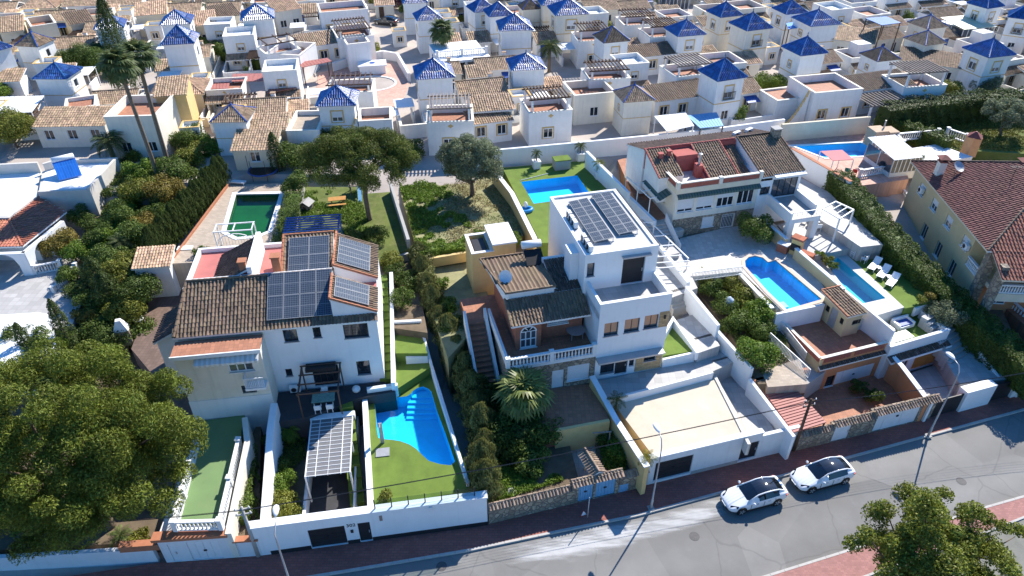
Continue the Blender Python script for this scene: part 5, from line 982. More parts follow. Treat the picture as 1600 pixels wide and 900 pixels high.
def villa():
 t=thing('white_villa','sprawling white villa with flat roofs and red tiled porch at the left edge','house',(0,0,0));ST=mat('stucco',(.60,.56,.50),.9,.08,1.2,.006,25,stain=(.4,.36,.3),stain_amt=.3)
 m=MB(ST);A=pxprism(m,[(60,303),(142,300),(186,252),(110,255),(66,268)],7.7,3);m.build('wall',t);r=MB(WB);r.prism(offset(A,-.3),7.702,7.73);r.build('flat_roof',t)
 B=pxpoly([(-120,342),(14,340),(60,305),(66,268),(-120,278)],7.4);m=MB(ST);m.prism(B,3,7.4);m.build('wall',t);r=MB(WB);r.prism(offset(B,-.3),7.402,7.43);r.build('flat_roof',t)
 def para(P,idx,z,h,th=.3):
  q=MB(ST)
  for i in idx:
   a,b=Vector(P[i]),Vector(P[(i+1)%len(P)]);d=(b-a).normalized();n=Vector((-d.y,d.x));c=sum((Vector(p)for p in P),Vector((0,0)))/len(P);n=n if(c-a).dot(n)>0 else-n
   q.prism([a+d*.01,b-d*.31,b-d*.31+n*th,a+d*.01+n*th],z+.003,z+h)
  q.build('parapet',t)
 para(A,(1,2),7.7,.5);para(A,(0,),7.7,.25);para(A,(3,),7.7,.9);para(B,(3,),7.4,1.2)
 g=lambda x,y,z:tuple(at(x,y,z));ra,rb,ea,eb,ec=g(60,307,7.2),g(13,340,7.2),g(35,385,6.75),g(104,331,6.75),g(-120,390,6.75)
 tile_roof([[ea,eb,ra,rb]],RTILE,t,.3,.42,[(ea,rb),(rb,ra)],seed=51);tile_roof([[ec,ea,rb,g(-120,343,7.2)]],RTILE,t,.3,.42,[(g(-120,343,7.35),rb)],seed=52)
 def archwall(a,b,z0,z1,th,oa,name):
  a,b=Vector(a[:2]),Vector(b[:2]);d=(b-a).normalized();L=(b-a).length;n=Vector((-d.y,d.x))*th;q=MB(WB);c0,c1,hh=oa;xs=[0,c0]+[c0+(c1-c0)*k/10 for k in range(1,10)]+[c1,L]
  zt=lambda x:z0 if(x<=c0 or x>=c1)else z0+hh+(c1-c0)/2*math.sqrt(max(0,1-((x-(c0+c1)/2)/((c1-c0)/2))**2))
  for i in range(len(xs)-1):
   x0,x1=xs[i],xs[i+1];inside=c0-.001<=x0 and x1<=c1+.001;za=(zt(x0)if 0<i-1 else z0+hh)if inside else z0;zb=(zt(x1)if x1<c1 else z0+hh)if inside else z0;p,r_=a+d*x0,a+d*x1
   q.hexa([(p.x,p.y,za),(r_.x,r_.y,zb),(r_.x+n.x,r_.y+n.y,zb),(p.x+n.x,p.y+n.y,za)],[(p.x,p.y,z1),(r_.x,r_.y,z1),(r_.x+n.x,r_.y+n.y,z1),(p.x+n.x,p.y+n.y,z1)])
  return q.build(name,t)
 f0,f1=at(-70,400,6.5),at(37,396,6.5);L=(f1-f0).length
 archwall(f0,f1,3.9,6.5,.4,(L-3.4,L-.9,1.3),'arch_wall');s1=at(100,345,6.5);L=(s1-f1).length;archwall(f1+Vector((.05,.05,0)),s1,3.9,6.5,.4,(.9,3.3,1.3),'arch_wall')
 q=MB(DMET);c=(f1+s1)/2;q.prism([f0[:2],(f1.x-.5,f1.y+.2),(s1.x-2.2,s1.y+.5),(f0.x,s1.y+.5)],3.9,3.95);q.build('porch_floor',t);q=MB(WB);q.prism([(f0.x,f1.y+2.6),(f1.x-.5,f1.y+2.6),(s1.x-1.5,s1.y),(f0.x,s1.y)],3.9,5.8);q.build('rear_wall',t)
 b=thing('solar_water_heater','white solar water heater with bright blue collector on the flat roof of the villa','water heater',at(108,272,7.75),R(35));q=MB(PLASTW);q.tube([(-1.1,.9,1.5),(-1.05,.9,1.5),(1.05,.9,1.5),(1.1,.9,1.5)],[.2,.34,.34,.2],14);q.build('tank',b,smooth=True);q=MB(mat('blue_collector',(.02,.13,.50),.25,.1,2,spec=.6,kind=brickk(.25,40,.02,(.03,.2,.6),0)));q.hexa([(-1.1,-1.4,.1),(1.1,-1.4,.1),(1.1,.7,1.35),(-1.1,.7,1.35)],[(-1.1,-1.4,.2),(1.1,-1.4,.2),(1.1,.7,1.45),(-1.1,.7,1.45)]);q.build('collector',b);q=MB(GMET);[q.beam((x,y,0),(x,y,1.3 if y>0 else.2),.06)for x in(-1,1)for y in(-1.2,.8)];q.build('stand',b)
 g_='white balustrades of the villa terrace'
 balustrade([at(57,428,4.0),at(98,420,4.0)],'white balustrade right of the villa porch above the stone wall',W,g_);balustrade([at(88,462,3.6),at(122,425,4.0)],'white balustrade along the villa stairs by the garden',W,g_);balustrade([at(-40,440,3.2),at(48,466,2.6)],'white balustrade on the lower flight at the left edge',W,g_)
 s=thing('garden_staircase','white and blue tiled garden stairs between villa terrace and shrubs','staircase',at(118,482,2.6),R(-12));stairs(s,None,-1.1,1.1,0,-.4,4.4,1.4,11,WB,base=.5)
 s=thing('garden_staircase','orange brick garden steps under the shrubs beside the villa','staircase',at(128,418,4.2),R(-35));stairs(s,None,-1.2,1.2,0,-.1,3.0,1.0,6,WOODO,base=.5)
 l=MB(WB);P=pxpoly([(-200,575),(90,575),(82,492),(60,488),(-200,505)],4.3);l.prism(P,1,4.3);o=l.build('white_flat_roof',label='wide white flat roof with ochre edge left of the big pine',cat='flat roof');
 q=run_wall('roof_edge',[(*tuple(at(-200,580,4.4)[:2]),2.5,4.5),(*tuple(at(88,580,4.4)[:2]),2.5,4.5)],.2,OC,'ochre edge wall with white balusters at the lower side of the white flat roof',cat='parapet')
villa()
# ================================================================ street walls and gates
def tile_cap(parent,fc,a0,a1,z,w=.5,m=None,name='tile_coping',seed=1):
 f=lambda a,d,zz:fc.p(a,zz,d)
 ro=link(name,tiles_mesh([[f(a0,w*.6,z-.02),f(a1,w*.6,z-.02),f(a1,-.12,z+.22),f(a0,-.12,z+.22)]],m or TTILE,.24,.36,seed=seed),parent);ro['kind']='stuff'
 q=MB(m or TTILE);n=max(1,int((a1-a0)/.4))
 for i in range(n):x0=a0+(a1-a0)*i/n;x1=a0+(a1-a0)*(i+1.05)/n;q.tube([fc.p(x0,z+.24,-.15),fc.p(x1,z+.225,-.15)],[.11,.09],6)
 o=q.build('ridge_tiles',parent);o['kind']='stuff';return ro
def wallblock(mb,fc,a0,a1,z0,z1,th,ops=()):
 wall(mb,fc,a1-a0,z0,z1,ops,.16,a0);mb.face(fc.p(a0,z1),fc.p(a1,z1),fc.p(a1,z1,-th),fc.p(a0,z1,-th));mb.face(fc.p(a1,z0,-th),fc.p(a0,z0,-th),fc.p(a0,z1,-th),fc.p(a1,z1,-th));mb.face(fc.p(a0,z0),fc.p(a0,z1),fc.p(a0,z1,-th),fc.p(a0,z0,-th));mb.face(fc.p(a1,z1),fc.p(a1,z0),fc.p(a1,z0,-th),fc.p(a1,z1,-th))
WS=mat('white_street_wall',(.74,.74,.73),.85,.04,1,.004,25,stain=(.5,.49,.47),stain_amt=.25,streak=.08)
f0=front_face(0)
def street_left():
 fr=front((-420,917),(247,877),.12);t=thing('street_wall','low white street wall along the shaded pine garden on the left','wall',fr=fr);m=MB(WS);wallblock(m,f0,0,fr.W,-.3,1.35,.3);m.build('wall',t)
 q=MB(WB);q.box(fr.W-.5,fr.W+.02,-.05,.4,1.352,1.75);q.build('gate_pillar',t)
 fr=front((250,880),(412,868),.12);t=thing('garage_front','low white garage front with two metal doors under the green painted terrace','garage',fr=fr);X=fr.W
 p=lambda a,b,c,d:(lambda o:(o[0],o[1],.03,o[3]))(opx(fr,0,a,b,c,d));od,og=p(260,851,284,876),p(290,848,352,877);m=MB(WS);wallblock(m,f0,.45,5.0,-.3,2.45,6.0,[od,og]);wallblock(m,f0,5.004,X-.05,-.3,1.7,.3);m.build('wall',t);door(f0,od,t,WMET,.12);garage(f0,og,t,WMET,.12,4,True)
 q=MB(TERRAC);q.box(.2,5.0,-.18,.5,2.46,2.72);q.box(5.05,X-.02,-.1,.35,1.71,1.86);q.build('orange_coping',t);q=MB(TERRAC);q.box(-2.2,.35,.1,.6,1.3,1.85);q.build('tile_canopy',t)
 Z=3.0;A=[at(x,y,Z)for x,y in((312,690),(276,828),(347,826),(376,700))];balustrade(A,'white balustrade round the green painted terrace above the garage',W,h=.9,step=.26)
 px_wall('terrace_wall',[(382,652,4.0,3),(386,690,3.9,3),(356,834,2.9,2.6)],.4,PALE,'cream wall between the green terrace and the narrow planted strip')
def street_white():
 fr=front((403,869),(762,820),.12);t=thing('street_wall','tall white street wall with black garage door and black gate below the pool lawn','wall',fr=fr);X=fr.W
 p=lambda a,b,c,d:(lambda o:(o[0],o[1],.03,o[3]))(opx(fr,0,a,b,c,d));og,od=p(480,829,546,858),p(558,818,584,851);m=MB(WB);wallblock(m,f0,0,X,-.3,2.95,.5,[og,od]);m.build('wall',t);garage(f0,og,t,DMET,.15,5);door(f0,od,t,DMET,.15)
 q=MB(DMET);
 for a0,a1 in((.9,og[0]-.02),(og[1]+.02,od[0]-.02),(od[1]+.02,X)):fbox(q,f0,a0,a1,.0,.38,.001,.03)
 o=q.build('dark_plinth',t);o['kind']='stuff';q=MB(WB);fbox(q,f0,-.06,X+.06,2.952,3.08,-.56,.06);q.build('coping',t)
 q=MB(DMET);x=(og[1]+od[0])/2;fbox(q,f0,x-.09,x+.09,1.2,1.5,0,.05);q.build('intercom',t)
 cu=bpy.data.curves.new('house_number','FONT');cu.body='302';cu.size=.42;cu.extrude=.01;cu.align_x='CENTER';tmp=bpy.data.objects.new('tmp',cu);COL.objects.link(tmp);bpy.context.view_layer.update();me=bpy.data.meshes.new_from_object(tmp.evaluated_get(bpy.context.evaluated_depsgraph_get()));bpy.data.objects.remove(tmp);me.materials.clear();me.materials.append(DMET);link('house_number',me,t,(x,-.015,1.85),(R(90),0,0))
 s=opx(fr,0,592,806,598,813);q=MB(mat('brown_plaque',(.30,.22,.18),.7));fbox(q,f0,s[0],s[1],s[2],s[3],0,.03);q.build('plaque',t);s=opx(fr,0,670,791,675,797);q=MB(PLASTW);fbox(q,f0,s[0],s[1],s[2],s[3],0,.15);q.build('wall_light',t)
 g=thing('glass_fence','clear glass fence with black posts on top of the white street wall by the pool','fence',fr=fr);a0=fr.fy(586,795,.25)[0];n=6;L=X-.8-a0;pm=MB(DMET);pm.box(-.035,.035,.22,.29,3.081,3.95);me=pm.mesh('post');gm=MB(CLEAR);gm.box(.04,L/n-.04,.25,.26,3.1,3.9);gme=gm.mesh('glass_panel')
 for i in range(n+1):
  link('post',me,g,(a0+L*i/n,0,0))
  if i<n:link('glass_panel',gme,g,(a0+L*i/n,0,0))
 px_wall('boundary_wall',[(412,818,3.0,3.3),(418,735,3.4,3),(422,672,4.2,3.5),(428,630,4.6,3)],.5,WB,'thick white wall climbing from the street to the left corner of the white duplex')
 px_wall('lawn_wall',[(569,609,3.1,2.9),(579,792,3.0,2.9)],.4,WB,'long white wall along the left side of the pool lawn');px_wall('planter_wall',[(573,607,3.75,1.4),(621,600,3.75,1.4)],.3,WB,'short white wall between the stairs and the head of the pool lawn')
 px_wall('stair_wall',[(614,598,4.2,2),(611,425,6.5,2)],.3,WB,'white wall beside the turf steps along the right flank of the duplex')
 px_wall('boundary_wall',[(659,514,4.7,2),(674,570,3.5,2),(731,754,2.95,2)],.22,WB,'low white wall between the pool lawn and the conifer hedge');px_wall('planter_wall',[(616,502,5.2,1.2),(658,500,5.2,1.2)],.25,WB,'white planter wall across the shady garden above the turf');px_wall('planter_wall',[(634,556,4.0,.9),(668,554,4.0,.9)],.5,WB,'white planter box wall above the steps of the pool lawn')
 s=Fr(at(548,792,.35),fr.rz+R(5));t2=thing('turf_staircase','turf covered steps between carport and pool lawn wall','staircase',fr=s);e=s.l(551,622,3.3);stairs(t2,s,0,1.0,0,0,e.y,2.95,9,LAWN,base=1.0)
 s=Fr(at(594,596,3.4),HB.rz+R(1));t2=thing('turf_staircase','long turf steps climbing along the right wall of the duplex','staircase',fr=s);e=s.l(594,430,5.9);stairs(t2,s,0,1.05,0,0,e.y,2.5,13,LAWN,base=1.0)
 s=Fr(at(617,590,2.6),HB.rz);t2=thing('turf_staircase','short turf steps up to the middle lawn behind the pool','staircase',fr=s);stairs(t2,s,0,.8,0,0,2.4,1.7,7,LAWN,base=.8)
 zc=3.0;A,B_,C_,D_=[at(x,y,zc)for x,y in((477,745),(547,737),(541,652),(479,658))];s=Fr(A,math.atan2((B_-A).y,(B_-A).x));w=(B_-A).length;d=((C_-B_).length+(D_-A).length)/2;sh=s.l(479,658,zc).x
 t2=thing('carport','white framed carport roofed with grey panels above the black garage drive','carport',(A.x,A.y,0),s.rz);z=zc
 for x,ww in((0,.09),(w*.22,.05),(w*.5,.03),(w*.79,.06),(w,.09)):b=MB(WMET);b.beam((x,-.06,z),(x,d,z),ww,.12);b.build('beam',t2)
 n=14;xs=[0,w*.22,w*.5,w*.79,w];bm_=MB(WMET);bm_.box(0.04,w-.04,-.018,.018,-.02,.04);cb=bm_.mesh('cross_bar');PM=mat('grey_roof_panel',(.17,.17,.175),.6,.1,2);ms=[]
 for k in range(4):q=MB(PM);q.box(xs[k]+.035,xs[k+1]-.035,.02,d/n-.02,-.012,.012);ms.append(q.mesh('roof_panel'))
 for i in range(n+1):link('cross_bar',cb,t2,(0,d*i/n,z))
 for i in range(n):[link('roof_panel',ms[k],t2,(0,d*i/n,z))for k in range(4)]
 for x in(0,w):[(lambda q:(q.box(x-.06,x+.06,y,y+.12,.2,z-.062),q.build('post',t2)))(MB(WMET))for y in(-.05,d*.5)]
 q=MB(WB);q.box(-.1,w+.15,d+.01,d+.5,z-.4,z+.1);q.build('rear_beam',t2);q=MB(WB);q.box(w+.07,w+.2,-1.8,d+3,.2,1.5);q.build('side_wall',t2);q=MB(WB);q.box(-.35,-.12,-2.0,d,.2,1.3);q.build('side_wall',t2)
 s=Fr(HB.w(HB.l(478,606,3.4).x,-3.4,-.02),HB.rz);t2=thing('dining_pergola','dark pergola over the dining table in front of the patio door','pergola',fr=s);pergola(t2,0,3.1,0,3.1,2.5,0,BROWNM,4,'x',.08,.1,over=.02,pw=.1)
 p=s.w(1.6,1.3,.03);table('dining_table','dining table with green cloth on the dark terrace of the duplex',p,s.rz,1.7,.95,m=mat('green_cloth',(.22,.34,.27),.8,.2,6));
 for i,(x,y,r_,lab)in enumerate(((1.2,.55,180,'white chair at the near left side of the dining table'),(2.1,.55,180,'white chair at the near right side of the dining table'),(1.6,2.15,0,'white chair behind the dining table by the patio door'))):chair('chair',lab,s.w(x,y,.03),s.rz+R(r_),'dining chairs on the dark terrace')
def street_stone():
 fr=front((764,819),(1009,760),.12);t=thing('street_wall','stone street wall with tiled coping and light blue gates below the palm garden','wall',fr=fr);X=fr.W
 p=lambda a,b,c,d:(lambda o:(o[0],o[1],.03,o[3]))(opx(fr,0,a,b,c,d));g1,g2,g3=p(905,757,925,784),p(932,752,959,777),opx(fr,0,966,759,980,773)
 m=MB(STONE);a=g1[0]-.5;b=g2[1]+.35;wallblock(m,f0,0,a,-.3,1.75,.35);wallblock(m,f0,a+.003,b,-.3,2.25,.45,[g1,g2]);wallblock(m,f0,b+.003,X,-.3,1.8,.35,[g3]);m.build('wall',t)
 for g,lab in((g1,'gate'),(g2,'double_gate')):garage(f0,g,t,BLUEG,.14,6,True,lab)
 door(f0,g3,t,BLUEG,.08,'meter_door');tile_cap(t,f0,0,a-.05,1.77,.35,CTILE,seed=61);tile_cap(t,f0,a-.1,b+.1,2.27,.6,CTILE,seed=62);tile_cap(t,f0,b+.15,X,1.82,.35,CTILE,seed=63)
 s=Fr(at(913,704,2.7),R(-68));t2=thing('tiled_canopy','narrow canopy of grey brown roof tiles over the garden path behind the blue gates','canopy',fr=s);tile_roof([[(0,-.55,-.1),(2.3,-.55,-.1),(2.3,0,.2),(0,0,.2)],[(2.3,.55,-.1),(0,.55,-.1),(0,0,.2),(2.3,0,.2)]],CTILE,t2,.24,.36,[((0,0,.25),(2.3,0,.25))],seed=64);q=MB(PALE);q.box(.2,.4,-.1,.1,-1.8,-.05);q.build('post',t2);q=MB(PALE);q.box(2.0,2.2,-.1,.1,-1.8,-.05);q.build('post',t2)
 px_wall('terrace_edge_wall',[(868,672,3.4,2.6),(952,656,3.4,2.6)],.25,OC,'ochre retaining wall under the brown tiled terrace');px_wall('boundary_wall',[(925,588,4.3,3),(962,655,3.5,3),(1011,730,3.3,3)],.35,OC,'ochre boundary wall with white coping between palm garden and sand coloured forecourt',cap=WB)
def street_forecourt():
 fr=front((1010,758),(1240,702),.12);t=thing('street_wall','long white street wall with a black garage door under the sand coloured forecourt','wall',fr=fr);X=fr.W
 p=lambda a,b,c,d:(lambda o:(o[0],o[1],.25,o[3]))(opx(fr,0,a,b,c,d));og=p(1025,724,1076,748);od=p(1160,695,1176,726);m=MB(WS);wallblock(m,f0,0,od[1]+.15,-.3,2.85,.35,[og,od]);wallblock(m,f0,od[1]+.153,X,-.3,2.5,.3);m.build('wall',t);garage(f0,og,t,DMET,.15,5);door(f0,od,t,DMET,.15)
 q=MB(CONC);fbox(q,f0,og[1]+.05,od[0]-.05,0,.35,.001,.025);q.build('grey_plinth',t);q=MB(WB);fbox(q,f0,-.03,od[1]+.2,2.852,2.97,-.4,.05);q.build('coping',t)
 px_wall('retaining_wall',[(948,624,3.62,.9),(1000,611,3.62,.9),(1114,581,3.62,.9)],.2,WB,'low white retaining wall between house terrace and forecourt');px_wall('planter_wall',[(1036,561,4.4,1),(1086,550,4.55,1.2)],.2,WB,'white kerb wall under the wedge of turf beside the modern house');px_wall('kerb_wall',[(1038,521,5.2,.8),(1052,497,5.3,.8),(1090,551,4.75,.8)],.25,WB,'white edging wall along the lane side of the turf wedge')
 px_wall('forecourt_edge',[(1112,577,3.0,1.2),(1171,694,2.98,1.2)],.25,LTILE,'grey edge wall between forecourt and the lower lane')
 px_wall('lane_wall',[(1073,447,6.6,2),(1123,508,5.9,2.5)],.28,WB,'upper white wall between the stepped lane and the orchard garden');px_wall('lane_wall',[(1121,516,5.1,2.4),(1176,576,4.3,2.6)],.28,WB,'middle white wall between the stepped lane and the orchard garden');px_wall('lane_wall',[(1172,592,3.6,2.4),(1241,682,2.7,2.8)],.28,WB,'lowest white wall beside the rust red sheet roof')
 def flight(a,b,z0,a2,z1,n,lab):
  s=front(a,b,z0);s.o.z=0;s=Fr(s.o,s.rz);w=(at(*b,z0)-at(*a,z0)).length;e=s.l(*a2,z1);t2=thing('lane_steps',lab,'steps',fr=s);stairs(t2,s,0,w,0,z0,max(.8,e.y),z1,n,LTILE,base=.6)
 flight((1090,552),(1126,542),3.6,(1086,536),4.6,4,'middle steps of the lane beside the turf wedge');flight((1115,596),(1150,586),1.95,(1112,572),3.55,5,'lower steps of the lane at the forecourt corner');flight((1052,487),(1082,478),4.65,(1050,454),5.9,5,'upper steps of the lane behind the terrace corner');
 flight((1030,372),(1068,362),5.9,(1012,345),6.6,3,'steps of the lane under the white beams');
 s=Fr(at(1055,396,5.25),HE.rz);t2=thing('garden_staircase','tiled stairs with white railing from the upper patio down to the pool patio','staircase',fr=s);stairs(t2,s,-2.0,.3,0,0,3.6,1.45,9,LTILE,base=.5);railing(t2,[(.35,-.2,.05),(.35,3.5,1.5)],1.0,WMET,.12)
def street_right():
 fr=front((1241,705),(1452,654),.12);t=thing('street_wall','stone street wall with tiled coping and white garage door before the brown courtyard','wall',fr=fr);X=fr.W
 p=lambda a,b,c,d:(lambda o:(o[0],o[1],.03,o[3]))(opx(fr,0,a,b,c,d));od,og=p(1307,666,1321,690),p(1377,640,1424,669);m=MB(STONE);a1=od[0]-.3;a2=og[0]-.5;wallblock(m,f0,0,a1,-.3,1.75,.35);wallblock(m,f0,a1+.003,od[1]+1.9,-.3,2.05,.4,[od]);wallblock(m,f0,od[1]+1.905,a2,-.3,1.7,.35);wallblock(m,f0,a2+.003,X,-.3,2.35,.5,[og]);m.build('wall',t);door(f0,od,t,WMET,.13);garage(f0,og,t,WMET,.13,5,True)
 tile_cap(t,f0,0,a1,1.77,.4,CTILE,seed=65);tile_cap(t,f0,a1+.05,od[1]+1.9,2.07,.55,CTILE,seed=66);tile_cap(t,f0,od[1]+1.95,a2,1.72,.4,CTILE,seed=67);tile_cap(t,f0,a2,X,2.37,.65,CTILE,seed=68)
 s=Fr(at(1187,602,2.6),0);P=[at(x,y,2.55)for x,y in((1240,676),(1291,660),(1229,592),(1186,602))];t2=thing('car_shelter','shelter with rust red corrugated sheet roof behind the stone street wall','shelter',P[0],0);o=Vector(P[0]);q=MB(RSHEET);a,b,c,d=[Vector(k)-o for k in P];n=19
 for i in range(n):
  p0,p1,r0,r1=a.lerp(d,i/n),a.lerp(d,(i+.72)/n),b.lerp(c,i/n),b.lerp(c,(i+.72)/n);q.hexa([p0+Vector((0,0,-.03)),r0+Vector((0,0,-.03)),r1+Vector((0,0,-.03)),p1+Vector((0,0,-.03))],[p0+Vector((0,0,.05)),r0+Vector((0,0,.05)),r1+Vector((0,0,.05)),p1+Vector((0,0,.05))])
 x=q.build('corrugation',t2);x['kind']='stuff';q=MB(RSHEET);q.hexa([k+Vector((0,0,-.06))for k in(a,b,c,d)],[k+Vector((0,0,-.031))for k in(a,b,c,d)]);q.build('roof_sheet',t2)
 for k in(a,b,c,d):q=MB(BROWNM);kk=k*.96+(a+b+c+d)*.01;q.box(kk.x-.05,kk.x+.05,kk.y-.05,kk.y+.05,-2.2,-.061);q.build('post',t2)
 px_wall('courtyard_wall',[(1396,558,2.9,2.6),(1409,572,2.7,2.6),(1450,626,2.5,2.5)],.3,SALM,'salmon courtyard wall with white coping beside the white garage door',cap=WB);px_wall('beam_wall',[(1176,594,3.3,.5),(1264,575,3.3,.5)],.25,SALM,'salmon beam wall above the rust red shelter')
 fr=front((1440,660),(1700,588),.12);X=fr.W;t=thing('street_wall','white street wall with dark gates below the tall hedge','wall',fr=fr);p=lambda a,b,c,d:(lambda o:(o[0],o[1],.03,o[3]))(opx(fr,0,a,b,c,d));g1,g2=p(1464,620,1494,650),p(1557,606,1573,630);m=MB(WB);wallblock(m,f0,.1,g1[0],-.3,2.4,.5);wallblock(m,f0,g1[1],g2[0],-.3,2.2,.8);wallblock(m,f0,g2[1],X,-.3,2.2,.8);m.build('wall',t)
 q=MB(DMET);fbox(q,f0,g1[0],g1[1],.05,1.9,-.3,-.22);q.build('sliding_gate',t);q=MB(DMET);fbox(q,f0,g2[0],g2[1],.05,1.9,-.3,-.22);q.build('gate',t)
 s=Fr(at(1520,600,.5),R(8));t2=thing('garden_staircase','grey steps climbing beside the tall hedge to the loungers lawn','staircase',fr=s);e=s.l(1462,498,3.6);
 n=16;q=MB(GTILE);q.box(-1.7,1.7,0,.62,-1.2,0);me=q.mesh('step')
 for i in range(n):k=(i+.5)/n;c=Vector((at(1532,606,.4)*(1-k)+at(1466,486,4.4)*k));link('step',me,t2,s.I@Vector((c.x,c.y,.45+3.9*k)),R(24))
 px_wall('stair_wall',[(1530,545,2.6,2.4),(1562,590,1.9,1.9)],.2,WB,'white wavy stair wall on the left of the grey steps');px_wall('stair_wall',[(1572,545,3.0,3),(1606,590,2.4,2.4)],.2,WB,'white wavy stair wall on the right of the grey steps')
def inner_walls():
 px_wall('rear_wall',[(690,240,8.3,2.2),(772,234,8.4,2.2),(915,221,8.5,2.4),(1090,204,8.6,2.4),(1226,186,8.7,2.4)],.3,WB,'long white rear wall between the gardens and the white estate');px_wall('rear_wall',[(1222,194,8.6,2.2),(1360,182,8.6,2.2)],.3,CR,'cream wall with white foot behind the pool of the yellow house')
 px_wall('pool_garden_wall',[(772,266,7.7,2.5),(800,302,7.6,2.5),(836,374,7.3,3)],.35,OC,'ochre wall with white coping left of the turf pool garden',cap=WB);px_wall('pool_garden_wall',[(917,236,8.6,2.4),(983,301,8.3,2.6)],.32,WB,'high white wall right of the turf pool garden');px_wall('lane_wall',[(983,306,7.7,2),(1024,345,7.3,2)],.32,WB,'white wall between lane and upper patio');px_wall('lane_wall',[(1023,373,7.0,1.8),(1076,441,6.6,2)],.3,WB,'white wall under the beams between lane and patio stairs')
 px_wall('patio_wall',[(1197,348,6.4,1.4),(1230,374,6.4,1.4)],.25,YEL,'upper ochre garden wall between the two pool patios',cap=WB);px_wall('patio_wall',[(1244,388,6.3,1.4),(1319,452,6.2,1.5)],.25,YEL,'lower ochre garden wall between the two swimming pools',cap=WB);px_wall('terrace_wall',[(1322,454,6.0,3),(1398,517,5.3,2.3)],.25,WB,'white wall between the brick edged terrace and the turf terrace')
 px_wall('pool_side_wall',[(1156,428,5.21,2.2),(1207,482,5.21,2.2)],.25,YEL,'ochre wall under the left edge of the tiled pool',cap=WB);px_wall('pool_end_wall',[(1213,490,5.3,2.2),(1288,475,5.3,2.2)],.22,WB,'white end wall of the tiled pool above the brown terrace')
 px_wall('rear_wall',[(1238,232,8.2,2.4),(1330,284,8.0,2.4)],.3,WB,'white wall with brown coping between grey terrace and the pool of the yellow house',cap=TERRAC)
 px_wall('yard_wall',[(610,285,7.2,1.6),(638,374,7.0,1.6)],.3,CONC,'concrete wall between the shady yard and the dry garden');px_wall('yard_wall',[(655,406,6.3,1),(738,392,6.5,1)],.3,OC,'low ochre wall below the dry garden');px_wall('garden_edge',[(474,292,6.6,1),(462,360,6.4,1)],.25,CONC,'pale concrete edge left of the dog house')
 px_wall('terrace_edge',[(356,287,6.25,1),(262,413,6.15,1)],.2,TERRAC,'low terracotta edge between cypress hedge and pool terrace');px_wall('garden_wall',[(1338,366,4.6,.4),(1520,486,4.2,.6)],.25,WB,'low white wall at the foot of the tall hedge');px_wall('lawn_planter',[(1428,480,4.5,.9),(1474,462,4.6,.9)],.5,WB,'white planter at the end of the loungers lawn')
 A=at(1396,292,4.4);pts=[at(x,y,z)for x,y,z in((1396,290,4.3),(1420,322,4.2),(1450,362,4.0),(1480,402,3.8),(1530,446,3.6))];balustrade([(p.x,p.y,p.z)for p in pts],'white balustrade along the side path of the yellow villa',WMET,h=.9,step=.3,post_every=4,n=6);px_wall('path_wall',[(1396,290,4.25,1.6),(1420,322,4.15,1.6),(1450,362,3.95,1.5),(1480,402,3.75,1.4),(1530,446,3.55,1.4)],.22,YEL,'yellow base wall under the balustrade of the yellow villa')
 for P,lab in((((1556,446,3.6),(1578,472,3.2)),'white balustrade at the front steps of the yellow villa'),(((1578,482,3.1),(1640,540,2.4)),'white balustrade descending to the street at the right edge'),(((1586,438,3.8),(1660,490,3.6)),'white balustrade of the front landing of the yellow villa at the right edge')):balustrade([at(*p)for p in P],lab,WMET,h=.9,step=.3,post_every=3)
 Z=7.2;balustrade([at(1408,232,Z),at(1398,220,Z),at(1463,214,Z)],'white balustrade round the rear of the white roof terrace',WMET,h=.95,step=.3,post_every=5);balustrade([at(1478,212,Z),at(1508,222,Z)],'white balustrade near the orange chimney on the white roof terrace',WMET,h=.95,step=.3);balustrade([at(1342,277,6.4),at(1393,268,6.4)],'white balustrade of the pool terrace above the hedge',WMET,h=.9,step=.3)
 t=thing('lane_beams','white steel beams spanning the stepped lane beside the modern house','pergola',(0,0,0));z=7.6;B_=[((725,468),(850,460)),((750,492),(885,490)),((830,580),(950,572)),((870,640),(1020,630)),((875,707),(1060,695)),((870,745),(1110,730)),((870,778),(1115,762))]
 for k,(a,b)in enumerate(B_):zz=7.6-.1*k;q=MB(WMET);q.beam(at(a[0]/4+800,a[1]/4+225,zz),at(b[0]/4+800,b[1]/4+225,zz),.08);q.build('beam',t)
 q=MB(WMET);q.beam(at(1021,351,7.5),at(1076,404,7.1),.09);q.build('rail',t);
 for x,y,z in((1022,352,7.5),(1046,375,7.3),(1075,404,7.1)):p=at(x,y,z);q=MB(WMET);q.box(p.x-.04,p.x+.04,p.y-.04,p.y+.04,5.2,z-.05);q.build('post',t)
 t=thing('patio_pergola','white steel pergola frame at the left end of the red terrace house','pergola',(0,0,0));z=9.0;P=[at(x/5+960,y/5+190,z)for x,y in((95,430),(280,600),(440,570),(250,415))];q=MB(WMET);[q.beam(P[i],P[(i+1)%4],.09)for i in range(3)];q.build('frame',t)
 for k in(.35,.68):q=MB(WMET);q.beam(P[0].lerp(P[1],k),P[3].lerp(P[2],k),.08);q.build('beam',t)
 for k in(0,.5,1):p=P[0].lerp(P[1],k);q=MB(WMET);q.box(p.x-.04,p.x+.04,p.y-.04,p.y+.04,6.6,z-.05);q.build('post',t)
 t=thing('steel_pergola','white steel pergola frame over the dark steps by the tall hedge','pergola',(0,0,0));z=7.9;P=[at(x,y,z)for x,y in((1285,326),(1306,315),(1334,328),(1312,342))]
 for i in range(4):q=MB(WMET);q.beam(P[i],P[(i+1)%4],.12);q.build('beam',t)
 for k in(.33,.66):q=MB(WMET);q.beam(P[0].lerp(P[3],k),P[1].lerp(P[2],k),.08);q.build('beam',t)
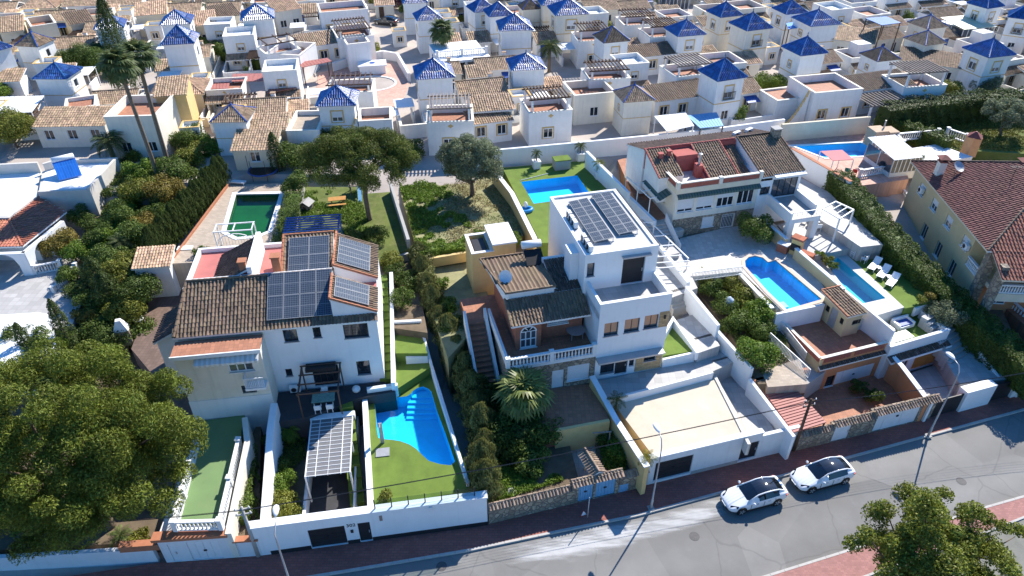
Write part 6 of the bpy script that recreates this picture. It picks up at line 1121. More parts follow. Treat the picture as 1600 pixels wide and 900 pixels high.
 for i in(2,3):p=P[i];q=MB(WMET);q.box(p.x-.06,p.x+.06,p.y-.06,p.y+.06,5.0,z-.06);q.build('post',t)
street_left();street_white();street_stone();street_forecourt();street_right();inner_walls()
# ================================================================ trees and plants
def dome(rx,ry,rz,zc,n,r0,r1,seed,lo=-.25,inner=.25):
 """clump centres spread over an uneven dome"""
 rg=random.Random(seed);out=[]
 for i in range(n):
  k=(i+.5)/n;z=1-(1-lo)*k;a=i*2.39996+rg.uniform(-.25,.25);s=math.sqrt(max(0,1-z*z));q=rg.uniform(1-inner,1.04)
  out.append(((rx*s*math.cos(a)*q,ry*s*math.sin(a)*q,zc+rz*z*q),rg.uniform(r0,r1)))
 return out
def flat(cl,f=.75):return[(c,(r,r,r*f))for c,r in cl]
def plants():
 rg=random.Random(5)
 b=at(172,822,1.2);tree('pine_tree','huge broad pine tree filling the lower left in front of the duplex',b,flat(dome(7.4,6.4,6.0,7.9,170,.65,1.3,3,-.5,.3)+dome(4.5,4,3,6.5,30,1.0,1.6,8,-.6)),PINE,120,.20,5.0,tr=.32,seed=3,aspect=.3,jit=.9,limbs=14,lo=-.5)
 b=at(577,343,6.0);tree('pine_tree','dark umbrella pine with a bare trunk behind the duplex back yard',b,flat(dome(5.0,4.0,2.7,6.7,84,.7,1.25,6,-.5,.3)),PINE2,110,.20,5.2,tr=.24,seed=4,aspect=.3,jit=.9,limbs=12,lo=-.5)
 b=at(738,305,6.1);tree('olive_tree','rounded grey green olive tree in the dry garden',b,dome(3.0,2.7,2.5,3.9,54,.6,1.0,7,-.6,.3),OLIVE,85,.17,1.6,tr=.22,seed=5,limbs=8)
 b=at(1412,952,.1);tree('street_tree','leafy street tree with loose yellow green crown in the lower right foreground',b,dome(4.1,3.9,3.5,5.5,84,.45,.95,9,-.65,.5)+[((-4.9,.3,6.4),.6),((-4.2,.6,6.9),.6),((-1.5,1,9.4),.7),((-1.1,.5,9.0),.9),((3.2,1.5,7.0),.7),((4.6,1.6,6.2),.55),((5.6,1.6,5.9),.5),((6.2,1.7,5.6),.45),((1.9,1.2,8.2),.7)],mat('street_tree_leaves',(.20,.225,.035),.55,.25,.6,island=.45,spec=.25,translucent=.35),105,.18,3.0,tr=.2,seed=6,limbs=22,aspect=.5,jit=.9,depth=.75)
 hp=[(655,408,5.2,2.2,.8),(660,434,5.0,2.4,.8),(670,460,4.6,2.6,.9),(677,484,4.2,2.5,.9),(688,512,3.6,2.7,1.0),(702,540,3.0,3.1,1.05),(715,568,2.5,3.2,1.05),(727,598,2.2,3.2,1.05),(737,628,2.0,3.2,1.1),(745,656,1.9,3.3,1.1),(752,684,1.8,3.2,1.05),(757,712,1.6,3.2,1.05),(754,740,1.5,3.2,1.0),(758,772,1.4,3.8,1.05)]
 ms=[cypress_mesh(1,1,JUNI,5200,.11,s)for s in(1,2,3)];tm=stem_mesh(1,.07)
 for i,(x,y,z,h,r)in enumerate(hp):
  ends=('farthest','second farthest','third from the far end','fourth from the far end','fifth from the far end','sixth from the far end','seventh from the far end','seventh from the street end','sixth from the street end','fifth from the street end','fourth from the street end','third from the street end','second nearest the street','nearest the street')
  t=thing('juniper',f'loose grey green conifer, {ends[i]} in the row beside the pool lawn','conifer',at(x,y,z),0,'conifer row right of the pool lawn');t.rotation_euler=(0,0,rg.uniform(0,6));link('foliage',ms[i%3],t,(0,0,0),0,(r*1.15,r*1.15,h*(1+.14*math.sin(i*2.7))));link('trunk',tm,t,(0,0,0),0,(1,1,h))
 hedge('hedge','loose grey green hedge filling the foot of the conifer row beside the pool lawn',[at(x+2,y,z)for x,y,z,h,r in hp[::2]]+[at(759,775,1.4)],1.5,1.7,JUNI,150,.14,21,rough=.5)
 ms=[cypress_mesh(1,1,CYP,2600,.13,s)for s in(5,6)];n=20
 for i in range(n):
  od=('first','second','third','fourth','fifth','sixth','seventh','eighth','ninth','tenth')
  k=i/(n-1);p=at(352*(1-k)+246*k,290*(1-k)+408*k,5.6-1.2*k);t=thing('cypress',f'slim clipped cypress, {od[i] if i < 10 else od[19 - i]} from the {"far" if i < 10 else "near"} end of the row beside the green pool','cypress',p,0,'cypress hedge beside the green pool');t.rotation_euler=(0,0,rg.uniform(0,6));link('foliage',ms[i%2],t,(0,0,0),0,(.85,.85,3.7+.3*math.sin(i*2.1)));link('trunk',tm,t,(0,0,0),0,(1,1,3))
 for x,y,z,h,r,lab in((206,152,6.5,13.5,1.75,'very tall dark cypress among the white houses at the upper left'),(436,268,6.2,4.8,.9,'dark cypress beside the trampoline'),(120,560,1.5,6.5,.8,'leaning slender cypress beside the wide white roof'),(60,575,1.5,5.0,.7,'ragged conifer in front of the white roof at the left'),(185,500,2.0,5.5,1.5,'dense dark conifer on the left of the duplex'),(165,470,3,5.0,1.3,'dark conifer behind the villa garden stairs')):
  t=thing('cypress',lab,'cypress',at(x,y,z));link('foliage',cypress_mesh(h,r,CYP,int(2600*r*h/4),.2,int(x)),t);link('trunk',stem_mesh(h,.14),t)
 palm('palm_tree','tall slender fan palm left of the pair above the villa',at(252,290,5.5),13.5,2.6,'fan',38,r=.24,lean=(-.6,.3),skirt=8,seed=1,group=None);palm('palm_tree','tall slender fan palm right of the pair above the villa',at(265,262,6),12.8,2.6,'fan',38,r=.26,lean=(.2,0),skirt=6,seed=2)
 palm('palm_tree','lush fan palm in the garden in front of the brick house',at(818,665,1.4),3.6,2.5,'fan',44,mat('bright_palm_leaves',(.16,.19,.05),.45,.2,.6,island=.35,spec=.3,translucent=.25),r=.3,seed=3)
 palm('palm_tree','bushy palm on the slope behind the white villa',at(183,262,6),3.2,2.7,'feather',40,r=.3,seed=4);palm('palm_tree','fan palm with full crown in front of the white balcony house',at(693,102,6.5),5.2,2.4,'fan',46,r=.28,seed=5);palm('palm_tree','feathery palm on the estate path beside the boundary wall',at(858,112,6.5),3.6,2.6,'feather',44,r=.26,seed=6)
 palm('palm_tree','small palm in the villa garden beside the cypress hedge',at(196,400,4.6),1.6,1.8,'feather',26,r=.18,seed=8);palm('cycad','spiky yucca in the planted strip beside the carport',at(456,690,1.0),1.3,1.25,'feather',40,LIME,r=.13,seed=9,cat='yucca');palm('agave','pale agave on the dry patch under the great pine',at(190,838,1.2),.15,1.3,'feather',16,GRASSL,r=.15,seed=10,cat='agave');palm('cycad','small palm in the corner of the forecourt terrace',at(962,640,2.9),1.0,1.2,'feather',18,r=.1,seed=11,cat='palm');palm('banana_plant','bright yellow green leafy plant at the street corner of the forecourt',at(1009,728,2.4),.9,1.0,'feather',16,SHRUBY,r=.07,seed=12,cat='plant')
 for x,y,z,lab in((838,262,6.6,'white square planter with small palm by the rear wall of the turf pool garden'),(906,250,6.6,'white square planter with small palm at the corner of the turf pool garden'),(935,278,6.6,'white square planter with yellow palm along the right wall of the turf pool garden')):
  p=at(x,y,z);q=MB(W);q.box(-.4,.4,-.4,.4,0,.8);q.box(-.45,.45,-.45,.45,.801,.9);t=thing('planter',lab,'planter',p,HD.rz,'white square planters by the turf pool');q.build('box',t);palm('potted_palm',lab.replace('white square planter with ','').replace('small palm','small potted palm').replace('yellow palm','yellow potted palm'),(p.x,p.y,p.z+.85),.9,1.0,'feather',22,SHRUBY if x>930 else PALM,r=.08,seed=int(x),cat='palm',group='potted palms by the turf pool')
 z=[8.4,8.0,7.4,6.8,6.2,5.4,4.8,4.2];px_=[(1312,262),(1345,300),(1385,345),(1425,390),(1468,430),(1515,475),(1560,512),(1640,580)];pts=[at(x,y,zz)-Vector((0,0,2.9))for(x,y),zz in zip(px_,z)];pts=[pts[0]]+pts[1:];hedge('hedge','long thick dark hedge between the loungers lawn and the yellow villa',pts,2.5,2.6,HEDG,210,.17,3,rough=.35)
 A=at;hedge('hedge','wide clipped hedge right of the green pool',[A(444,395,5.8),A(455,350,6),A(462,318,6.0)],1.7,1.5,SHRUB,170,.15,4,rough=.3);hedge('hedge','weedy hedge along the foot of the dry garden',[A(655,400,6.0),A(720,392,6.0),A(812,378,6.0)],1.3,.9,LIME,170,.16,5,rough=.4);hedge('hedge','ivy covered planting in the strip beside the green painted terrace',[A(384,820,1.6),A(386,760,1.6),A(392,710,1.6)],1.2,1.0,SHRUB,190,.15,6,rough=.4)
 hedge('hedge','dark tall hedge along the back of the meadow',[A(1372,205,6.4),A(1440,196,6.4),A(1520,186,6.4),A(1680,178,6.4)],2.6,3.4,CYP,120,.2,7,rough=.5);hedge('hedge','dark hedge between the pool terrace and the meadow',[A(1370,200,6.4),A(1440,225,6.4),A(1478,240,6.4)],1.6,2.0,HEDG,130,.18,8,rough=.5)
 hedge('hedge','low green hedge below the white terrace houses at the upper centre left',[A(405,108,6.4),A(440,112,6.4),A(470,110,6.4)],1.6,1.6,HEDG,110,.2,9);hedge('hedge','hedge beside the beige tiled house at the upper left',[A(300,78,6.4),A(330,84,6.4),A(362,98,6.4)],1.8,2.2,SHRUB,110,.2,10);hedge('hedge','hedge sloping behind the white terrace at the top left',[A(376,90,6.4),A(408,112,6.4)],1.6,2.0,HEDG,110,.2,11)
 S=[(128,350,4.6,1.3,SHRUB,'round shrub against the shaded wall of the villa'),(118,405,4.6,1.3,LIME,'bright green round shrub beside the orange brick steps'),(108,440,4.2,1.1,SHRUB,'dark shrub above the villa stairs'),(225,318,5.0,2.3,SHRUBY,'yellow green bushy tree in the villa garden'),(262,318,5.2,2.1,OCHL,'ochre tinted bush in the villa garden'),(285,285,5.6,2.2,SHRUB,'broad green bush below the tall palms'),(305,262,5.8,2.0,SHRUBY,'yellow green bush near the end of the cypress hedge'),(222,285,5.6,1.8,LIME,'bright bush under the palm trunks'),(190,360,4.8,2.0,SHRUB,'green leafy bush beside the villa wall'),(225,385,4.6,1.9,SHRUB,'large leafed bush in the middle of the villa garden'),(160,385,4.6,1.6,HEDG,'dark bush behind the brick steps'),(178,425,4.2,2.0,SHRUB,'bush with reddish tips above the dark conifer'),(205,440,4.2,2.0,SHRUBY,'yellowish bush left of the tiled shed'),(218,475,3.6,2.2,HEDG,'dark bush in front of the tiled shed'),(172,520,2.0,1.9,SHRUB,'dense bush at the upper edge of the great pine'),(148,520,2.0,1.8,HEDG,'dark bush right of the slender cypress'),(318,405,5.6,.9,SHRUB,'small potted looking shrub on the green pool terrace'),(340,240,6.2,1.6,LIME,'bright shrub at the top end of the cypress hedge'),(300,235,6.2,2.2,SHRUB,'broad shrub under the beige house'),(466,262,6.2,2.2,SHRUB,'tall leafy bush behind the green pool'),(462,300,6.2,1.6,SHRUB,'pale green bush at the corner of the green pool'),(500,352,6.0,.6,LIME,'low weeds beside the dog house'),(520,235,6.2,2.2,PINE2,'dark bush left of the umbrella pine'),(640,250,6.2,2.0,PINE2,'dark bush right of the umbrella pine'),(560,385,6,1.2,HEDG,'dark shrub behind the solar roof'),(590,378,6,1.2,HEDG,'dark shrub by the concrete yard wall'),(622,440,5.0,1.2,HEDG,'shady shrub above the turf lawn'),(630,478,5.0,1.1,SHRUB,'shady shrub by the white planter wall'),(612,420,5.0,1.2,SHRUBY,'thin yellowish shrub at the top of the turf steps'),(640,450,5,1.0,HEDG,'dark shrub beside the conifer row'),(762,640,1.5,2.0,HEDG,'big dark leafy shrub left of the lush palm'),(738,600,2.0,1.4,SHRUB,'shrub beside the terracotta stairs'),(812,700,1.2,2.2,HEDG,'large dark shrub under the lush palm'),(848,690,1.1,1.9,SHRUB,'large shrub right below the lush palm'),(780,690,1.2,2.1,HEDG,'dark shrub in the palm garden'),(830,735,1.0,1.5,SHRUB,'low shrub near the stone street wall'),(700,490,4.4,1.2,LIME,'bright weeds in the sandy yard'),(712,530,3.6,1.5,SHRUB,'bush at the foot of the sandy yard'),(690,450,5.0,.8,LIME,'small weeds on the sandy yard'),(946,690,1.2,.9,SHRUB,'shrub left in the bed beside the ochre wall'),(965,715,1.1,1.0,LIME,'leafy shrub in the bed beside the ochre wall'),(940,670,1.2,.8,LIME,'small bright shrub at the brown terrace corner'),(1095,446,3.6,1.1,SHRUBY,'yellowish shrub at the patio fence'),(1108,462,3.4,1.2,SHRUB,'green orchard bush by the lane wall'),(1138,455,3.4,1.3,SHRUBY,'yellow green orchard bush by the pool wall'),(1130,490,3.3,1.3,SHRUB,'orchard bush in the middle left'),(1160,478,3.3,1.5,SHRUBY,'leafy orchard bush under the pool wall'),(1152,515,3.2,1.4,SHRUB,'orchard bush in the middle'),(1178,508,3.2,1.6,LIME,'bright orchard bush with feathery leaves'),(1186,530,3.2,1.3,SHRUB,'orchard bush near the side steps'),(1135,520,3.2,1.1,HEDG,'dark orchard bush by the lane wall'),(1178,568,3.2,1.7,LIME,'round clipped citrus tree above the lane wall'),(1176,372,5.2,1.9,SHRUB,'leafy tree in front of the cream house right corner'),(1215,300,8,.6,LIME,'small shrub on the balcony corner'),(1462,500,3.5,1.1,OLIVE,'silvery shrub beside the turf terrace wall'),(1480,506,3.5,1.3,OLIVE,'round silvery bush beside the grey steps'),(1290,412,4.7,.6,SHRUBY,'small planted bush left of the long pool'),(1300,420,4.7,.6,SHRUB,'green planted bush at the pool edge'),(1278,402,4.8,.5,LIME,'bright plant at the ochre wall end'),(1452,468,4.7,.6,OCHL,'ochre flowering plant in the lawn planter'),(1438,473,4.7,.5,SHRUBY,'yellow plant in the lawn planter'),(1334,318,6.2,.5,SHRUB,'small potted bush by the grey terrace wall'),(440,765,1.0,1.2,LIME,'bright bush in the strip beside the carport'),(446,798,1.0,1.2,SHRUBY,'yellow bush at the street end of the carport strip'),(440,735,1.0,.9,SHRUB,'green bush below the spiky yucca'),(432,700,1.0,.9,HEDG,'dark bush against the thick white wall'),(603,778,2.5,.5,SHRUBY,'small yellow plant at the corner of the pool lawn'),(1340,612,.4,.8,HEDG,'dark planting by the salmon courtyard wall'),(1362,626,.4,.8,HEDG,'dark planting at the end of the brown courtyard'),(1524,568,.5,.7,SHRUB,'potted shrub at the foot of the grey steps'),(75,815,1.2,1.3,SHRUB,'bush at the left edge below the pine'),(10,790,1.2,1.5,LIME,'bright bush at the far left below the pine'),(135,112,6.5,3.4,HEDG,'large dark bush left of the tall cypress'),(175,118,6.5,2.6,SHRUB,'bush behind the tall cypress'),(215,95,6.5,2.2,OCHL,'brownish bush right of the tall cypress'),(28,232,6.3,3.2,SHRUBY,'yellow green tree at the left edge above the villa'),(2,160,6.3,1.8,LIME,'bright bush at the left edge'),(258,190,6.4,1.2,SHRUB,'bush beneath the right tall palm'),(640,25,6.5,2.2,HEDG,'dark shrub at the top by the estate road'),(615,12,6.5,2.5,mat('bougainvillea_leaves',(.14,.045,.06),.6,.3,1,island=.4,translucent=.2),'reddish bush at the top by the estate road'),(585,85,6.5,1.2,SHRUBY,'yellow shrub by the estate pool'),(577,92,6.5,1.4,LIME,'green shrub by the estate pool fence'),(1196,152,6.5,2.4,mat('clipped_lime_leaves',(.15,.20,.02),.6,.2,1,island=.3,translucent=.25),'bright clipped mushroom shaped tree beside the white tower'),(1480,155,6.5,1.8,SHRUBY,'yellow green bush below the pergola house'),(1412,178,6.5,1.8,HEDG,'dark bush by the cream wall'),(1535,150,6.5,2.0,OLIVE,'silvery bush behind the meadow hedge'),(1490,70,6.5,1.6,SHRUB,'bush between the tiled towers'),(1430,255,7,.8,SHRUB,'small bush behind the white pergola'),(278,158,6.4,1.4,SHRUB,'small bush between the beige walls'),(825,35,6.5,1.6,HEDG,'bush behind the blue roofed towers'),(160,100,6.5,2.5,HEDG,'dark bush beside the cypress trunk'),(1040,12,6.5,2,SHRUB,'bush near the top centre'),(1228,20,6.5,1.6,SHRUB,'small bush near the top right'),(1310,20,6.5,1.5,HEDG,'dark bush near the top right roofs'),(480,190,6.3,.9,SHRUB,'shrub at the corner of the beige flat roof'),(755,112,6.4,1.3,SHRUB,'bush beside the white balcony house'),(1012,90,6.5,1.0,SHRUB,'shrub under the white tower'),(1105,100,6.5,1.2,SHRUBY,'shrub behind the white tower with balcony')]
 for x,y,r,nm in((150,545,2.3,'big dark green bush above the top of the great pine'),(182,548,2.3,'big leafy bush above the top of the great pine'),(118,545,2.0,'dense bush left of the slender cypress foot'),(215,540,2.0,'bush beside the white hooded barbecue'),(240,525,1.3,'small bush in the brown side yard')):S.append((x,y,1.2,r,HEDG if r>2.1 else SHRUB,nm))
 V=[(250,330),(238,352),(205,335),(180,342),(250,300),(275,300),(300,285),(205,300),(178,318),(150,410),(190,405),(215,410),(208,368),(150,440),(172,450),(190,470),(222,430),(205,500),(155,490),(130,470),(140,505),(235,300),(240,275),(320,262),(210,262),(160,300),(150,365),(100,400),(70,555),(40,540),(100,545),(20,815),(60,830),(120,820),(235,372),(262,352),(275,332),(180,385),(198,450),(165,430),(115,440),(225,460),(240,400)]
 ms_=(SHRUB,HEDG,LIME,SHRUBY,SHRUB,HEDG,OCHL);ds_=('leafy green','dark green','bright green','yellow green','dense green','deep green','ochre tinted')
 for i,(x,y)in enumerate(V):
  f=(y-262)/300;z=5.2-2.6*min(1,max(0,f))if y<600 else 1.2;r=1.1+.9*((i*37)%10)/10;S.append((x,y,z,r,ms_[i%7],f'{ds_[i % 7]} bush in the villa garden, '+('below the tall palms' if y<320 else 'beside the cypress hedge' if x>200 and y<420 else 'near the villa stairs' if x<160 and y<520 else 'left of the tiled shed' if y<520 else 'by the wide white roof' if y<600 else 'under the great pine')+(', '+('small','low','broad','tall','loose','full','spreading','narrow','rounded','ragged')[(i*7)%10]+' one')))
 pool_={}
 for i,(x,y,z,r,m,lab)in enumerate(S):blob('shrub',lab,at(x,y,z),(r,r,r*.95),m,95 if r<1.4 else 75,.15 if r<1.4 else.19,seed=i+20)
 b=at(1562,212,6.5);tree('olive_tree','round clipped olive tree on the yellow green meadow',b,dome(2.6,2.4,1.5,2.6,30,.55,.85,12,-.3,.2),OLIVE,90,.17,1.7,tr=.16,seed=9)
 zf=lambda z:(lambda x,y:z);P=lambda pts,z:pxpoly(pts,z)
 scatter('weeds',P([(470,300),(560,300),(580,360),(470,400),(445,395)],6.02),zf(6.02),13000,LIME,.22,3,hgt=.25,thr=-.3);scatter('weeds',P([(620,275),(700,290),(740,360),(800,372),(655,400)],6.1),zf(6.1),16000,LIME,.3,4,hgt=.2,thr=-.35);scatter('grass',P([(618,270),(770,264),(816,367),(656,400)],6.1),zf(6.1),9000,GRASSL,.16,14,hgt=.06,thr=-.9);scatter('dry_grass',P([(690,290),(770,275),(815,368),(700,390)],6.1),zf(6.1),4000,DRYL,.2,6,hgt=.15,thr=-.2);scatter('weeds',P([(705,480),(740,470),(760,560),(720,560)],4.2),lambda x,y:zg(x,y)+.1,2500,LIME,.25,7,hgt=.3,thr=-.6)
 scatter('weeds',P([(770,720),(880,690),(885,750),(775,785)],1.5),zf(1.5),5000,LIME,.22,8,hgt=.25,thr=-.3);scatter('weeds',P([(930,670),(955,660),(1008,738),(945,740)],1.2),zf(1.2),3000,LIME,.25,9,hgt=.4,thr=-.8);scatter('grass',P([(1390,205),(1480,170),(1640,172),(1640,240),(1500,232)],6.5),zf(6.5),16000,mat('meadow_blades',(.19,.19,.035),.7,.2,.6,island=.35,translucent=.2),.28,10,hgt=.12,thr=-2);scatter('weeds',P([(100,800),(245,790),(240,848),(100,850)],1.2),zf(1.2),2500,SHRUBY,.22,11,hgt=.2,thr=.2);scatter('weeds',P([(425,650),(478,650),(476,810),(412,812)],1.0),zf(1.0),4000,SHRUB,.25,12,hgt=.4,thr=-.6);scatter('weeds',P([(1085,440),(1155,430),(1220,500),(1235,560),(1190,595),(1140,520)],3.3),zf(3.3),5000,SHRUB,.22,13,hgt=.3,thr=-.2)
plants()
# ================================================================ the white estate behind the gardens
EZ=6.45
STONEB=mat('ochre_trim',(.62,.42,.17),.8,.1,2)
def surround_window(t,fc,o,shutter=.6,bal=False):
 w=window(fc,o,t,PVC,GLASSG,2,1,.14,.08,None,shutter=shutter,surround=STONEB)
 if bal:railing(t,[fc.p(o[0]-.3,o[2]-.15,.35),fc.p(o[1]+.3,o[2]-.15,.35)],.9,DMET,.14,.015,'balcony_railing');q=MB(W);fbox(q,fc,o[0]-.35,o[1]+.35,o[2]-.25,o[2]-.16,.001,.42);q.build('balcony_slab',t)
def tower_proto(tile,wallm,ridge,style):
 t=thing('tower_house','x','house');B,H,e=4.5,5.7,.3;f1,fl,fr_,fb=front_face(0),left_face(0,B),right_face(B,0),Face((B,B),(-1,0));m=MB(wallm)
 of=[(1.5,2.9,3.5,4.9)]if style!='plain' else[];oL=[(1.6,2.9,3.4,4.8)]if style=='left' else([(1.9,2.6,3.6,4.4)]if style=='plain' else[]);low=[(1.6,2.8,.9,2.0)]if style=='balcony' else[]
 wall(m,f1,B,-.5,H,of+low,.16);wall(m,fl,B,-.5,H,oL,.16);wall(m,fr_,B,-.5,H,[(1.7,2.7,3.6,4.8)],.16);wall(m,fb,B,-.5,H);m.face((0,0,H-.01),(B,0,H-.01),(B,B,H-.01),(0,B,H-.01));m.build('wall',t)
 for o in of:surround_window(t,f1,o,.6,style=='balcony')
 for o in low:window(f1,o,t,PVC,GLASS,2,1,.14,.07,W)
 for o in oL:surround_window(t,fl,o,.3)
 window(fr_,(1.7,2.7,3.6,4.8),t,PVC,GLASS,1,1,.14,.07,W)
 q=MB(STONEB);[fbox(q,F_,-.02 if F_ is f1 else.02,B-.02,2.9,3.0,.001,.035)for F_ in(f1,fl,fr_)];q.build('string_course',t).__setitem__('kind','stuff')
 c=B/2;a,b=-e,B+e;z0,z1,z2,k=H,H+.55,H+1.75,.78;L=[(a,a),(b,a),(b,b),(a,b)];mid=[(c+(x-c)*(1-.4),c+(y-c)*(1-.4),z1+.1)for x,y in L];P=[]
 for i in range(4):
  j=(i+1)%4;A_,B_=(*L[i],z0),(*L[j],z0);P.append([A_,B_,mid[j],mid[i]]);P.append([mid[i],mid[j],(c,c,z2)])
 d=MB(wallm);d.box(a+.05,b-.05,a+.05,b-.05,H-.14,H-.012);d.build('eaves',t);ro=link('roof',tiles_mesh(P,tile,.3,.5,.08,seed=3),t);ro['kind']='stuff'
 u=MB(tile);u.raw([(a,a,z0-.01),(b,a,z0-.01),(b,b,z0-.01),(a,b,z0-.01)]+[(x,y,z-.02)for x,y,z in mid]+[(c,c,z2-.03)],[(0,1,5,4),(1,2,6,5),(2,3,7,6),(3,0,4,7),(4,5,8),(5,6,8),(6,7,8),(7,4,8)]);u.build('roof_deck',t)
 r=MB(ridge);[r.tube([(*L[i],z0+.08),(mid[i][0],mid[i][1],mid[i][2]+.06),(c,c,z2+.05)],[.11,.11,.09],6)for i in range(4)];r.lathe([(.14,z2),(.16,z2+.12),(.05,z2+.25),(.09,z2+.4),(.01,z2+.65)],(c,c,0),7);x=r.build('ridge_tiles',t);x['kind']='stuff'
 return t
PT={}
def tower(tile,wallm,style,pl,pr,h,label,s_d=1.0):
 """pl, pr: photo corners of the eaves of the front face; h: height of the eaves above the estate ground"""
 key=(tile,wallm,style)
 T={'blue':(BLTILE,BLTILE),'tan':(TTILE,BLUEP),'brown':(BTILE,BLUEP)}[tile]
 zE=EZ+h;a=at(*pl,zE);b=at(*pr,zE);d=b-a;rz=math.atan2(d.y,d.x);s=d.length/5.1;sz=h/5.7
 u=d.normalized();n=Vector((-u.y,u.x,0));o=a+u*.3*s+n*.3*s;new=key not in PT
 t=PT[key]if not new else tower_proto(T[0],{'w':W,'c':PALE}[wallm],T[1],style);c=t if new else copy_tree(t)
 PT[key]=t;c.location=(o.x,o.y,EZ);c.rotation_euler=(0,0,rz);c.scale=(s,s*s_d,sz);tag(c,label,'house','tower houses of the white estate');ctr=o+u*2.25*s+n*2.25*s;OCC.append((ctr.x,ctr.y,3.0*s));TW.append((ctr,label,rz));return c
OCC,TW=[],[]
def estate():
 TWS=[('blue','w','plain',(-24,86),(20,73),5.7,'white tower with blue roof cut by the left edge'),('tan','w','plain',(22,72),(59,74),5.0,'white tower with tan pyramid roof near the left edge'),('blue','w','plain',(50,124),(104,124),4.6,'low white tower with bright blue roof left of the tall cypress'),('blue','w','plain',(251,71),(304,68),6.4,'tall white tower with blue roof right of the tall cypress'),('blue','w','plain',(249,40),(298,37),5.2,'white tower with blue roof behind the tall one near the cypress'),('blue','w','plain',(146,47),(194,43),5.2,'white tower with dark blue roof directly behind the tall cypress tip'),('blue','w','plain',(376,33),(429,29),5.7,'white tower with blue roof at the upper left centre'),('tan','w','plain',(327,192),(386,191),4.2,'low white tower with tan roof and blue ridges above the green pool'),('blue','w','front',(493,167),(556,165),5.2,'white tower with bright blue roof and yellow window trim behind the umbrella pine'),('blue','w','plain',(650,125),(711,121),5.6,'white tower with blue roof beneath the estate fan palm'),('blue','w','plain',(651,33),(692,30),5.2,'white tower with blue roof behind the fan palm'),('blue','w','plain',(629,6),(669,4),5.2,'white tower with blue roof at the top edge by the estate road'),('blue','w','front',(741,20),(777,16),5.4,'left of two close blue roofed towers right of the fan palm'),('blue','w','front',(764,27),(803,24),5.6,'right of two close blue roofed towers right of the fan palm'),('blue','w','plain',(781,49),(834,47),5.7,'white tower with blue roof in front of the two close towers'),('blue','w','plain',(799,111),(854,108),4.8,'white tower with dark blue roof left of the estate path palm'),('blue','c','left',(868,25),(921,22),6.0,'cream tower with blue roof and curved side wall at the top centre'),('blue','c','front',(846,9),(892,7),5.6,'white tower with blue roof at the top edge behind the cream tower'),('brown','w','front',(943,68),(985,64),5.4,'white tower with brown pyramid roof between dark pergolas'),('tan','c','plain',(974,161),(1024,157),4.4,'low tower with tan pyramid roof behind the long white rear wall'),('blue','w','front',(1059,58),(1104,54),5.4,'white tower with blue roof and framed window in the upper middle'),('blue','w','balcony',(1121,128),(1168,121),6.2,'tall white tower with blue roof and balcony beside the clipped round tree'),('blue','c','left',(1126,28),(1161,24),5.6,'white tower with blue roof behind the cream balcony tower'),('blue','c','balcony',(1167,49),(1208,44),6.0,'cream tower with dark blue roof and balcony in the upper right middle'),('blue','w','left',(1228,23),(1263,20),5.2,'small blue roofed tower at the top right of the middle'),('blue','w','plain',(1267,42),(1315,38),5.4,'white tower with blue roof behind the right pergola house'),('blue','w','plain',(1251,88),(1294,83),5.8,'white tower with blue roof and round wall clock left of the right pergola house'),('brown','w','plain',(1371,97),(1408,93),4.4,'low tower with brown pyramid roof behind the right pergola house'),('tan','c','plain',(1446,72),(1480,67),4.6,'front one of two tan pyramid roofed towers at the upper right'),('tan','c','plain',(1449,46),(1483,42),4.6,'rear one of two tan pyramid roofed towers at the upper right'),('blue','w','left',(1545,91),(1588,86),5.6,'white tower with blue roof edged in white at the right'),('blue','w','left',(1543,14),(1570,10),5.6,'white tower with blue roof at the top right corner'),('blue','w','balcony',(1574,27),(1620,33),5.6,'white tower with dark blue roof cut by the right edge'),('blue','w','plain',(735,-8),(765,-10),5.2,'white tower just touching the top edge right of the fan palm'),('brown','c','plain',(816,16),(846,14),4.6,'low cream tower with brown roof behind the estate path')]
 for a in TWS:tower(*a)
 pl=[(497,114),(540,104),(580,98),(612,97),(630,112),(640,132),(624,166),(578,168),(545,140),(495,138)];PP=pxpoly(pl,EZ+.05);c=at(580,131,EZ);
 pp=[(c.x+3.4*math.cos(a),c.y+2.9*math.sin(a))for a in[2*math.pi*i/24 for i in range(24)]];slab('pool_plaza',PP,EZ+.05,PINKP,holes=[pp],depth=.6);pool('swimming_pool',pp,EZ+.05,LINERQ,WATER,'round turquoise pool on the pink plaza of the estate',depth=1.0,wl=.1,cop=WB)
 for p in pl:q=at(*p,EZ);OCC.append((q.x,q.y,2.5))
 OCC.append((c.x,c.y,6));q=[tuple(at(x,y,EZ))for x,y in((520,112),(560,99),(600,92),(622,96),(640,128))];run_wall('plaza_wall',[(p[0],p[1],EZ,EZ+1.3)for p in q],.4,W,'white curved wall round the pink pool plaza')
 t=thing('pump_house','white flat roofed box with dark emblem on the pool plaza','hut',at(583,113,EZ),R(10));q=MB(WB);q.box(-1.9,1.9,-1.0,1.2,0,1.2);q.build('wall',t);q=MB(WB);q.box(-2.1,2.1,-1.2,1.4,1.201,1.4);q.build('roof',t);q=MB(BLUEP);q.lathe([(.45,1.401),(.45,1.43)],(0,.1,0),10);q.build('emblem',t)
 def shelter(P,z,m,label,n=9,name='shelter',cat='shelter'):
  o=at(*P[0],EZ+z);V=[at(*p,EZ+z)-o for p in P];t=thing(name,label,cat,(o.x,o.y,EZ));up=Vector((0,0,z));q=MB(m)
  for i in range(n):
   a,b=i/n,(i+.9)/n;l0,l1,r0,r1=V[0].lerp(V[1],a),V[0].lerp(V[1],b),V[3].lerp(V[2],a),V[3].lerp(V[2],b);q.hexa([k+up for k in(l0,l1,r1,r0)],[k+up+Vector((0,0,.07))for k in(l0,l1,r1,r0)])
  x=q.build('roof_sheet',t);x['kind']='stuff'
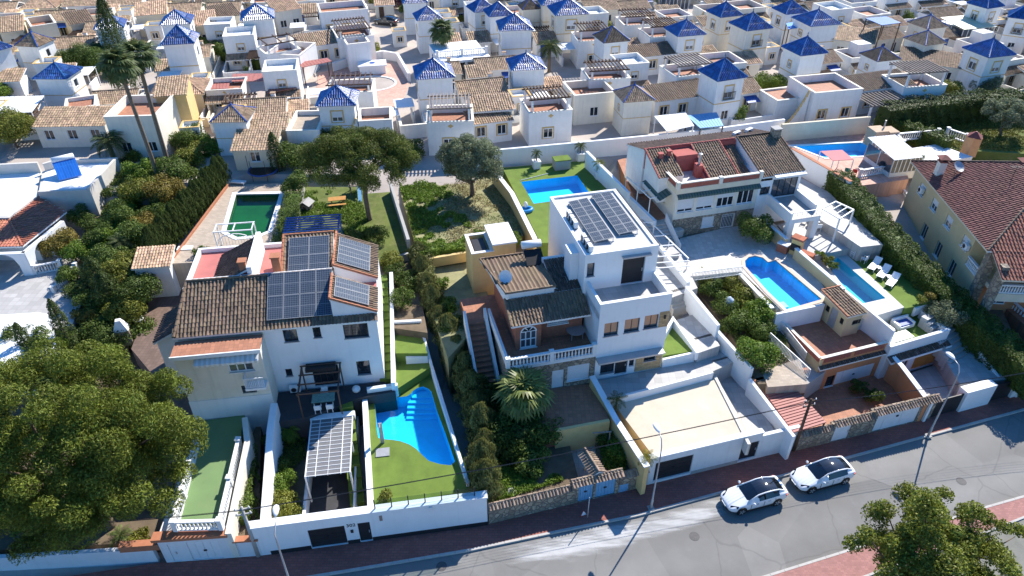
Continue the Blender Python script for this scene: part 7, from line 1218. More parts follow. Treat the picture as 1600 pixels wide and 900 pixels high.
  for k in V:q=MB(WMET if m in(WB,PLASTW)else BROWNM);c=k.lerp(sum(V,Vector())/4,.06);q.box(c.x-.06,c.x+.06,c.y-.06,c.y+.06,0,z-.002);q.build('post',t)
  for k in P[:2]:w=at(*k,EZ);OCC.append((w.x,w.y,2))
 for P,z,m,lab in(([(313,140),(358,139),(360,126),(314,127)],2.5,RSHEET,'rust red sheet shelter left end below the blue roofed tower'),([(362,128),(420,127),(426,115),(364,116)],2.8,RSHEET,'rust red sheet shelter between tall tower and estate pool'),([(472,106),(519,96),(512,91),(465,98)],2.6,RSHEET,'rust red sheet shelter on posts left of the pool plaza'),([(417,146),(464,138),(470,121),(424,128)],2.6,mat('dark_rust_sheet',(.30,.12,.09),.7,.1,1),'dark rust red flat roof left of the pool plaza'),([(1042,206),(1085,197),(1072,177),(1022,182)],2.8,WB,'white corrugated sheet canopy behind the rear wall'),([(0,178),(50,176),(70,150),(0,152)],3.0,WB,'white sheet carport at the left edge'),([(1378,40),(1408,36),(1385,26),(1352,29)],5.6,mat('blue_awning_sheet',(.05,.16,.42),.6,.1,1),'blue roof on white posts on a roof terrace at the upper right'),([(1232,46),(1260,42),(1250,33),(1228,37)],4.2,mat('bright_blue_sheet',(.03,.26,.70),.5,.1,1),'bright blue sheet roof left of the blue towers at the upper right'),([(1094,201),(1131,197),(1120,176),(1072,181)],2.6,BLUEG,'pale blue flat canopy beside the tall balcony tower')):shelter(P,z,m,lab)
 g='slatted roof terrace pergolas'
 def perg(P,z,m,n,label,on=True):
  a,b,c,d=[at(*p,EZ+z)for p in P];s=Fr((a.x,a.y,EZ),math.atan2((b-a).y,(b-a).x));w=(b-a).length;dp=max(2.2,(s.I@Vector((d.x,d.y,EZ))).y);t=thing('pergola',label,'pergola',fr=s,group=g);pergola(t,0,w,0,dp,z,3.3 if on else 0,m,n,'y',.12,.14,over=.3,pw=.22,pm=W)
  if on:
   t2=thing('terrace_block','white block with parapet under the '+' '.join(label.split()[:9]),'house',fr=s,group='white terrace blocks');q=MB(W);body(q,-.4,w+.4,-.4,dp+.6,-.4,3.2);q.face((-.4,-.4,-.4),(w+.4,-.4,-.4),(w+.4,-.4,3.2),(-.4,-.4,3.2));q.build('wall',t2);parapet(t2,-.4,w+.4,-.4,dp+.6,3.203,.9,W,.2,cap=PALE);f=front_face(-.4);window(f,(w*.3,w*.3+1.2,.9,2.1),t2,PVC,GLASS,2,1,-.02,.08,W,surround=STONEB);q=MB(STONEB);q.raw([f.p(w*.5,3.35,.01),f.p(w*.5+.35,3.6,.01),f.p(w*.5,3.85,.01),f.p(w*.5-.35,3.6,.01)],[(0,1,2,3)]);q.build('diamond_tile',t2);q=MB(TERR);q.box(-.19,w+.19,-.19,dp+.39,3.204,3.22);q.build('terrace_floor',t2)
  ctr=s.w(w/2,dp/2);OCC.append((ctr.x,ctr.y,max(w,dp)*.62))
 for P,z,m,n,lab,on in(([(671,170),(734,168),(728,147),(674,149)],5.6,WOODG,12,'weathered pergola on the white terrace left of the blue drum',True),([(831,156),(889,151),(873,134),(822,138)],5.6,WOODD,12,'dark pergola on the white house beside the estate path',True),([(925,111),(981,108),(972,93),(922,96)],5.2,WOODD,11,'dark pergola in front of the brown roofed tower',True),([(908,48),(951,46),(943,33),(900,36)],5.6,WOODD,10,'dark pergola left of the brown roofed tower',True),([(980,26),(1021,24),(1008,13),(971,15)],5.4,WOODD,10,'dark pergola near the top centre',True),([(1020,42),(1063,39),(1050,27),(1010,30)],5.6,WOODD,11,'dark pergola left of the upper middle blue tower',True),([(1062,104),(1113,98),(1100,84),(1054,88)],5.4,WOODG,11,'grey pergola in front of the framed window tower',True),([(1422,115),(1480,111),(1455,95),(1409,98)],5.8,WOODG,12,'grey pergola on the roof of the right pergola house',True),([(1362,166),(1448,157),(1428,142),(1349,148)],3.0,WOODG,16,'long grey pergola before the ochre trimmed right house',False),([(530,48),(578,43),(560,28),(525,31)],5.2,WOODD,11,'dark pergola at the upper left of the estate pool',True),([(512,133),(576,131),(572,116),(520,117)],5.0,BROWNM,9,'thin red brown pergola between blue tower and round pool',True),([(417,70),(462,62),(455,54),(415,58)],5.4,WOODD,3,'dark beam pergola over the white roof terrace at the upper left',True)):perg(P,z,m,n,lab,on)
 def block(pl,pr,h,d,m,label,tilestrip=None,par=.9,win=2,roofm=None,extra=None,name='terrace_house'):
  zE=EZ+h+par;a,b=at(*pl,zE),at(*pr,zE);s=Fr((a.x,a.y,EZ),math.atan2((b-a).y,(b-a).x));w=(b-a).length;t=thing(name,label,'house',fr=s);fc=front_face(0);ops=[]
  for i in range(win):c=w*(i+.5)/win;ops.append((c-.55,c+.55,1.0,2.2))
  q=MB(m);wall(q,fc,w,-.4,h,ops,.15);body(q,0,w,0,d,-.4,h);q.build('wall',t);[window(fc,o,t,PVC,GLASS,2,1,.14,.07,W,surround=STONEB if m is W else None)for o in ops]
  if tilestrip:tile_roof([[(-.2,-.3,h+.1),(w+.2,-.3,h+.1),(w+.2,d*.9,h+.1+tilestrip),(-.2,d*.9,h+.1+tilestrip)]],roofm or TTILE,t,.3,.45,deck=m,seed=int(abs(pl[0])))
  elif par:parapet(t,0,w,0,d,h+.003,par,m,.2,cap=PALE);q=MB(roofm or TERR);q.box(.21,w-.21,.21,d-.21,h+.004,h+.03);q.build('terrace_floor',t)
  if extra:extra(t,w,d,h)
  c=s.w(w/2,d/2);OCC.append((c.x,c.y,max(w,d)*.55));return t
 def balcony(t,w,d,h):balustrade([(0,-.1,h),(w,-.1,h)],'',W,parent=t,h=.9,step=.35,post_every=4);q=MB(W);[q.box(x,x+.35,-2.0,-1.65,-.3,h-.35)for x in(0,w/2,w-.35)];x=q.build('porch_columns',t);x['kind']='stuff';q=MB(W);q.box(-.2,w+.2,-2.1,-.02,h-.35,h-.02);q.build('porch_roof',t)
 def steps(t,w,d,h):q=MB(STONEB);pts=[(-.3-2.6*i/10,.8,.4+(h+.6)*(1-i/10)**1.8)for i in range(11)];q.tube(pts,.16,6);q.build('curved_coping',t);q=MB(W);[q.box(p[0]-.13,p[0]+.13,.66,.94,-.4,p[2]-.05)for p in pts];x=q.build('curved_wall',t);x['kind']='stuff'
 for a in(((54,199),(163,197),2.6,4.0,PALE,'long low house with tan tiled roof left of the tall palms',1.0,0,3),((162,183),(243,181),4.4,6.5,PALE,'cream terrace house under the tall palm trunks',None,.9,2),((243,152),(290,148),5.2,5,OC,'ochre house with tiled roof right of the palm crowns',.8,0,1),((100,172),(150,165),3.0,4,W,'white house with sloped wall beside the dark bush',None,.4,1),((414,84),(468,87),3.0,6,W,'white terrace house with round window above the low hedge',None,.9,1),((468,76),(540,66),3.0,4,W,'white house with long tan tiled roof above the estate pool',1.0,0,3),((542,70),(578,66),3.2,4.5,W,'white cube house with ochre diamond above the estate pool',None,.9,0),((683,90),(760,83),3.2,6.5,W,'white balcony house with balustrade behind the fan palm',None,0,3,TERR,balcony),((447,205),(497,204),2.6,6,W,'white house with wide beige flat roof left of the bright blue tower',None,.5,0,BEIGE),((560,190),(612,187),2.6,4,W,'white wall house with yellow trimmed stairs right of the bright blue tower',None,.9,0,None,steps),((735,196),(800,188),2.6,4.5,W,'white house with tan tiled roofs in front of the weathered pergola',.9,0,2),((733,176),(800,171),3.4,3.5,W,'white house with upper tan tile strip behind the rear wall',.8,0,0),((363,236),(430,234),2.4,4,CR,'low house with tan tiled roof behind the green pool',.9,0,1),((372,206),(447,203),2.8,3.5,CR,'low tan tiled house behind the green pool, upper row',.8,0,2),((1024,160),(1113,148),2.9,3.8,W,'white house with long tan tile strip joined to the tall balcony tower',.9,0,3,BTILE),((985,92),(1057,84),2.8,3.6,W,'white house with tan tile strip and blue awnings below the brown tower',.8,0,3,BTILE),((1340,144),(1428,132),3.2,4,W,'white house with brown tile strip between the right pergolas',.8,0,2,BTILE),((1274,146),(1349,139),3.6,6,W,'white corner house with diamond tiles and round window',None,.9,2,None,steps),((898,150),(962,144),3.0,5,PALE,'cream house with stairs left of the low tan tower',None,.9,1,None,steps),((1300,62),(1365,70),3.0,5,PALE,'house with broad tan roof between the upper right towers',1.0,0,2),((1405,95),(1500,108),2.8,4.5,PALE,'long brown tiled house right of the low brown tower',.9,0,3,BTILE),((1215,158),(1262,152),2.6,4,W,'small white flat roofed store left of the corner house',None,.2,0),((0,52),(36,48),3.2,6,CR,'beige house with tan roof in the top left corner',1.1,0,1),((48,42),(88,36),3.2,6,CR,'beige house with arched porch at the top left',None,.9,1),((110,40),(147,34),3.2,5,CR,'beige house with dark tiled roof at the top left',1.0,0,1,BTILE),((212,26),(260,22),3.4,5,CR,'beige house with tan roof left of the blue towers',1.1,0,2,PTILE),((297,42),(338,38),3.6,5,CR,'beige house with tan roof and green arched door',1.1,0,1,PTILE),((338,30),(376,24),3.6,5,CR,'beige house with small tiled roof right of the green door house',1.0,0,1,BTILE),((430,20),(470,14),3.6,6,PALE,'cream house with tan roof at the top left centre',1.1,0,2,PTILE),((500,20),(575,14),3.4,6,W,'white house with glazed terrace at the top left centre',None,.9,3)):block(*a)
 t=thing('conservatory','white framed glass conservatory with ribbed roof on a terrace above the estate pool','conservatory',at(507,96,EZ),R(8));conserv(t,4.6,3.0,2.4);t=thing('conservatory','pale green polygonal conservatory at the upper right','conservatory',at(1495,76,EZ),R(15));conserv(t,6,5,3.0,mat('pale_green_panel',(.55,.58,.42),.4,.06,1));t=thing('conservatory','white glazed roof room near the top right of centre','conservatory',at(1038,24,EZ),R(12));conserv(t,4.5,4,4.2)
 for x,y in((520,88),(1520,70),(1055,20)):p=at(x,y,EZ);OCC.append((p.x,p.y,4))
 for x,y in((693,102),(858,112),(206,152),(135,112),(175,118),(28,232),(1196,152),(1480,155),(640,25),(615,12),(252,290),(600,38),(608,60),(600,78),(632,90),(640,120),(650,160),(885,140),(900,175),(920,200),(1225,160),(1210,130),(1200,110)):p=at(x,y,EZ);OCC.append((p.x,p.y,3.2))
def conserv(t,w,d,h,roofm=None):
 f=MB(WMET);n=6
 for i in range(n+1):x=w*i/n;f.box(x-.05,x+.05,-.05,.05,0,h);f.box(x-.05,x+.05,d-.05,d+.05,0,h)
 for y in(0,d/2,d):f.box(-.05,.05,y-.051,y+.051,0,h);f.box(w-.05,w+.05,y-.051,y+.051,0,h)
 f.box(-.06,w+.06,-.06,.06,h,h+.1);f.build('frame',t);g=MB(GLASSG);g.box(.06,w-.06,-.01,.01,.9,h);g.box(-.01,.01,.06,d-.06,.9,h);x=g.build('glazing',t);x['kind']='stuff';b=MB(W);b.box(.06,w-.06,-.045,.045,0,.899);b.box(-.045,.045,.06,d-.06,0,.898);x=b.build('dwarf_wall',t);x['kind']='stuff'
 r=MB(roofm or WB);k=10
 for i in range(k):x0=-.2+(w+.4)*i/k;r.hexa([(x0,-.3,h+.1),(x0+(w+.4)/k-.06,-.3,h+.1),(x0+(w+.4)/k-.06,d+.2,h+.55),(x0,d+.2,h+.55)],[(x0,-.3,h+.16),(x0+(w+.4)/k-.06,-.3,h+.16),(x0+(w+.4)/k-.06,d+.2,h+.61),(x0,d+.2,h+.61)])
 x=r.build('roof_panels',t);x['kind']='stuff'
estate()
def house_kind(k):
 t=thing('terrace_house','x','house');wm=(W,W,PALE,W,CR,W,PALE)[k];w,d,h=((6,6,3.1),(7,5.2,2.9),(6,6,3.1),(6.5,5.5,3.0),(7,6,3.2),(5.5,6,5.4),(6.5,6,3.0))[k];fc=front_face(0);ops=[(w*.18,w*.18+1.1,1.0,2.2),(w*.62,w*.62+1.1,.05,2.15)]
 if k==5:ops.append((w*.4,w*.4+1.2,3.5,4.7))
 q=MB(wm);wall(q,fc,w,-.4,h,ops,.16);body(q,0,w,0,d,-.4,h,ops_l=[(2,3.1,1,2.2)],ops_r=[(2,3.1,1,2.2)]);q.build('wall',t)
 for i,o in enumerate(ops):window(fc,o,t,PVC,GLASS,2,1,.15,.07,None if i==1 else W,surround=STONEB if wm is W else None,name='door' if i==1 else 'window',shutter=.5 if i==2 else 0)
 window(left_face(0,d),(2,3.1,1,2.2),t,PVC,GLASS,1,1,.15,.07,W)
 rt=(TTILE,TTILE,BTILE,BTILE,PTILE,TTILE,TTILE)[k]
 if k in(0,2,3):
  parapet(t,0,w,0,d,h+.003,.9,wm,.2,cap=PALE);q=MB(TERR);q.box(.21,w-.21,.21,d-.21,h+.004,h+.03);q.build('terrace_floor',t);tile_roof([[(-.1,-1.7,h-.75),(w+.1,-1.7,h-.75),(w+.1,-.02,h-.05),(-.1,-.02,h-.05)]],rt,t,.3,.5,deck=wm,seed=k);q=MB(wm);[q.box(x,x+.3,-1.6,-1.3,-.4,h-.85)for x in(.1,w-.4)];x=q.build('porch_posts',t);x['kind']='stuff'
  if k==3:q=MB(wm);body(q,w*.5,w-.21,d*.5,d-.21,h+.03,h+2.4);q.face((w*.5,d*.5,h+.03),(w-.21,d*.5,h+.03),(w-.21,d*.5,h+2.4),(w*.5,d*.5,h+2.4));q.build('stair_head',t)
  if k==2:q=MB(STONEB);q.tube([(-.1-2.4*i/8,1.2,.5+(h+.4)*(1-i/8)**1.7)for i in range(9)],.16,6);q.build('curved_coping',t);q=MB(wm);[q.box(-.22-2.4*i/8,.02-2.4*i/8,1.06,1.34,-.4,.45+(h+.4)*(1-i/8)**1.7)for i in range(9)];x=q.build('curved_wall',t);x['kind']='stuff'
 elif k==5:parapet(t,0,w,0,d,h+.003,.8,wm,.2,cap=PALE);tile_roof([[(-.1,-1.7,2.3),(w+.1,-1.7,2.3),(w+.1,-.02,3.0),(-.1,-.02,3.0)]],rt,t,.3,.5,deck=wm,seed=k)
 else:
  if k in(1,6):tile_roof([[(-.3,-.4,h+.1),(w+.3,-.4,h+.1),(w+.3,d*.55,h+1.3),(-.3,d*.55,h+1.3)],[(w+.3,d+.3,h+.35),(-.3,d+.3,h+.35),(-.3,d*.55,h+1.3),(w+.3,d*.55,h+1.3)]],rt,t,.3,.5,[((-.3,d*.55,h+1.35),(w+.3,d*.55,h+1.35))],deck=wm,seed=k);q=MB(wm);q.prism([(0,0),(w,0),(w,d),(0,d)],h,h+.08);q.build('eaves',t);chimney(t,w*.75,d*.7,h+.6,.6,.6,1.2,wm,TTILE)
  else:a=.35;zt=h+1.7;c=(w/2,d/2);A,B,C_,D=(-a,-a,h+.1),(w+a,-a,h+.1),(w+a,d+a,h+.1),(-a,d+a,h+.1);r0,r1=(w*.38,d/2,zt),(w*.62,d/2,zt);tile_roof([[A,B,r1,r0],[B,C_,r1],[C_,D,r0,r1],[D,A,r0]],rt,t,.3,.5,[(A,r0),(B,r1),(r0,r1)],deck=wm,seed=k)
 if k in(0,1,5):q=MB(BLUEP if k else MATS['striped_awning']);a=ops[1];q.hexa([fc.p(a[0]-.3,2.0,1.5),fc.p(a[1]+.8,2.0,1.5),fc.p(a[1]+.8,2.5,.01),fc.p(a[0]-.3,2.5,.01)],[fc.p(a[0]-.3,2.04,1.5),fc.p(a[1]+.8,2.04,1.5),fc.p(a[1]+.8,2.54,.01),fc.p(a[0]-.3,2.54,.01)]);q.build('awning',t)
 if k in(0,2,5):q=MB(PLASTW);q.box(w-1.6,w-.8,1.0,1.35,h+.03,h+.65);q.build('air_conditioner',t)
 if k in(0,3):q=MB(STONEB);[q.raw([fc.p(x,h+.2,.01),fc.p(x+.3,h+.45,.01),fc.p(x,h+.7,.01),fc.p(x-.3,h+.45,.01)],[(0,1,2,3)])for x in(w*.5,)];q.build('diamond_tile',t)
 y=MB(wm);y.box(-.5,w+.7,-4.7,-4.5,-.4,1.1);y.box(-.7,-.5,-4.7,d,-.4,1.3);y.box(w+.7,w+.9,-4.7,d,-.4,1.3);o=y.build('yard_wall',t);o['kind']='stuff'
 return t
NICK=('left edge blue tower','left tan tower','low blue tower','tall blue tower','hidden blue tower','cypress tip tower','upper left blue tower','blue ridged tan tower','bright blue tower','fan palm tower','rear palm tower','estate road tower','left twin tower','right twin tower','twin front tower','path palm tower','cream curved tower','top edge cream tower','brown roofed tower','low tan tower','framed window tower','tall balcony tower','rear balcony tower','cream balcony tower','small blue tower','right rear blue tower','wall clock tower','low brown tower','front tan tower','rear tan tower','white edged tower','top corner tower','right edge tower','top edge tower','low cream tower')
def place_label(nm,x,y,used):
 near=sorted(range(len(TW)),key=lambda i:(TW[i][0].x-x)**2+(TW[i][0].y-y)**2)
 def rel(i,pick):dx,dy=x-TW[i][0].x,y-TW[i][0].y;h,v=('right of' if dx>0 else 'left of'),('behind' if dy>0 else 'before');return(h if abs(dx)>abs(dy)else v)if pick==0 else(v if abs(dx)>abs(dy)else h)
 for a,b in((0,1),(0,2),(1,2),(0,3),(1,3),(2,3)):
  for p in(0,1):
   lab=f'{nm} {rel(near[a], p)} the {NICK[near[a]]}, {rel(near[b], 0)} the {NICK[near[b]]}'
   if lab not in used:used.add(lab);return lab
 return lab
def fill_estate():
 rg=random.Random(12);K={};names=('white porch house','tan gabled house','cream stair house','white terrace house','orange hipped house','two storey house','cream gabled house');used=set();n=0
 bw=[at(-40,262,EZ),at(330,250,EZ),at(780,225,8.5),at(1226,180,8.5),at(1420,172,EZ),at(1700,150,EZ)]
 def back(x):return float(np.interp(x,[p.x for p in bw],[p.y for p in bw]))
 cand=[]
 for j in range(0,21):
  for i in range(-21,24):
   rz=R(14);x0,y0=i*7.1+(j%2)*3.4+rg.uniform(-.6,.6),76+j*8.4+rg.uniform(-.5,.5);ca,sa=math.cos(rz),math.sin(rz);x,y=x0*ca-(y0-78)*sa,78+x0*sa+(y0-78)*ca;cand.append((x,y))
 for x,y in cand:
  if y<back(x)+7 or y>182:continue
  d_=y*_c+(CAMH-EZ)*_s;px=800+FPX*x/d_
  if px<-90 or px>1690:continue
  py=450+FPX*((CAMH-EZ)*_c-y*_s)/d_
  if py<-45:continue
  if any((x-ox)**2+(y-oy)**2<(r+2.5)**2 for ox,oy,r in OCC):continue
  k=rg.choice([0,1,2,3,5,6,1,0])if px>350 else rg.choice([4,1,6,4,2,1]);rz=R(14+(px-800)/800*6)+rg.uniform(-.05,.05)
  if k not in K:K[k]=house_kind(k);o=K[k]
  else:o=copy_tree(K[k])
  w=(6,7,6,6.5,7,5.5,6.5)[k];c=Vector((x,y,0))-Matrix.Rotation(rz,3,'Z')@Vector((w/2,2.2,0));o.location=(c.x,c.y,EZ);o.rotation_euler=(0,0,rz);s=rg.uniform(.72,.9);o.scale=(s,s,s)
  lab=place_label(names[k],x,y,used);tag(o,lab,'house','terrace houses of the estate');OCC.append((x,y,3.1));n+=1
 sm={}
 for i,o in enumerate([o for o in SC.objects if o.get('group')=='terrace houses of the estate']):
  if i%2:continue
  m=(SHRUB,LIME,HEDG,SHRUBY)[i//2%4]
  if m not in sm:cl=[((0,0,.7),.7),((.5,.2,.6),.5),((-.4,.4,.8),.5),((.1,-.5,.5),.5),((-.2,-.3,1.2),.45)];C,N=clumps(cl,60,np.random.default_rng(i),-.6);sm[m]=(leaf_mesh('crown',C,N,.17,m,seed=i),stem_mesh(.6,.05))
  c=o.matrix_basis@Vector((rg.uniform(0,5),-3.4,0));s=rg.uniform(.8,1.6);t=thing('shrub',place_label('yard shrub',c.x,c.y,used),'shrub',c,rg.uniform(0,6),'yard shrubs of the estate');link('crown',sm[m][0],t,(0,0,0),0,s);link('trunk',sm[m][1],t)
 clutter(rg,used,back)
def small_kind(k):
 t=thing(('outhouse','pergola','garden_wall','canopy','outhouse','roof_store')[k],'x',('outhouse','pergola','wall','canopy','outhouse','outhouse')[k])
 if k in(0,4):q=MB(W if k==0 else PALE);q.box(0,3,0,2.4,-.4,2.1);q.build('wall',t);tile_roof([[(-.2,-.3,2.12),(3.2,-.3,2.12),(3.2,2.6,2.95),(-.2,2.6,2.95)]],TTILE if k==0 else PTILE,t,.3,.5,deck=W,seed=k+70);fc=front_face(0);q=MB(BLUEP if k==0 else WOODD);fbox(q,fc,.5,1.3,0,1.9,.002,.05);q.build('door',t)
 elif k==1:pergola(t,0,3.4,0,2.6,2.5,0,WOODD,9,'y',.11,.13,over=.25,pw=.2,pm=W);q=MB(W);q.box(-.3,3.7,-.3,-.12,-.4,1.0);q.build('parapet',t)
 elif k==2:q=MB(W);q.box(0,3.6,0,.22,-.4,1.7);q.box(0,.22,.222,3.4,-.4,1.7);q.build('wall',t);q=MB(PALE);q.box(-.05,3.65,-.05,.27,1.702,1.78);q.box(-.05,.27,.272,3.45,1.702,1.78);q.build('coping',t);q=MB(TERR);q.box(.23,3.6,.23,3.4,-.3,.06);q.build('patio_floor',t)
 elif k==3:q=MB(WB);q.box(0,3.2,0,2.6,2.4,2.5);q.build('canopy_sheet',t);p=MB(WMET);p.box(0,.08,0,.08,0,2.398);me=p.mesh('post');[link('post',me,t,(x,y,0))for x in(.05,3.05)for y in(.05,2.45)];q=MB(W);q.box(.2,3,2.2,2.38,-.4,1.2);q.build('low_wall',t)
 else:q=MB(W);q.box(0,2.6,0,2.6,-.4,2.6);q.build('wall',t);parapet(t,-.05,2.65,-.05,2.65,2.603,.5,W,.18,cap=STONEB);window(front_face(0),(.8,1.8,1.0,2.0),t,PVC,GLASS,2,1,-.02,.07,W,surround=STONEB)
 return t
def clutter(rg,used,back):
 K={};nm=('tan roofed outhouse','slatted pergola','white patio wall','sheet canopy','cream outhouse','cube store');cnt=0
 for it in range(2600):
  x,y=rg.uniform(-95,100),rg.uniform(68,172)
  if y<back(x)+3.2:continue
  d_=y*_c+(CAMH-EZ)*_s;px=800+FPX*x/d_;py=450+FPX*((CAMH-EZ)*_c-y*_s)/d_
  if not(-40<px<1640 and py>-20)or any((x-ox)**2+(y-oy)**2<(r+.75)**2 for ox,oy,r in OCC):continue
  k=rg.randrange(6);o=copy_tree(K[k])if k in K else K.setdefault(k,small_kind(k));rz=R(14+(px-800)/800*6)+rg.choice([0,0,R(90),R(-90)])*(k in(1,2,3));c=Vector((x,y,0))-Matrix.Rotation(rz,3,'Z')@Vector((1.6,1.3,0));o.location=(c.x,c.y,EZ);o.rotation_euler=(0,0,rz);s=rg.uniform(.8,1.1);o.scale=(s,s,s);tag(o,place_label(nm[k],x,y,used),('outhouse','pergola','wall','canopy','outhouse','outhouse')[k],'small outbuildings of the estate');OCC.append((x,y,1.9));cnt+=1
  if cnt>230:break
fill_estate()
# ================================================================ cars, lamps, furniture
def car(name,label,loc,rz,paint,group=None,cat='car'):
 """a mid-size electric hatchback lofted from cross-sections; front at -x"""
 St=[(-2.36,.52,.42,.56,.60,.3,0),(-2.24,.80,.30,.62,.70,.5,0),(-1.8,.91,.22,.74,.84,.62,0),(-1.2,.94,.2,.84,.97,.70,0),(-.95,.945,.2,.87,1.04,.72,0),(-.1,.95,.2,.92,1.40,.60,1),(.4,.95,.2,.94,1.49,.61,1),(.95,.95,.2,.96,1.49,.60,1),(1.55,.94,.2,.99,1.37,.56,1),(2.05,.91,.26,1.02,1.15,.60,0),(2.28,.84,.38,1.02,1.10,.58,0),(2.38,.70,.5,.84,.95,.45,0)]
 V=[];
 for x,w,zb,zs,zt,wr,cab in St:
  half=[(0,zb),(w*.86,zb),(w,zb+.16),(w*1.0,(zb+zs)/2),(w*.97,zs),(w*.93,zs+.05)if cab else(w*.9,(zs+zt)/2),(wr,zt-.05)if cab else(wr,zt-.03),(wr*.55,zt),(0,zt+.012)]
  V.append([(x,y,z)for y,z in half]+[(x,-y,z)for y,z in half[-2:0:-1]])
 n=len(V[0]);t=thing(name,label,cat,loc,rz,group);parts={}
 def add(k,m,vs,f):
  if k not in parts:parts[k]=MB(m)
  parts[k].raw(vs,[f])
 for i in range(len(St)-1):
  for k in range(n):
   j=(k+1)%n;q=[V[i][k],V[i][j],V[i+1][j],V[i+1][k]];row=min(k,n-1-k);key='body'
   if 4<=i<=8 and row in(6,7):key='windscreen' if i==4 else('rear_window' if i==8 else 'glass_roof')
   elif 5<=i<=7 and row==5:key='side_window_left' if k<n/2 else 'side_window_right'
   elif i in(4,8)and row==5:key='body'
   add(key,BLACKG if key!='body' else paint,q,(0,1,2,3))
 add('body',paint,V[0],tuple(range(n))[::-1]);add('body',paint,V[-1],tuple(range(n)))
 for k,q in parts.items():
  me=q.mesh(k);bm=bmesh.new();bm.from_mesh(me);bmesh.ops.remove_doubles(bm,verts=bm.verts,dist=.002);bmesh.ops.recalc_face_normals(bm,faces=bm.faces);bm.to_mesh(me);bm.free();me.polygons.foreach_set('use_smooth',[True]*len(me.polygons));o=link(k.replace('_left','').replace('_right',''),me,t)
  if k=='body':s=o.modifiers.new('s','SUBSURF');s.levels=s.render_levels=2
 for sd in(-1,1):
  q=MB(paint);pts=[(V[i][6][0],sd*(V[i][6][1]+.02),V[i][6][2]+.02)for i in range(4,10)];q.tube(pts,.055,6);q.build('roof_rail',t,smooth=True)
  q=MB(paint);q.lathe([(.02,-.09),(.1,-.05),(.11,.03),(.03,.1)],(0,0,0),8);o=q.build('mirror',t,smooth=True);o.location=(-.62,sd*1.03,1.02)
  q=MB(BLACKG);q.hexa([(-2.22,sd*.52,.60),(-1.78,sd*.86,.66),(-1.70,sd*.80,.72),(-2.12,sd*.46,.68)],[(-2.22,sd*.54,.68),(-1.80,sd*.89,.75),(-1.66,sd*.80,.83),(-2.12,sd*.46,.735)]);q.build('headlight',t)
  q=MB(RED);q.hexa([(2.10,sd*.62,.86),(2.40,sd*.5,.84),(2.30,sd*.84,.84),(2.06,sd*.95,.88)],[(2.10,sd*.62,.97),(2.37,sd*.5,.95),(2.27,sd*.84,.95),(2.06,sd*.95,.98)]);q.build('tail_light',t)
  for x in(-.35,.62):q=MB(ALU);q.box(x,x+.2,sd*.965-.02,sd*.965+.02,.80,.83);q.build('door_handle',t)
  q=MB(DMET);[q.box(x-.006,x+.006,sd*.955-.012,sd*.955+.012,.34,.92)for x in(-.75,.3,1.2)];x=q.build('door_gaps',t);x['kind']='stuff'
  q=MB(DMET);q.box(-1.1,1.1,sd*.93-.03,sd*.93+.035,.2,.3);q.build('sill_trim',t)
 q=MB(BLACKP);q.box(-2.37,-2.25,-.5,.5,.33,.44);q.build('air_intake',t);q=MB(PLASTW);q.box(-2.405,-2.37,-.26,.26,.46,.56);q.build('number_plate',t);q=MB(PLASTW);q.box(2.39,2.42,-.26,.26,.66,.76);q.build('number_plate',t)
 ty=MB(BLACKP);ty.tube([(0,-.11,0),(0,-.1,0),(0,.1,0),(0,.11,0)],[.30,.345,.345,.30],20);tm=ty.mesh('wheel');rm=MB(DMET);rm.tube([(0,-.118,0),(0,.118,0)],.25,16);rme=rm.mesh('rim');sp=MB(ALU)
 for i in range(5):a=2*math.pi*i/5;sp.beam((.05*math.cos(a),0,.05*math.sin(a)),(.24*math.cos(a),0,.24*math.sin(a)),.07,.246,up=(0,1,0))
 spe=sp.mesh('spokes');ar=MB(BLACKP);ar.tube([(0,-.04,0),(0,.04,0)],.40,20);are=ar.mesh('wheel_arch')
 for x in(-1.42,1.45):
  for y in(-.86,.86):w=link('wheel',tm,t,(x,y,.345));link('rim',rme,w);link('spokes',spe,w);link('wheel_arch',are,t,(x,y*1.055,.37))
 return t
BLACKG=mat('black_tinted_glass',(.006,.008,.012),.04,.1,1,spec=.7,coat=.6);CARW=mat('white_car_paint',(.78,.79,.80),.28,.02,1,spec=.5,coat=.8);CARD=mat('dark_car_paint',(.02,.022,.03),.25,.05,1,coat=.8)
def lamp(label,base,head,h=7.0,arm=1.2,group='street lamps along the pavement',rz=None):
 a=at(*base,.13);t=thing('street_lamp',label,'street lamp',a,R(13)if rz is None else rz,group);q=MB(GMET);q.tube([(0,0,0),(0,0,.9),(0,0,.95),(0,0,h-1.2),(0,.05,h-.5),(.1,arm*.35,h-.1),(.12,arm*.8,h)],[.1,.1,.07,.05,.045,.04,.035],8);q.build('pole',t,smooth=True);q=MB(CONC);q.box(-.22,.22,-.22,.22,-.05,.06);q.build('base',t)
 hd=MB(WMET);n=12;vs=[]
 for i,(s,r,z)in enumerate(((0,.05,0),(.2,.16,.03),(.5,.22,.05),(.8,.18,.03),(.95,.04,0))):
  for k in range(n):an=2*math.pi*k/n;vs.append((.12+r*math.cos(an),arm*.75+s*.95,h+z+.55*r*math.sin(an)))
 hd.raw(vs,[(i*n+k,i*n+(k+1)%n,(i+1)*n+(k+1)%n,(i+1)*n+k)for i in range(4)for k in range(n)]+[tuple(range(n))[::-1],tuple(range(4*n,5*n))]);hd.build('lamp_head',t,smooth=True)
 return t
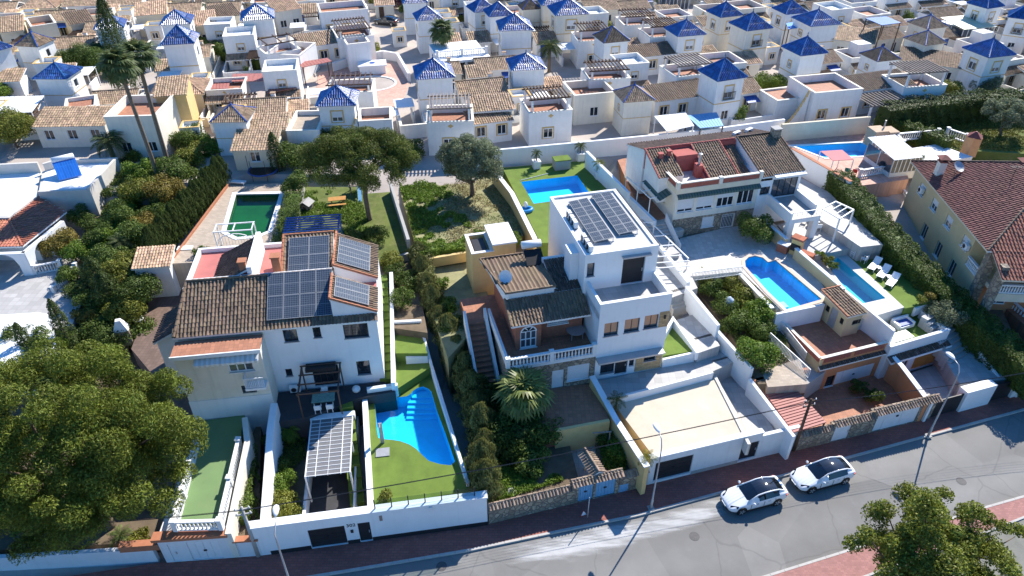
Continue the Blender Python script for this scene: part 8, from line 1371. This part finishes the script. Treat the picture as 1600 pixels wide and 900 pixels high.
def lounger(label,loc,rz):
 t=thing('sun_lounger',label,'sun lounger',loc,rz,'white loungers on the turf lawn');q=MB(PLASTW);q.box(-.33,.33,-1.0,.35,.30,.36);q.build('seat',t);q=MB(PLASTW);q.hexa([(-.33,.351,.30),(.33,.351,.30),(.33,.95,.72),(-.33,.95,.72)],[(-.33,.32,.36),(.33,.32,.36),(.33,.92,.78),(-.33,.92,.78)]);q.build('backrest',t);l=MB(PLASTW);l.box(-.03,.03,-.03,.03,0,.299);me=l.mesh('leg')
 for x in(-.28,.28):
  for y in(-.85,.25):link('leg',me,t,(x,y,0))
def items():
 A=at(1180,778,0);r1=math.atan2(.19,.63);d=Vector((math.cos(r1),math.sin(r1),0));c2=(at(1266,770,0)+at(1317,756,0))/2+Vector((-d.y,d.x,0))*.86;car('parked_car','white hatchback with black glass roof parked behind the other white car',c2,r1,CARW,'white cars parked along the kerb')
 c1=(at(1159,803,0)+at(1210,789,0))/2+Vector((-d.y,d.x,0))*.86;car('parked_car','white hatchback with black glass roof parked in front, its nose towards the cement stain',c1,r1-.01,CARW,'white cars parked along the kerb')
 p=at(604,38,EZ);car('parked_car','dark car parked on the estate road at the top',p,R(-20),CARD)
 lamp('street lamp on the pavement before the stone wall with blue gates',(1017,794),None,6.9);lamp('street lamp near the white garage door at the right',(1450,681),None,7.3);lamp('street lamp in front of the tall white street wall at the left',(458,925),None,6.6)
 def pole(label,base,h,m,r=.11,arm=True):
  t=thing('utility_pole',label,'utility pole',at(*base,.13),R(14));q=MB(m);q.tube([(0,0,-.2),(0,0,h)],[r*1.3,r*.8],8);q.build('pole',t,smooth=True)
  if arm:
   for z in(h-.2,h-.7):q=MB(m);q.beam((-.5,0,z),(.5,0,z),.09);q.build('cross_arm',t);q=MB(PLASTW);[q.lathe([(.04,z+.05),(.06,z+.1),(.03,z+.2)],(x,0,0),6)for x in(-.42,0,.42)];x=q.build('insulators',t);x['kind']='stuff'
  return t.location+Vector((0,0,h-.1))
 w1=pole('brown wooden utility pole carrying wires beside the rust red shelter',(1240,704),5.6,WOODD);w0=pole('concrete utility pole with wires at the planted strip beside the garage front',(404,868),5.2,CONC,.13);pole('leaning grey post on the pavement before the blue gates',(918,808),2.2,GMET,.04,False)
 t=thing('power_lines','thin power lines strung along the street between the poles','wires',(0,0,0));xr=Vector(at(1700,560,6));xl=Vector((-40,26,6.2))
 for k in range(5):
  for a,b in((w0,w1),(w1,xr),(xl,w0)):
   q=MB(DMET);o=Vector((0,.12*k-.2,-.12*k));pts=[(a+o).lerp(b+o,i/12)-Vector((0,0,.5*4*(i/12)*(1-i/12)))for i in range(13)];q.tube(pts,.008 if k else.018,4);q.build('wire',t)
 t=thing('street_sign','small triangular sign lying low on the leaning post at the kerb','sign',at(912,806,.13),R(20));q=MB(PLASTW);q.raw([(-.25,0,.05),(.25,0,.05),(0,.1,.45)],[(0,1,2)]);q.raw([(-.25,.03,.05),(.25,.03,.05),(0,.13,.45)],[(2,1,0)]);q.build('plate',t);q=MB(RED);q.tube([(-.25,0,.05),(.25,0,.05),(0,.1,.45),(-.25,0,.05)],.025,4);q.build('rim',t)
 for x,y,lab in((1502,752,'round iron manhole cover in the road before the right tree'),(1085,838,'round iron manhole cover in the road below the front car'),(690,885,'round iron manhole cover in the shaded road at the lower left')):t=thing('manhole_cover',lab,'manhole cover',at(x,y,0));q=MB(mat('cast_iron',(.10,.095,.09),.7,.2,6));q.lathe([(.36,.004),(.36,.012)],(0,0,0),20);q.build('lid',t)
 for i,(x,y,lab)in enumerate(((1365,418,'white sun lounger farthest from the street'),(1379,430,'white sun lounger in the middle of the row'),(1393,443,'white sun lounger nearest the turf terrace'))):lounger(lab,at(x,y,4.6),HE.rz-R(58))
 chair('armchair','white tub armchair nearest the patio steps on the lawn',at(1333,402,4.6),R(200));chair('armchair','white tub armchair next to the first lounger on the lawn',at(1349,410,4.6),R(215))
 for x,y,lab in((1373,423,'small white side table between the first two loungers'),(1388,437,'small white side table between the last two loungers')):table('side_table',lab,at(x,y,4.6),0,.5,.5,.4)
 t=thing('plant_pot','white round pot at the foot of the hedge by the lawn','pot',at(1373,393,4.6));q=MB(PLASTW);q.lathe([(.22,0),(.32,.55),(.28,.55),(.2,.1)],(0,0,0),14);q.build('pot',t)
 t=thing('garden_swing_frame','white metal hoop frame on the grass beside the tall hedge','frame',at(1386,402,4.6));q=MB(WMET);q.tube([(.6*math.cos(a),.6*math.sin(a),.15)for a in[i*math.pi/6 for i in range(13)]],.03,5);q.build('base_hoop',t);q=MB(WMET);q.tube([(0,.5,.15),(.1,.5,1.3),(.5,.3,1.6)],.03,5);q.build('arm',t)
 p=at(1272,352,5.3);table('patio_table','white round table on the shaded patio under the balcony',p,0,1.3,round_=True);
 for i,a in enumerate((30,150,270)):chair('chair',('white chair at the right','white chair at the left','white chair on the near side')[i]+' of the round table under the balcony',p+Vector((1.0*math.cos(R(a)),1.0*math.sin(R(a)),0)),R(a-90),'chairs under the balcony')
 t=thing('bench','white bench beside the steel pergola on the patio','bench',at(1312,353,5.3),R(-40));q=MB(PLASTW);q.box(-1.1,1.1,-.25,.25,.38,.45);q.build('seat',t);q=MB(PLASTW);q.box(-1.0,-.9,-.2,.2,0,.379);q.build('leg',t);q=MB(PLASTW);q.box(.9,1.0,-.2,.2,0,.379);q.build('leg',t)
 for i,(x,y)in enumerate(((1275,272),(1286,276))):chair('folding_chair',('left','right')[i]+' grey folding chair on the shaded terrace by the white wall',at(x,y,6.2),R(40),'grey folding chairs by the white wall',GMET)
 t=thing('brick_barbecue','ochre barbecue with tiled chimney between the ochre walls of the patio','barbecue',at(1238,400,5.2),HE.rz-R(58));q=MB(OC);q.box(-.5,.5,.2,.9,0,1.7);q.build('chimney',t);q=MB(BRICKW);q.box(-.6,.6,.1,1.0,1.701,1.9);q.build('chimney_cap',t);q=MB(BRICKW);q.box(-1.6,-.6,-.2,.5,0,.85);q.build('counter',t);q=MB(BRICKW);q.box(.6,1.9,-.2,.5,0,.85);q.build('counter',t);q=MB(DMET);q.box(-.45,.45,.1,.199,.5,1.2);q.build('firebox',t);q=MB(WMET);q.box(-1.65,-.55,-.25,.55,.851,.93);q.build('worktop',t)
 t=thing('spa_box','grey stone box with turf lid beside the rear wall of the turf pool garden','box',at(877,262,6.6),HD.rz);q=MB(CONC);q.box(-.9,.9,-.6,.6,0,1.1);q.build('box',t);q=MB(LAWN);q.box(-.95,.95,-.65,.65,1.101,1.2);q.build('lid',t)
 t=thing('inflatable_toy','blue inflatable pool toy by the ochre wall of the turf pool garden','pool toy',at(822,330,6.6),.4);q=MB(mat('blue_vinyl',(.03,.26,.62),.35,.08,3));q.tube([(.6*math.cos(a),.4*math.sin(a),.18)for a in[i*math.pi/8 for i in range(17)]],.2,8,False);q.build('ring',t,smooth=True);q=MB(PLASTW);q.lathe([(.02,.2),(.2,.3),(.25,.55),(.15,.8),(.02,.9)],(.1,.4,0),10);q.build('head',t,smooth=True)
 t=thing('pool_pole','white telescopic pole lying on the turf left of the rectangular pool','pole',at(835,277,6.6),0);q=MB(WMET);v=at(856,270,6.6)-at(812,281,6.6);q.tube([-v*.5+Vector((0,0,.05)),v*.5+Vector((0,0,.05))],.04,5);q.build('pole',t)
 t=thing('planter','white rectangular planter on the turf beside the modern house','planter',at(963,318,6.6),HD.rz-.1);q=MB(W);q.box(-.75,.75,-.3,.3,0,.6);q.build('box',t);blob('shrub','small green plant in the white rectangular planter',at(963,318,7.15),(.55,.3,.4),SHRUB,120,.12,seed=77,stem=False)
 t=thing('trampoline','trampoline with dark net behind the green pool','trampoline',at(413,275,6.0));q=MB(BLACKP);q.lathe([(1.5,.72),(1.5,.76)],(0,0,0),20);q.build('mat',t);q=MB(BLUEP);q.tube([(1.6*math.cos(a),1.6*math.sin(a),.78)for a in[i*math.pi/10 for i in range(21)]],.08,5,False);q.build('frame',t)
 for i in range(6):a=i*math.pi/3;q=MB(DMET);q.tube([(1.6*math.cos(a),1.6*math.sin(a),0),(1.6*math.cos(a),1.6*math.sin(a),2.5)],.03,5);q.build('post',t)
 t=thing('dog_house','wooden dog house with pale roof on the weedy yard','kennel',at(480,328,6.0),R(-15));q=MB(WOODG);wall(q,front_face(-.5,-.45),.9,0,.8,[(.25,.65,.02,.6)],.3);q.box(-.45,.45,-.2,.6,0,.8);q.build('wall',t);q=MB(CONC)
 for sd in(-1,1):q.hexa([(0,-.6,1.1),(sd*.62,-.6,.72),(sd*.62,.7,.72),(0,.7,1.1)],[(0,-.6,1.17),(sd*.66,-.6,.78),(sd*.66,.7,.78),(0,.7,1.17)])
 q.build('roof',t)
 t=thing('picnic_table','orange wooden picnic table on the weedy yard','table',at(528,320,6.0),R(12));q=MB(WOODO);[q.box(-.9,.9,-.42+i*.17,-.27+i*.17,.72,.77)for i in range(5)];x=q.build('table_top',t);x['kind']='stuff'
 for y in(-.8,.8):q=MB(WOODO);q.box(-.9,.9,y-.13,y+.13,.42,.47);q.build('bench_seat',t)
 for x in(-.6,.6):q=MB(WOODO);q.beam((x,-.7,.0),(x,.2,.72),.07);q.beam((x+.005,.7,.0),(x+.005,-.2,.72),.07);q.beam((x+.01,-.85,.4),(x+.01,.85,.4),.07);q.build('trestle',t)
 t=thing('play_frame','green and blue play frame with slide under the umbrella pine','play frame',at(557,300,6.0),R(10));q=MB(WOODG);[q.box(x-.05,x+.05,y-.05,y+.05,0,2.3)for x in(-.6,.6)for y in(-.6,.6)];x=q.build('posts',t);x['kind']='stuff';q=MB(WOODG);q.box(-.7,.7,-.7,.7,1.0,1.08);q.build('deck',t);q=MB(TEAL);q.hexa([(-.8,-.8,2.2),(.8,-.8,2.2),(.8,0,2.8),(-.8,0,2.8)],[(-.8,-.8,2.25),(.8,-.8,2.25),(.8,0,2.85),(-.8,0,2.85)]);q.build('roof',t);q=MB(BLUEG);q.hexa([(.2,-2.6,.05),(.6,-2.6,.05),(.6,-.71,1.0),(.2,-.71,1.0)],[(.2,-2.6,.1),(.6,-2.6,.1),(.6,-.71,1.06),(.2,-.71,1.06)]);q.build('slide',t)
 s=Fr(at(452,402,5.8),HB.rz);t=thing('blue_pergola','blue painted pergola frame behind the solar roof of the duplex','pergola',fr=s);pergola(t,0,5.0,0,2.6,2.7,0,BLUEP,7,'x',.08,.12,over=.1)
 t=thing('white_arbour','white metal arbour with arched lattice at the near end of the green pool','arbour',at(372,388,6.0),R(8));q=MB(WMET);[q.box(x-.05,x+.05,y-.05,y+.05,0,2.3)for x in(-1.6,1.8)for y in(-.6,.8)];x=q.build('posts',t);x['kind']='stuff';q=MB(WMET);[q.beam((-1.7,y,2.3),(1.9,y,2.3),.1)for y in(-.6,.8)];[q.beam((x,-.61,2.301),(x,.81,2.301),.09)for x in(-1.6,.1,1.8)];q.build('frame',t);q=MB(WMET);q.tube([(.1+1.6*math.cos(a),-.6,1.0+1.0*math.sin(a))for a in[i*math.pi/10 for i in range(11)]],.05,5);[q.tube([(x,-.6,.2),(x,-.6,1.0+math.sqrt(max(0,1-((x-.1)/1.6)**2)))],.02,4)for x in[-1.3+.28*i for i in range(11)]];q.build('arched_lattice',t)
 t=thing('sun_bed','folded white lounger on the beige pool terrace by the trampoline','lounger',at(372,287,6.0),R(-10));q=MB(PLASTW);q.box(-.9,.9,-.3,.3,.2,.32);q.build('seat',t);q=MB(PLASTW);[q.box(x-.03,x+.03,y-.03,y+.03,0,.199)for x in(-.8,.8)for y in(-.25,.25)];x=q.build('legs',t);x['kind']='stuff'
 t=thing('paving_slab','pale rectangular mat lying on the beige pool terrace','mat',at(289,388,6.0),R(5));q=MB(PLASTW);q.box(-.7,.7,-.35,.35,.01,.08);q.build('slab',t)
 s=Fr(at(221,450,4.2),R(8));t=thing('garden_shed','white shed with pale orange tiled roof at the end of the cypress hedge','shed',fr=s);q=MB(W);q.prism([(0,0),(3.0,0),(3.0,2.4),(0,2.4)],-1.5,lambda p:2.2+p[1]*.25);q.build('wall',t);tile_roof([[(-.2,-.2,2.25),(3.2,-.2,2.25),(3.2,2.5,2.9),(-.2,2.5,2.9)]],PTILE,t,.27,.36,deck=PALE,seed=91)
 t=thing('garden_barbecue','stone barbecue with white tapered hood in the side yard','barbecue',at(195,528,3.0),R(20));q=MB(STONE);q.box(-.6,.6,-.5,.5,-.5,1.0);q.build('base',t);q=MB(W);q.hexa([(-.6,-.5,1.001),(.6,-.5,1.001),(.6,.5,1.001),(-.6,.5,1.001)],[(-.2,-.2,2.0),(.2,-.2,2.0),(.2,.2,2.0),(-.2,.2,2.0)]);q.build('hood',t)
 table('round_table','pale round table in the brown side yard of the duplex',at(220,508,3.0),0,.9,round_=True)
 t=thing('pool_shower','grey pool shower column beside its grey base slab at the curved pool','shower',at(598,692,2.5),HB.rz);q=MB(GMET);q.box(-.14,.14,-.04,.04,0,2.1);q.build('column',t);q=MB(GMET);q.beam((0,-.04,2.05),(0,-.4,2.05),.06);q.build('shower_arm',t);q=MB(mat('grey_slab',(.30,.31,.33),.6,.1,3));q.box(-.5,.5,-1.35,-.55,.01,.07);q.build('base_slab',t)
 t=thing('covered_bundle','white covered bundle at the corner of the house terrace above the pool stairs','bundle',at(557,610,3.4));q=MB(PLASTW);q.lathe([(.3,0),(.34,.2),(.25,.35),(.05,.42)],(0,0,0),10);q.build('cover',t,smooth=True)
 t=thing('stone_pile','pale boulders in the garden corner behind the white street wall','stones',at(785,776,1.2));rg=random.Random(4)
 for i in range(5):q=MB(W if i%2 else CONC);r=rg.uniform(.3,.6);q.lathe([(.05,-.1),(r,.05),(r*.8,r*.6),(.05,r*.9)],(rg.uniform(-1,1),rg.uniform(-.5,.5),0),7);q.build('boulder',t)
 t=thing('trellis','rough post and bar over the plants beside the ochre boundary wall','trellis',at(950,702,1.2));q=MB(WOODG);q.beam((0,0,0),(0,0,2.0),.09);q.build('post',t);q=MB(WOODG);q.beam((-1.3,-.1,1.9),(.1,0,1.95),.08);q.build('bar',t)
 t=thing('garden_fence','white metal fence between the tiled patio and the orchard garden','fence',(0,0,0));railing(t,[at(1080,440,5.2),at(1158,430,5.2)],1.0,WMET,.14);t=thing('garden_fence','white metal railing of the orchard path beside the ochre annex','fence',(0,0,0));railing(t,[at(1200,534,3.4),at(1262,592,3.0)],1.0,WMET,.14);t=thing('garden_fence','white railing along the side steps of the ochre annex','fence',(0,0,0));railing(t,[at(1214,512,3.4),at(1256,565,2.8)],1.0,WMET,.14)
 t=thing('pump_cabinet','white pump cabinet at the outer corner of the tiled pool','cabinet',at(1214,500,3.4),HE.rz);q=MB(PLASTW);q.box(-.6,.6,-.3,.5,0,1.6);q.build('box',t)
 t=thing('water_drum','blue grey plastic sheet bundle among the orchard bushes','bundle',at(1136,486,3.4));q=MB(mat('pale_blue_sheet',(.42,.50,.58),.5,.15,4));q.lathe([(.55,0),(.6,.5),(.4,1.3),(.1,1.6)],(0,0,0),9);q.build('cover',t,smooth=True)
 t=thing('outdoor_chimney','beige twin block chimney by the pool of the yellow house','chimney',at(1372,226,6.4),R(10));q=MB(mat('beige_block',(.52,.38,.26),.85,.1,2));q.box(-1.5,.2,-.9,.9,0,2.1);q.build('block',t);q=MB(MATS['beige_block']);q.box(.25,1.5,-1.1,.7,0,2.0);q.build('block',t);q=MB(GMET);q.tube([(.2,.2,2.0),(.2,.2,3.0)],.09,8);q.build('flue',t)
 t=thing('outdoor_chimney','orange tapered chimney with tiled cap near the white roof terrace','chimney',at(1511,243,6.6),R(10));q=MB(mat('orange_render',(.58,.32,.16),.85,.1,2));q.box(-.6,.6,-.6,.6,0,2.4);q.build('shaft',t);q=MB(WTILE);q.lathe([(1.05,2.4),(.9,2.5),(.1,3.0)],(0,0,0),4);q.build('cap',t)
 t=thing('pink_awning','pink fabric awning on thin posts in front of the pool behind the hedge','awning',at(1304,262,6.4),0);z=2.2;P=[at(x,y,8.6)-at(1304,262,6.4)for x,y in((1302,251),(1334,249),(1316,234),(1282,236))];q=MB(mat('pink_fabric',(.55,.20,.20),.8,.06,2));q.hexa([k-Vector((0,0,.05))for k in P],P);q.build('canopy',t)
 for k in P:q=MB(WMET);q.box(k.x-.04,k.x+.04,k.y-.04,k.y+.04,-.3,k.z-.06);q.build('post',t)
 t=thing('garden_room','white framed garden room with ribbed translucent roof beside the yellow villa','garden room',at(1386,282,6.0),R(12));conserv(t,3.2,4.6,2.5)
 t=thing('flag','red and yellow flag hanging on a short pole beside the white tower at the right','flag',at(1502,140,EZ),0);q=MB(WMET);q.tube([(0,0,0),(0,0,3.4)],.03,5);q.build('pole',t)
 for k,m in enumerate((RED,mat('flag_yellow',(.75,.45,.02),.7,.1,3),RED)):q=MB(m);z0=(3.3,3.0,2.4)[k];z1=(3.0,2.4,2.1)[k];q.raw([(.04,0,z1),(.5,-.08,z1-.05),(1.0,.06,z1-.12),(.04,0,z0),(.5,-.08,z0-.05),(1.0,.06,z0-.12)],[(0,1,4,3),(1,2,5,4)]);q.build('stripe',t)
 for x,y,lab in((1322,272,'green chair on the pink terrace behind the hedge'),(1334,274,'reddish chair on the pink terrace behind the hedge')):chair('chair',lab,at(x,y,6.4),R(150),None,TEAL if x<1330 else RED)
 t=thing('rattan_dome','dark kettle grill on the pink terrace behind the hedge','grill',at(1376,268,6.4));q=MB(DMET);q.lathe([(.05,.5),(.45,.7),(.5,.95),(.3,1.2),(.03,1.25)],(0,0,0),12);q.build('kettle',t,smooth=True);q=MB(DMET);[q.beam((.3*math.cos(a),.3*math.sin(a),0),(.12*math.cos(a),.12*math.sin(a),.6),.05)for a in(0,2.1,4.2)];x=q.build('legs',t);x['kind']='stuff'
items()
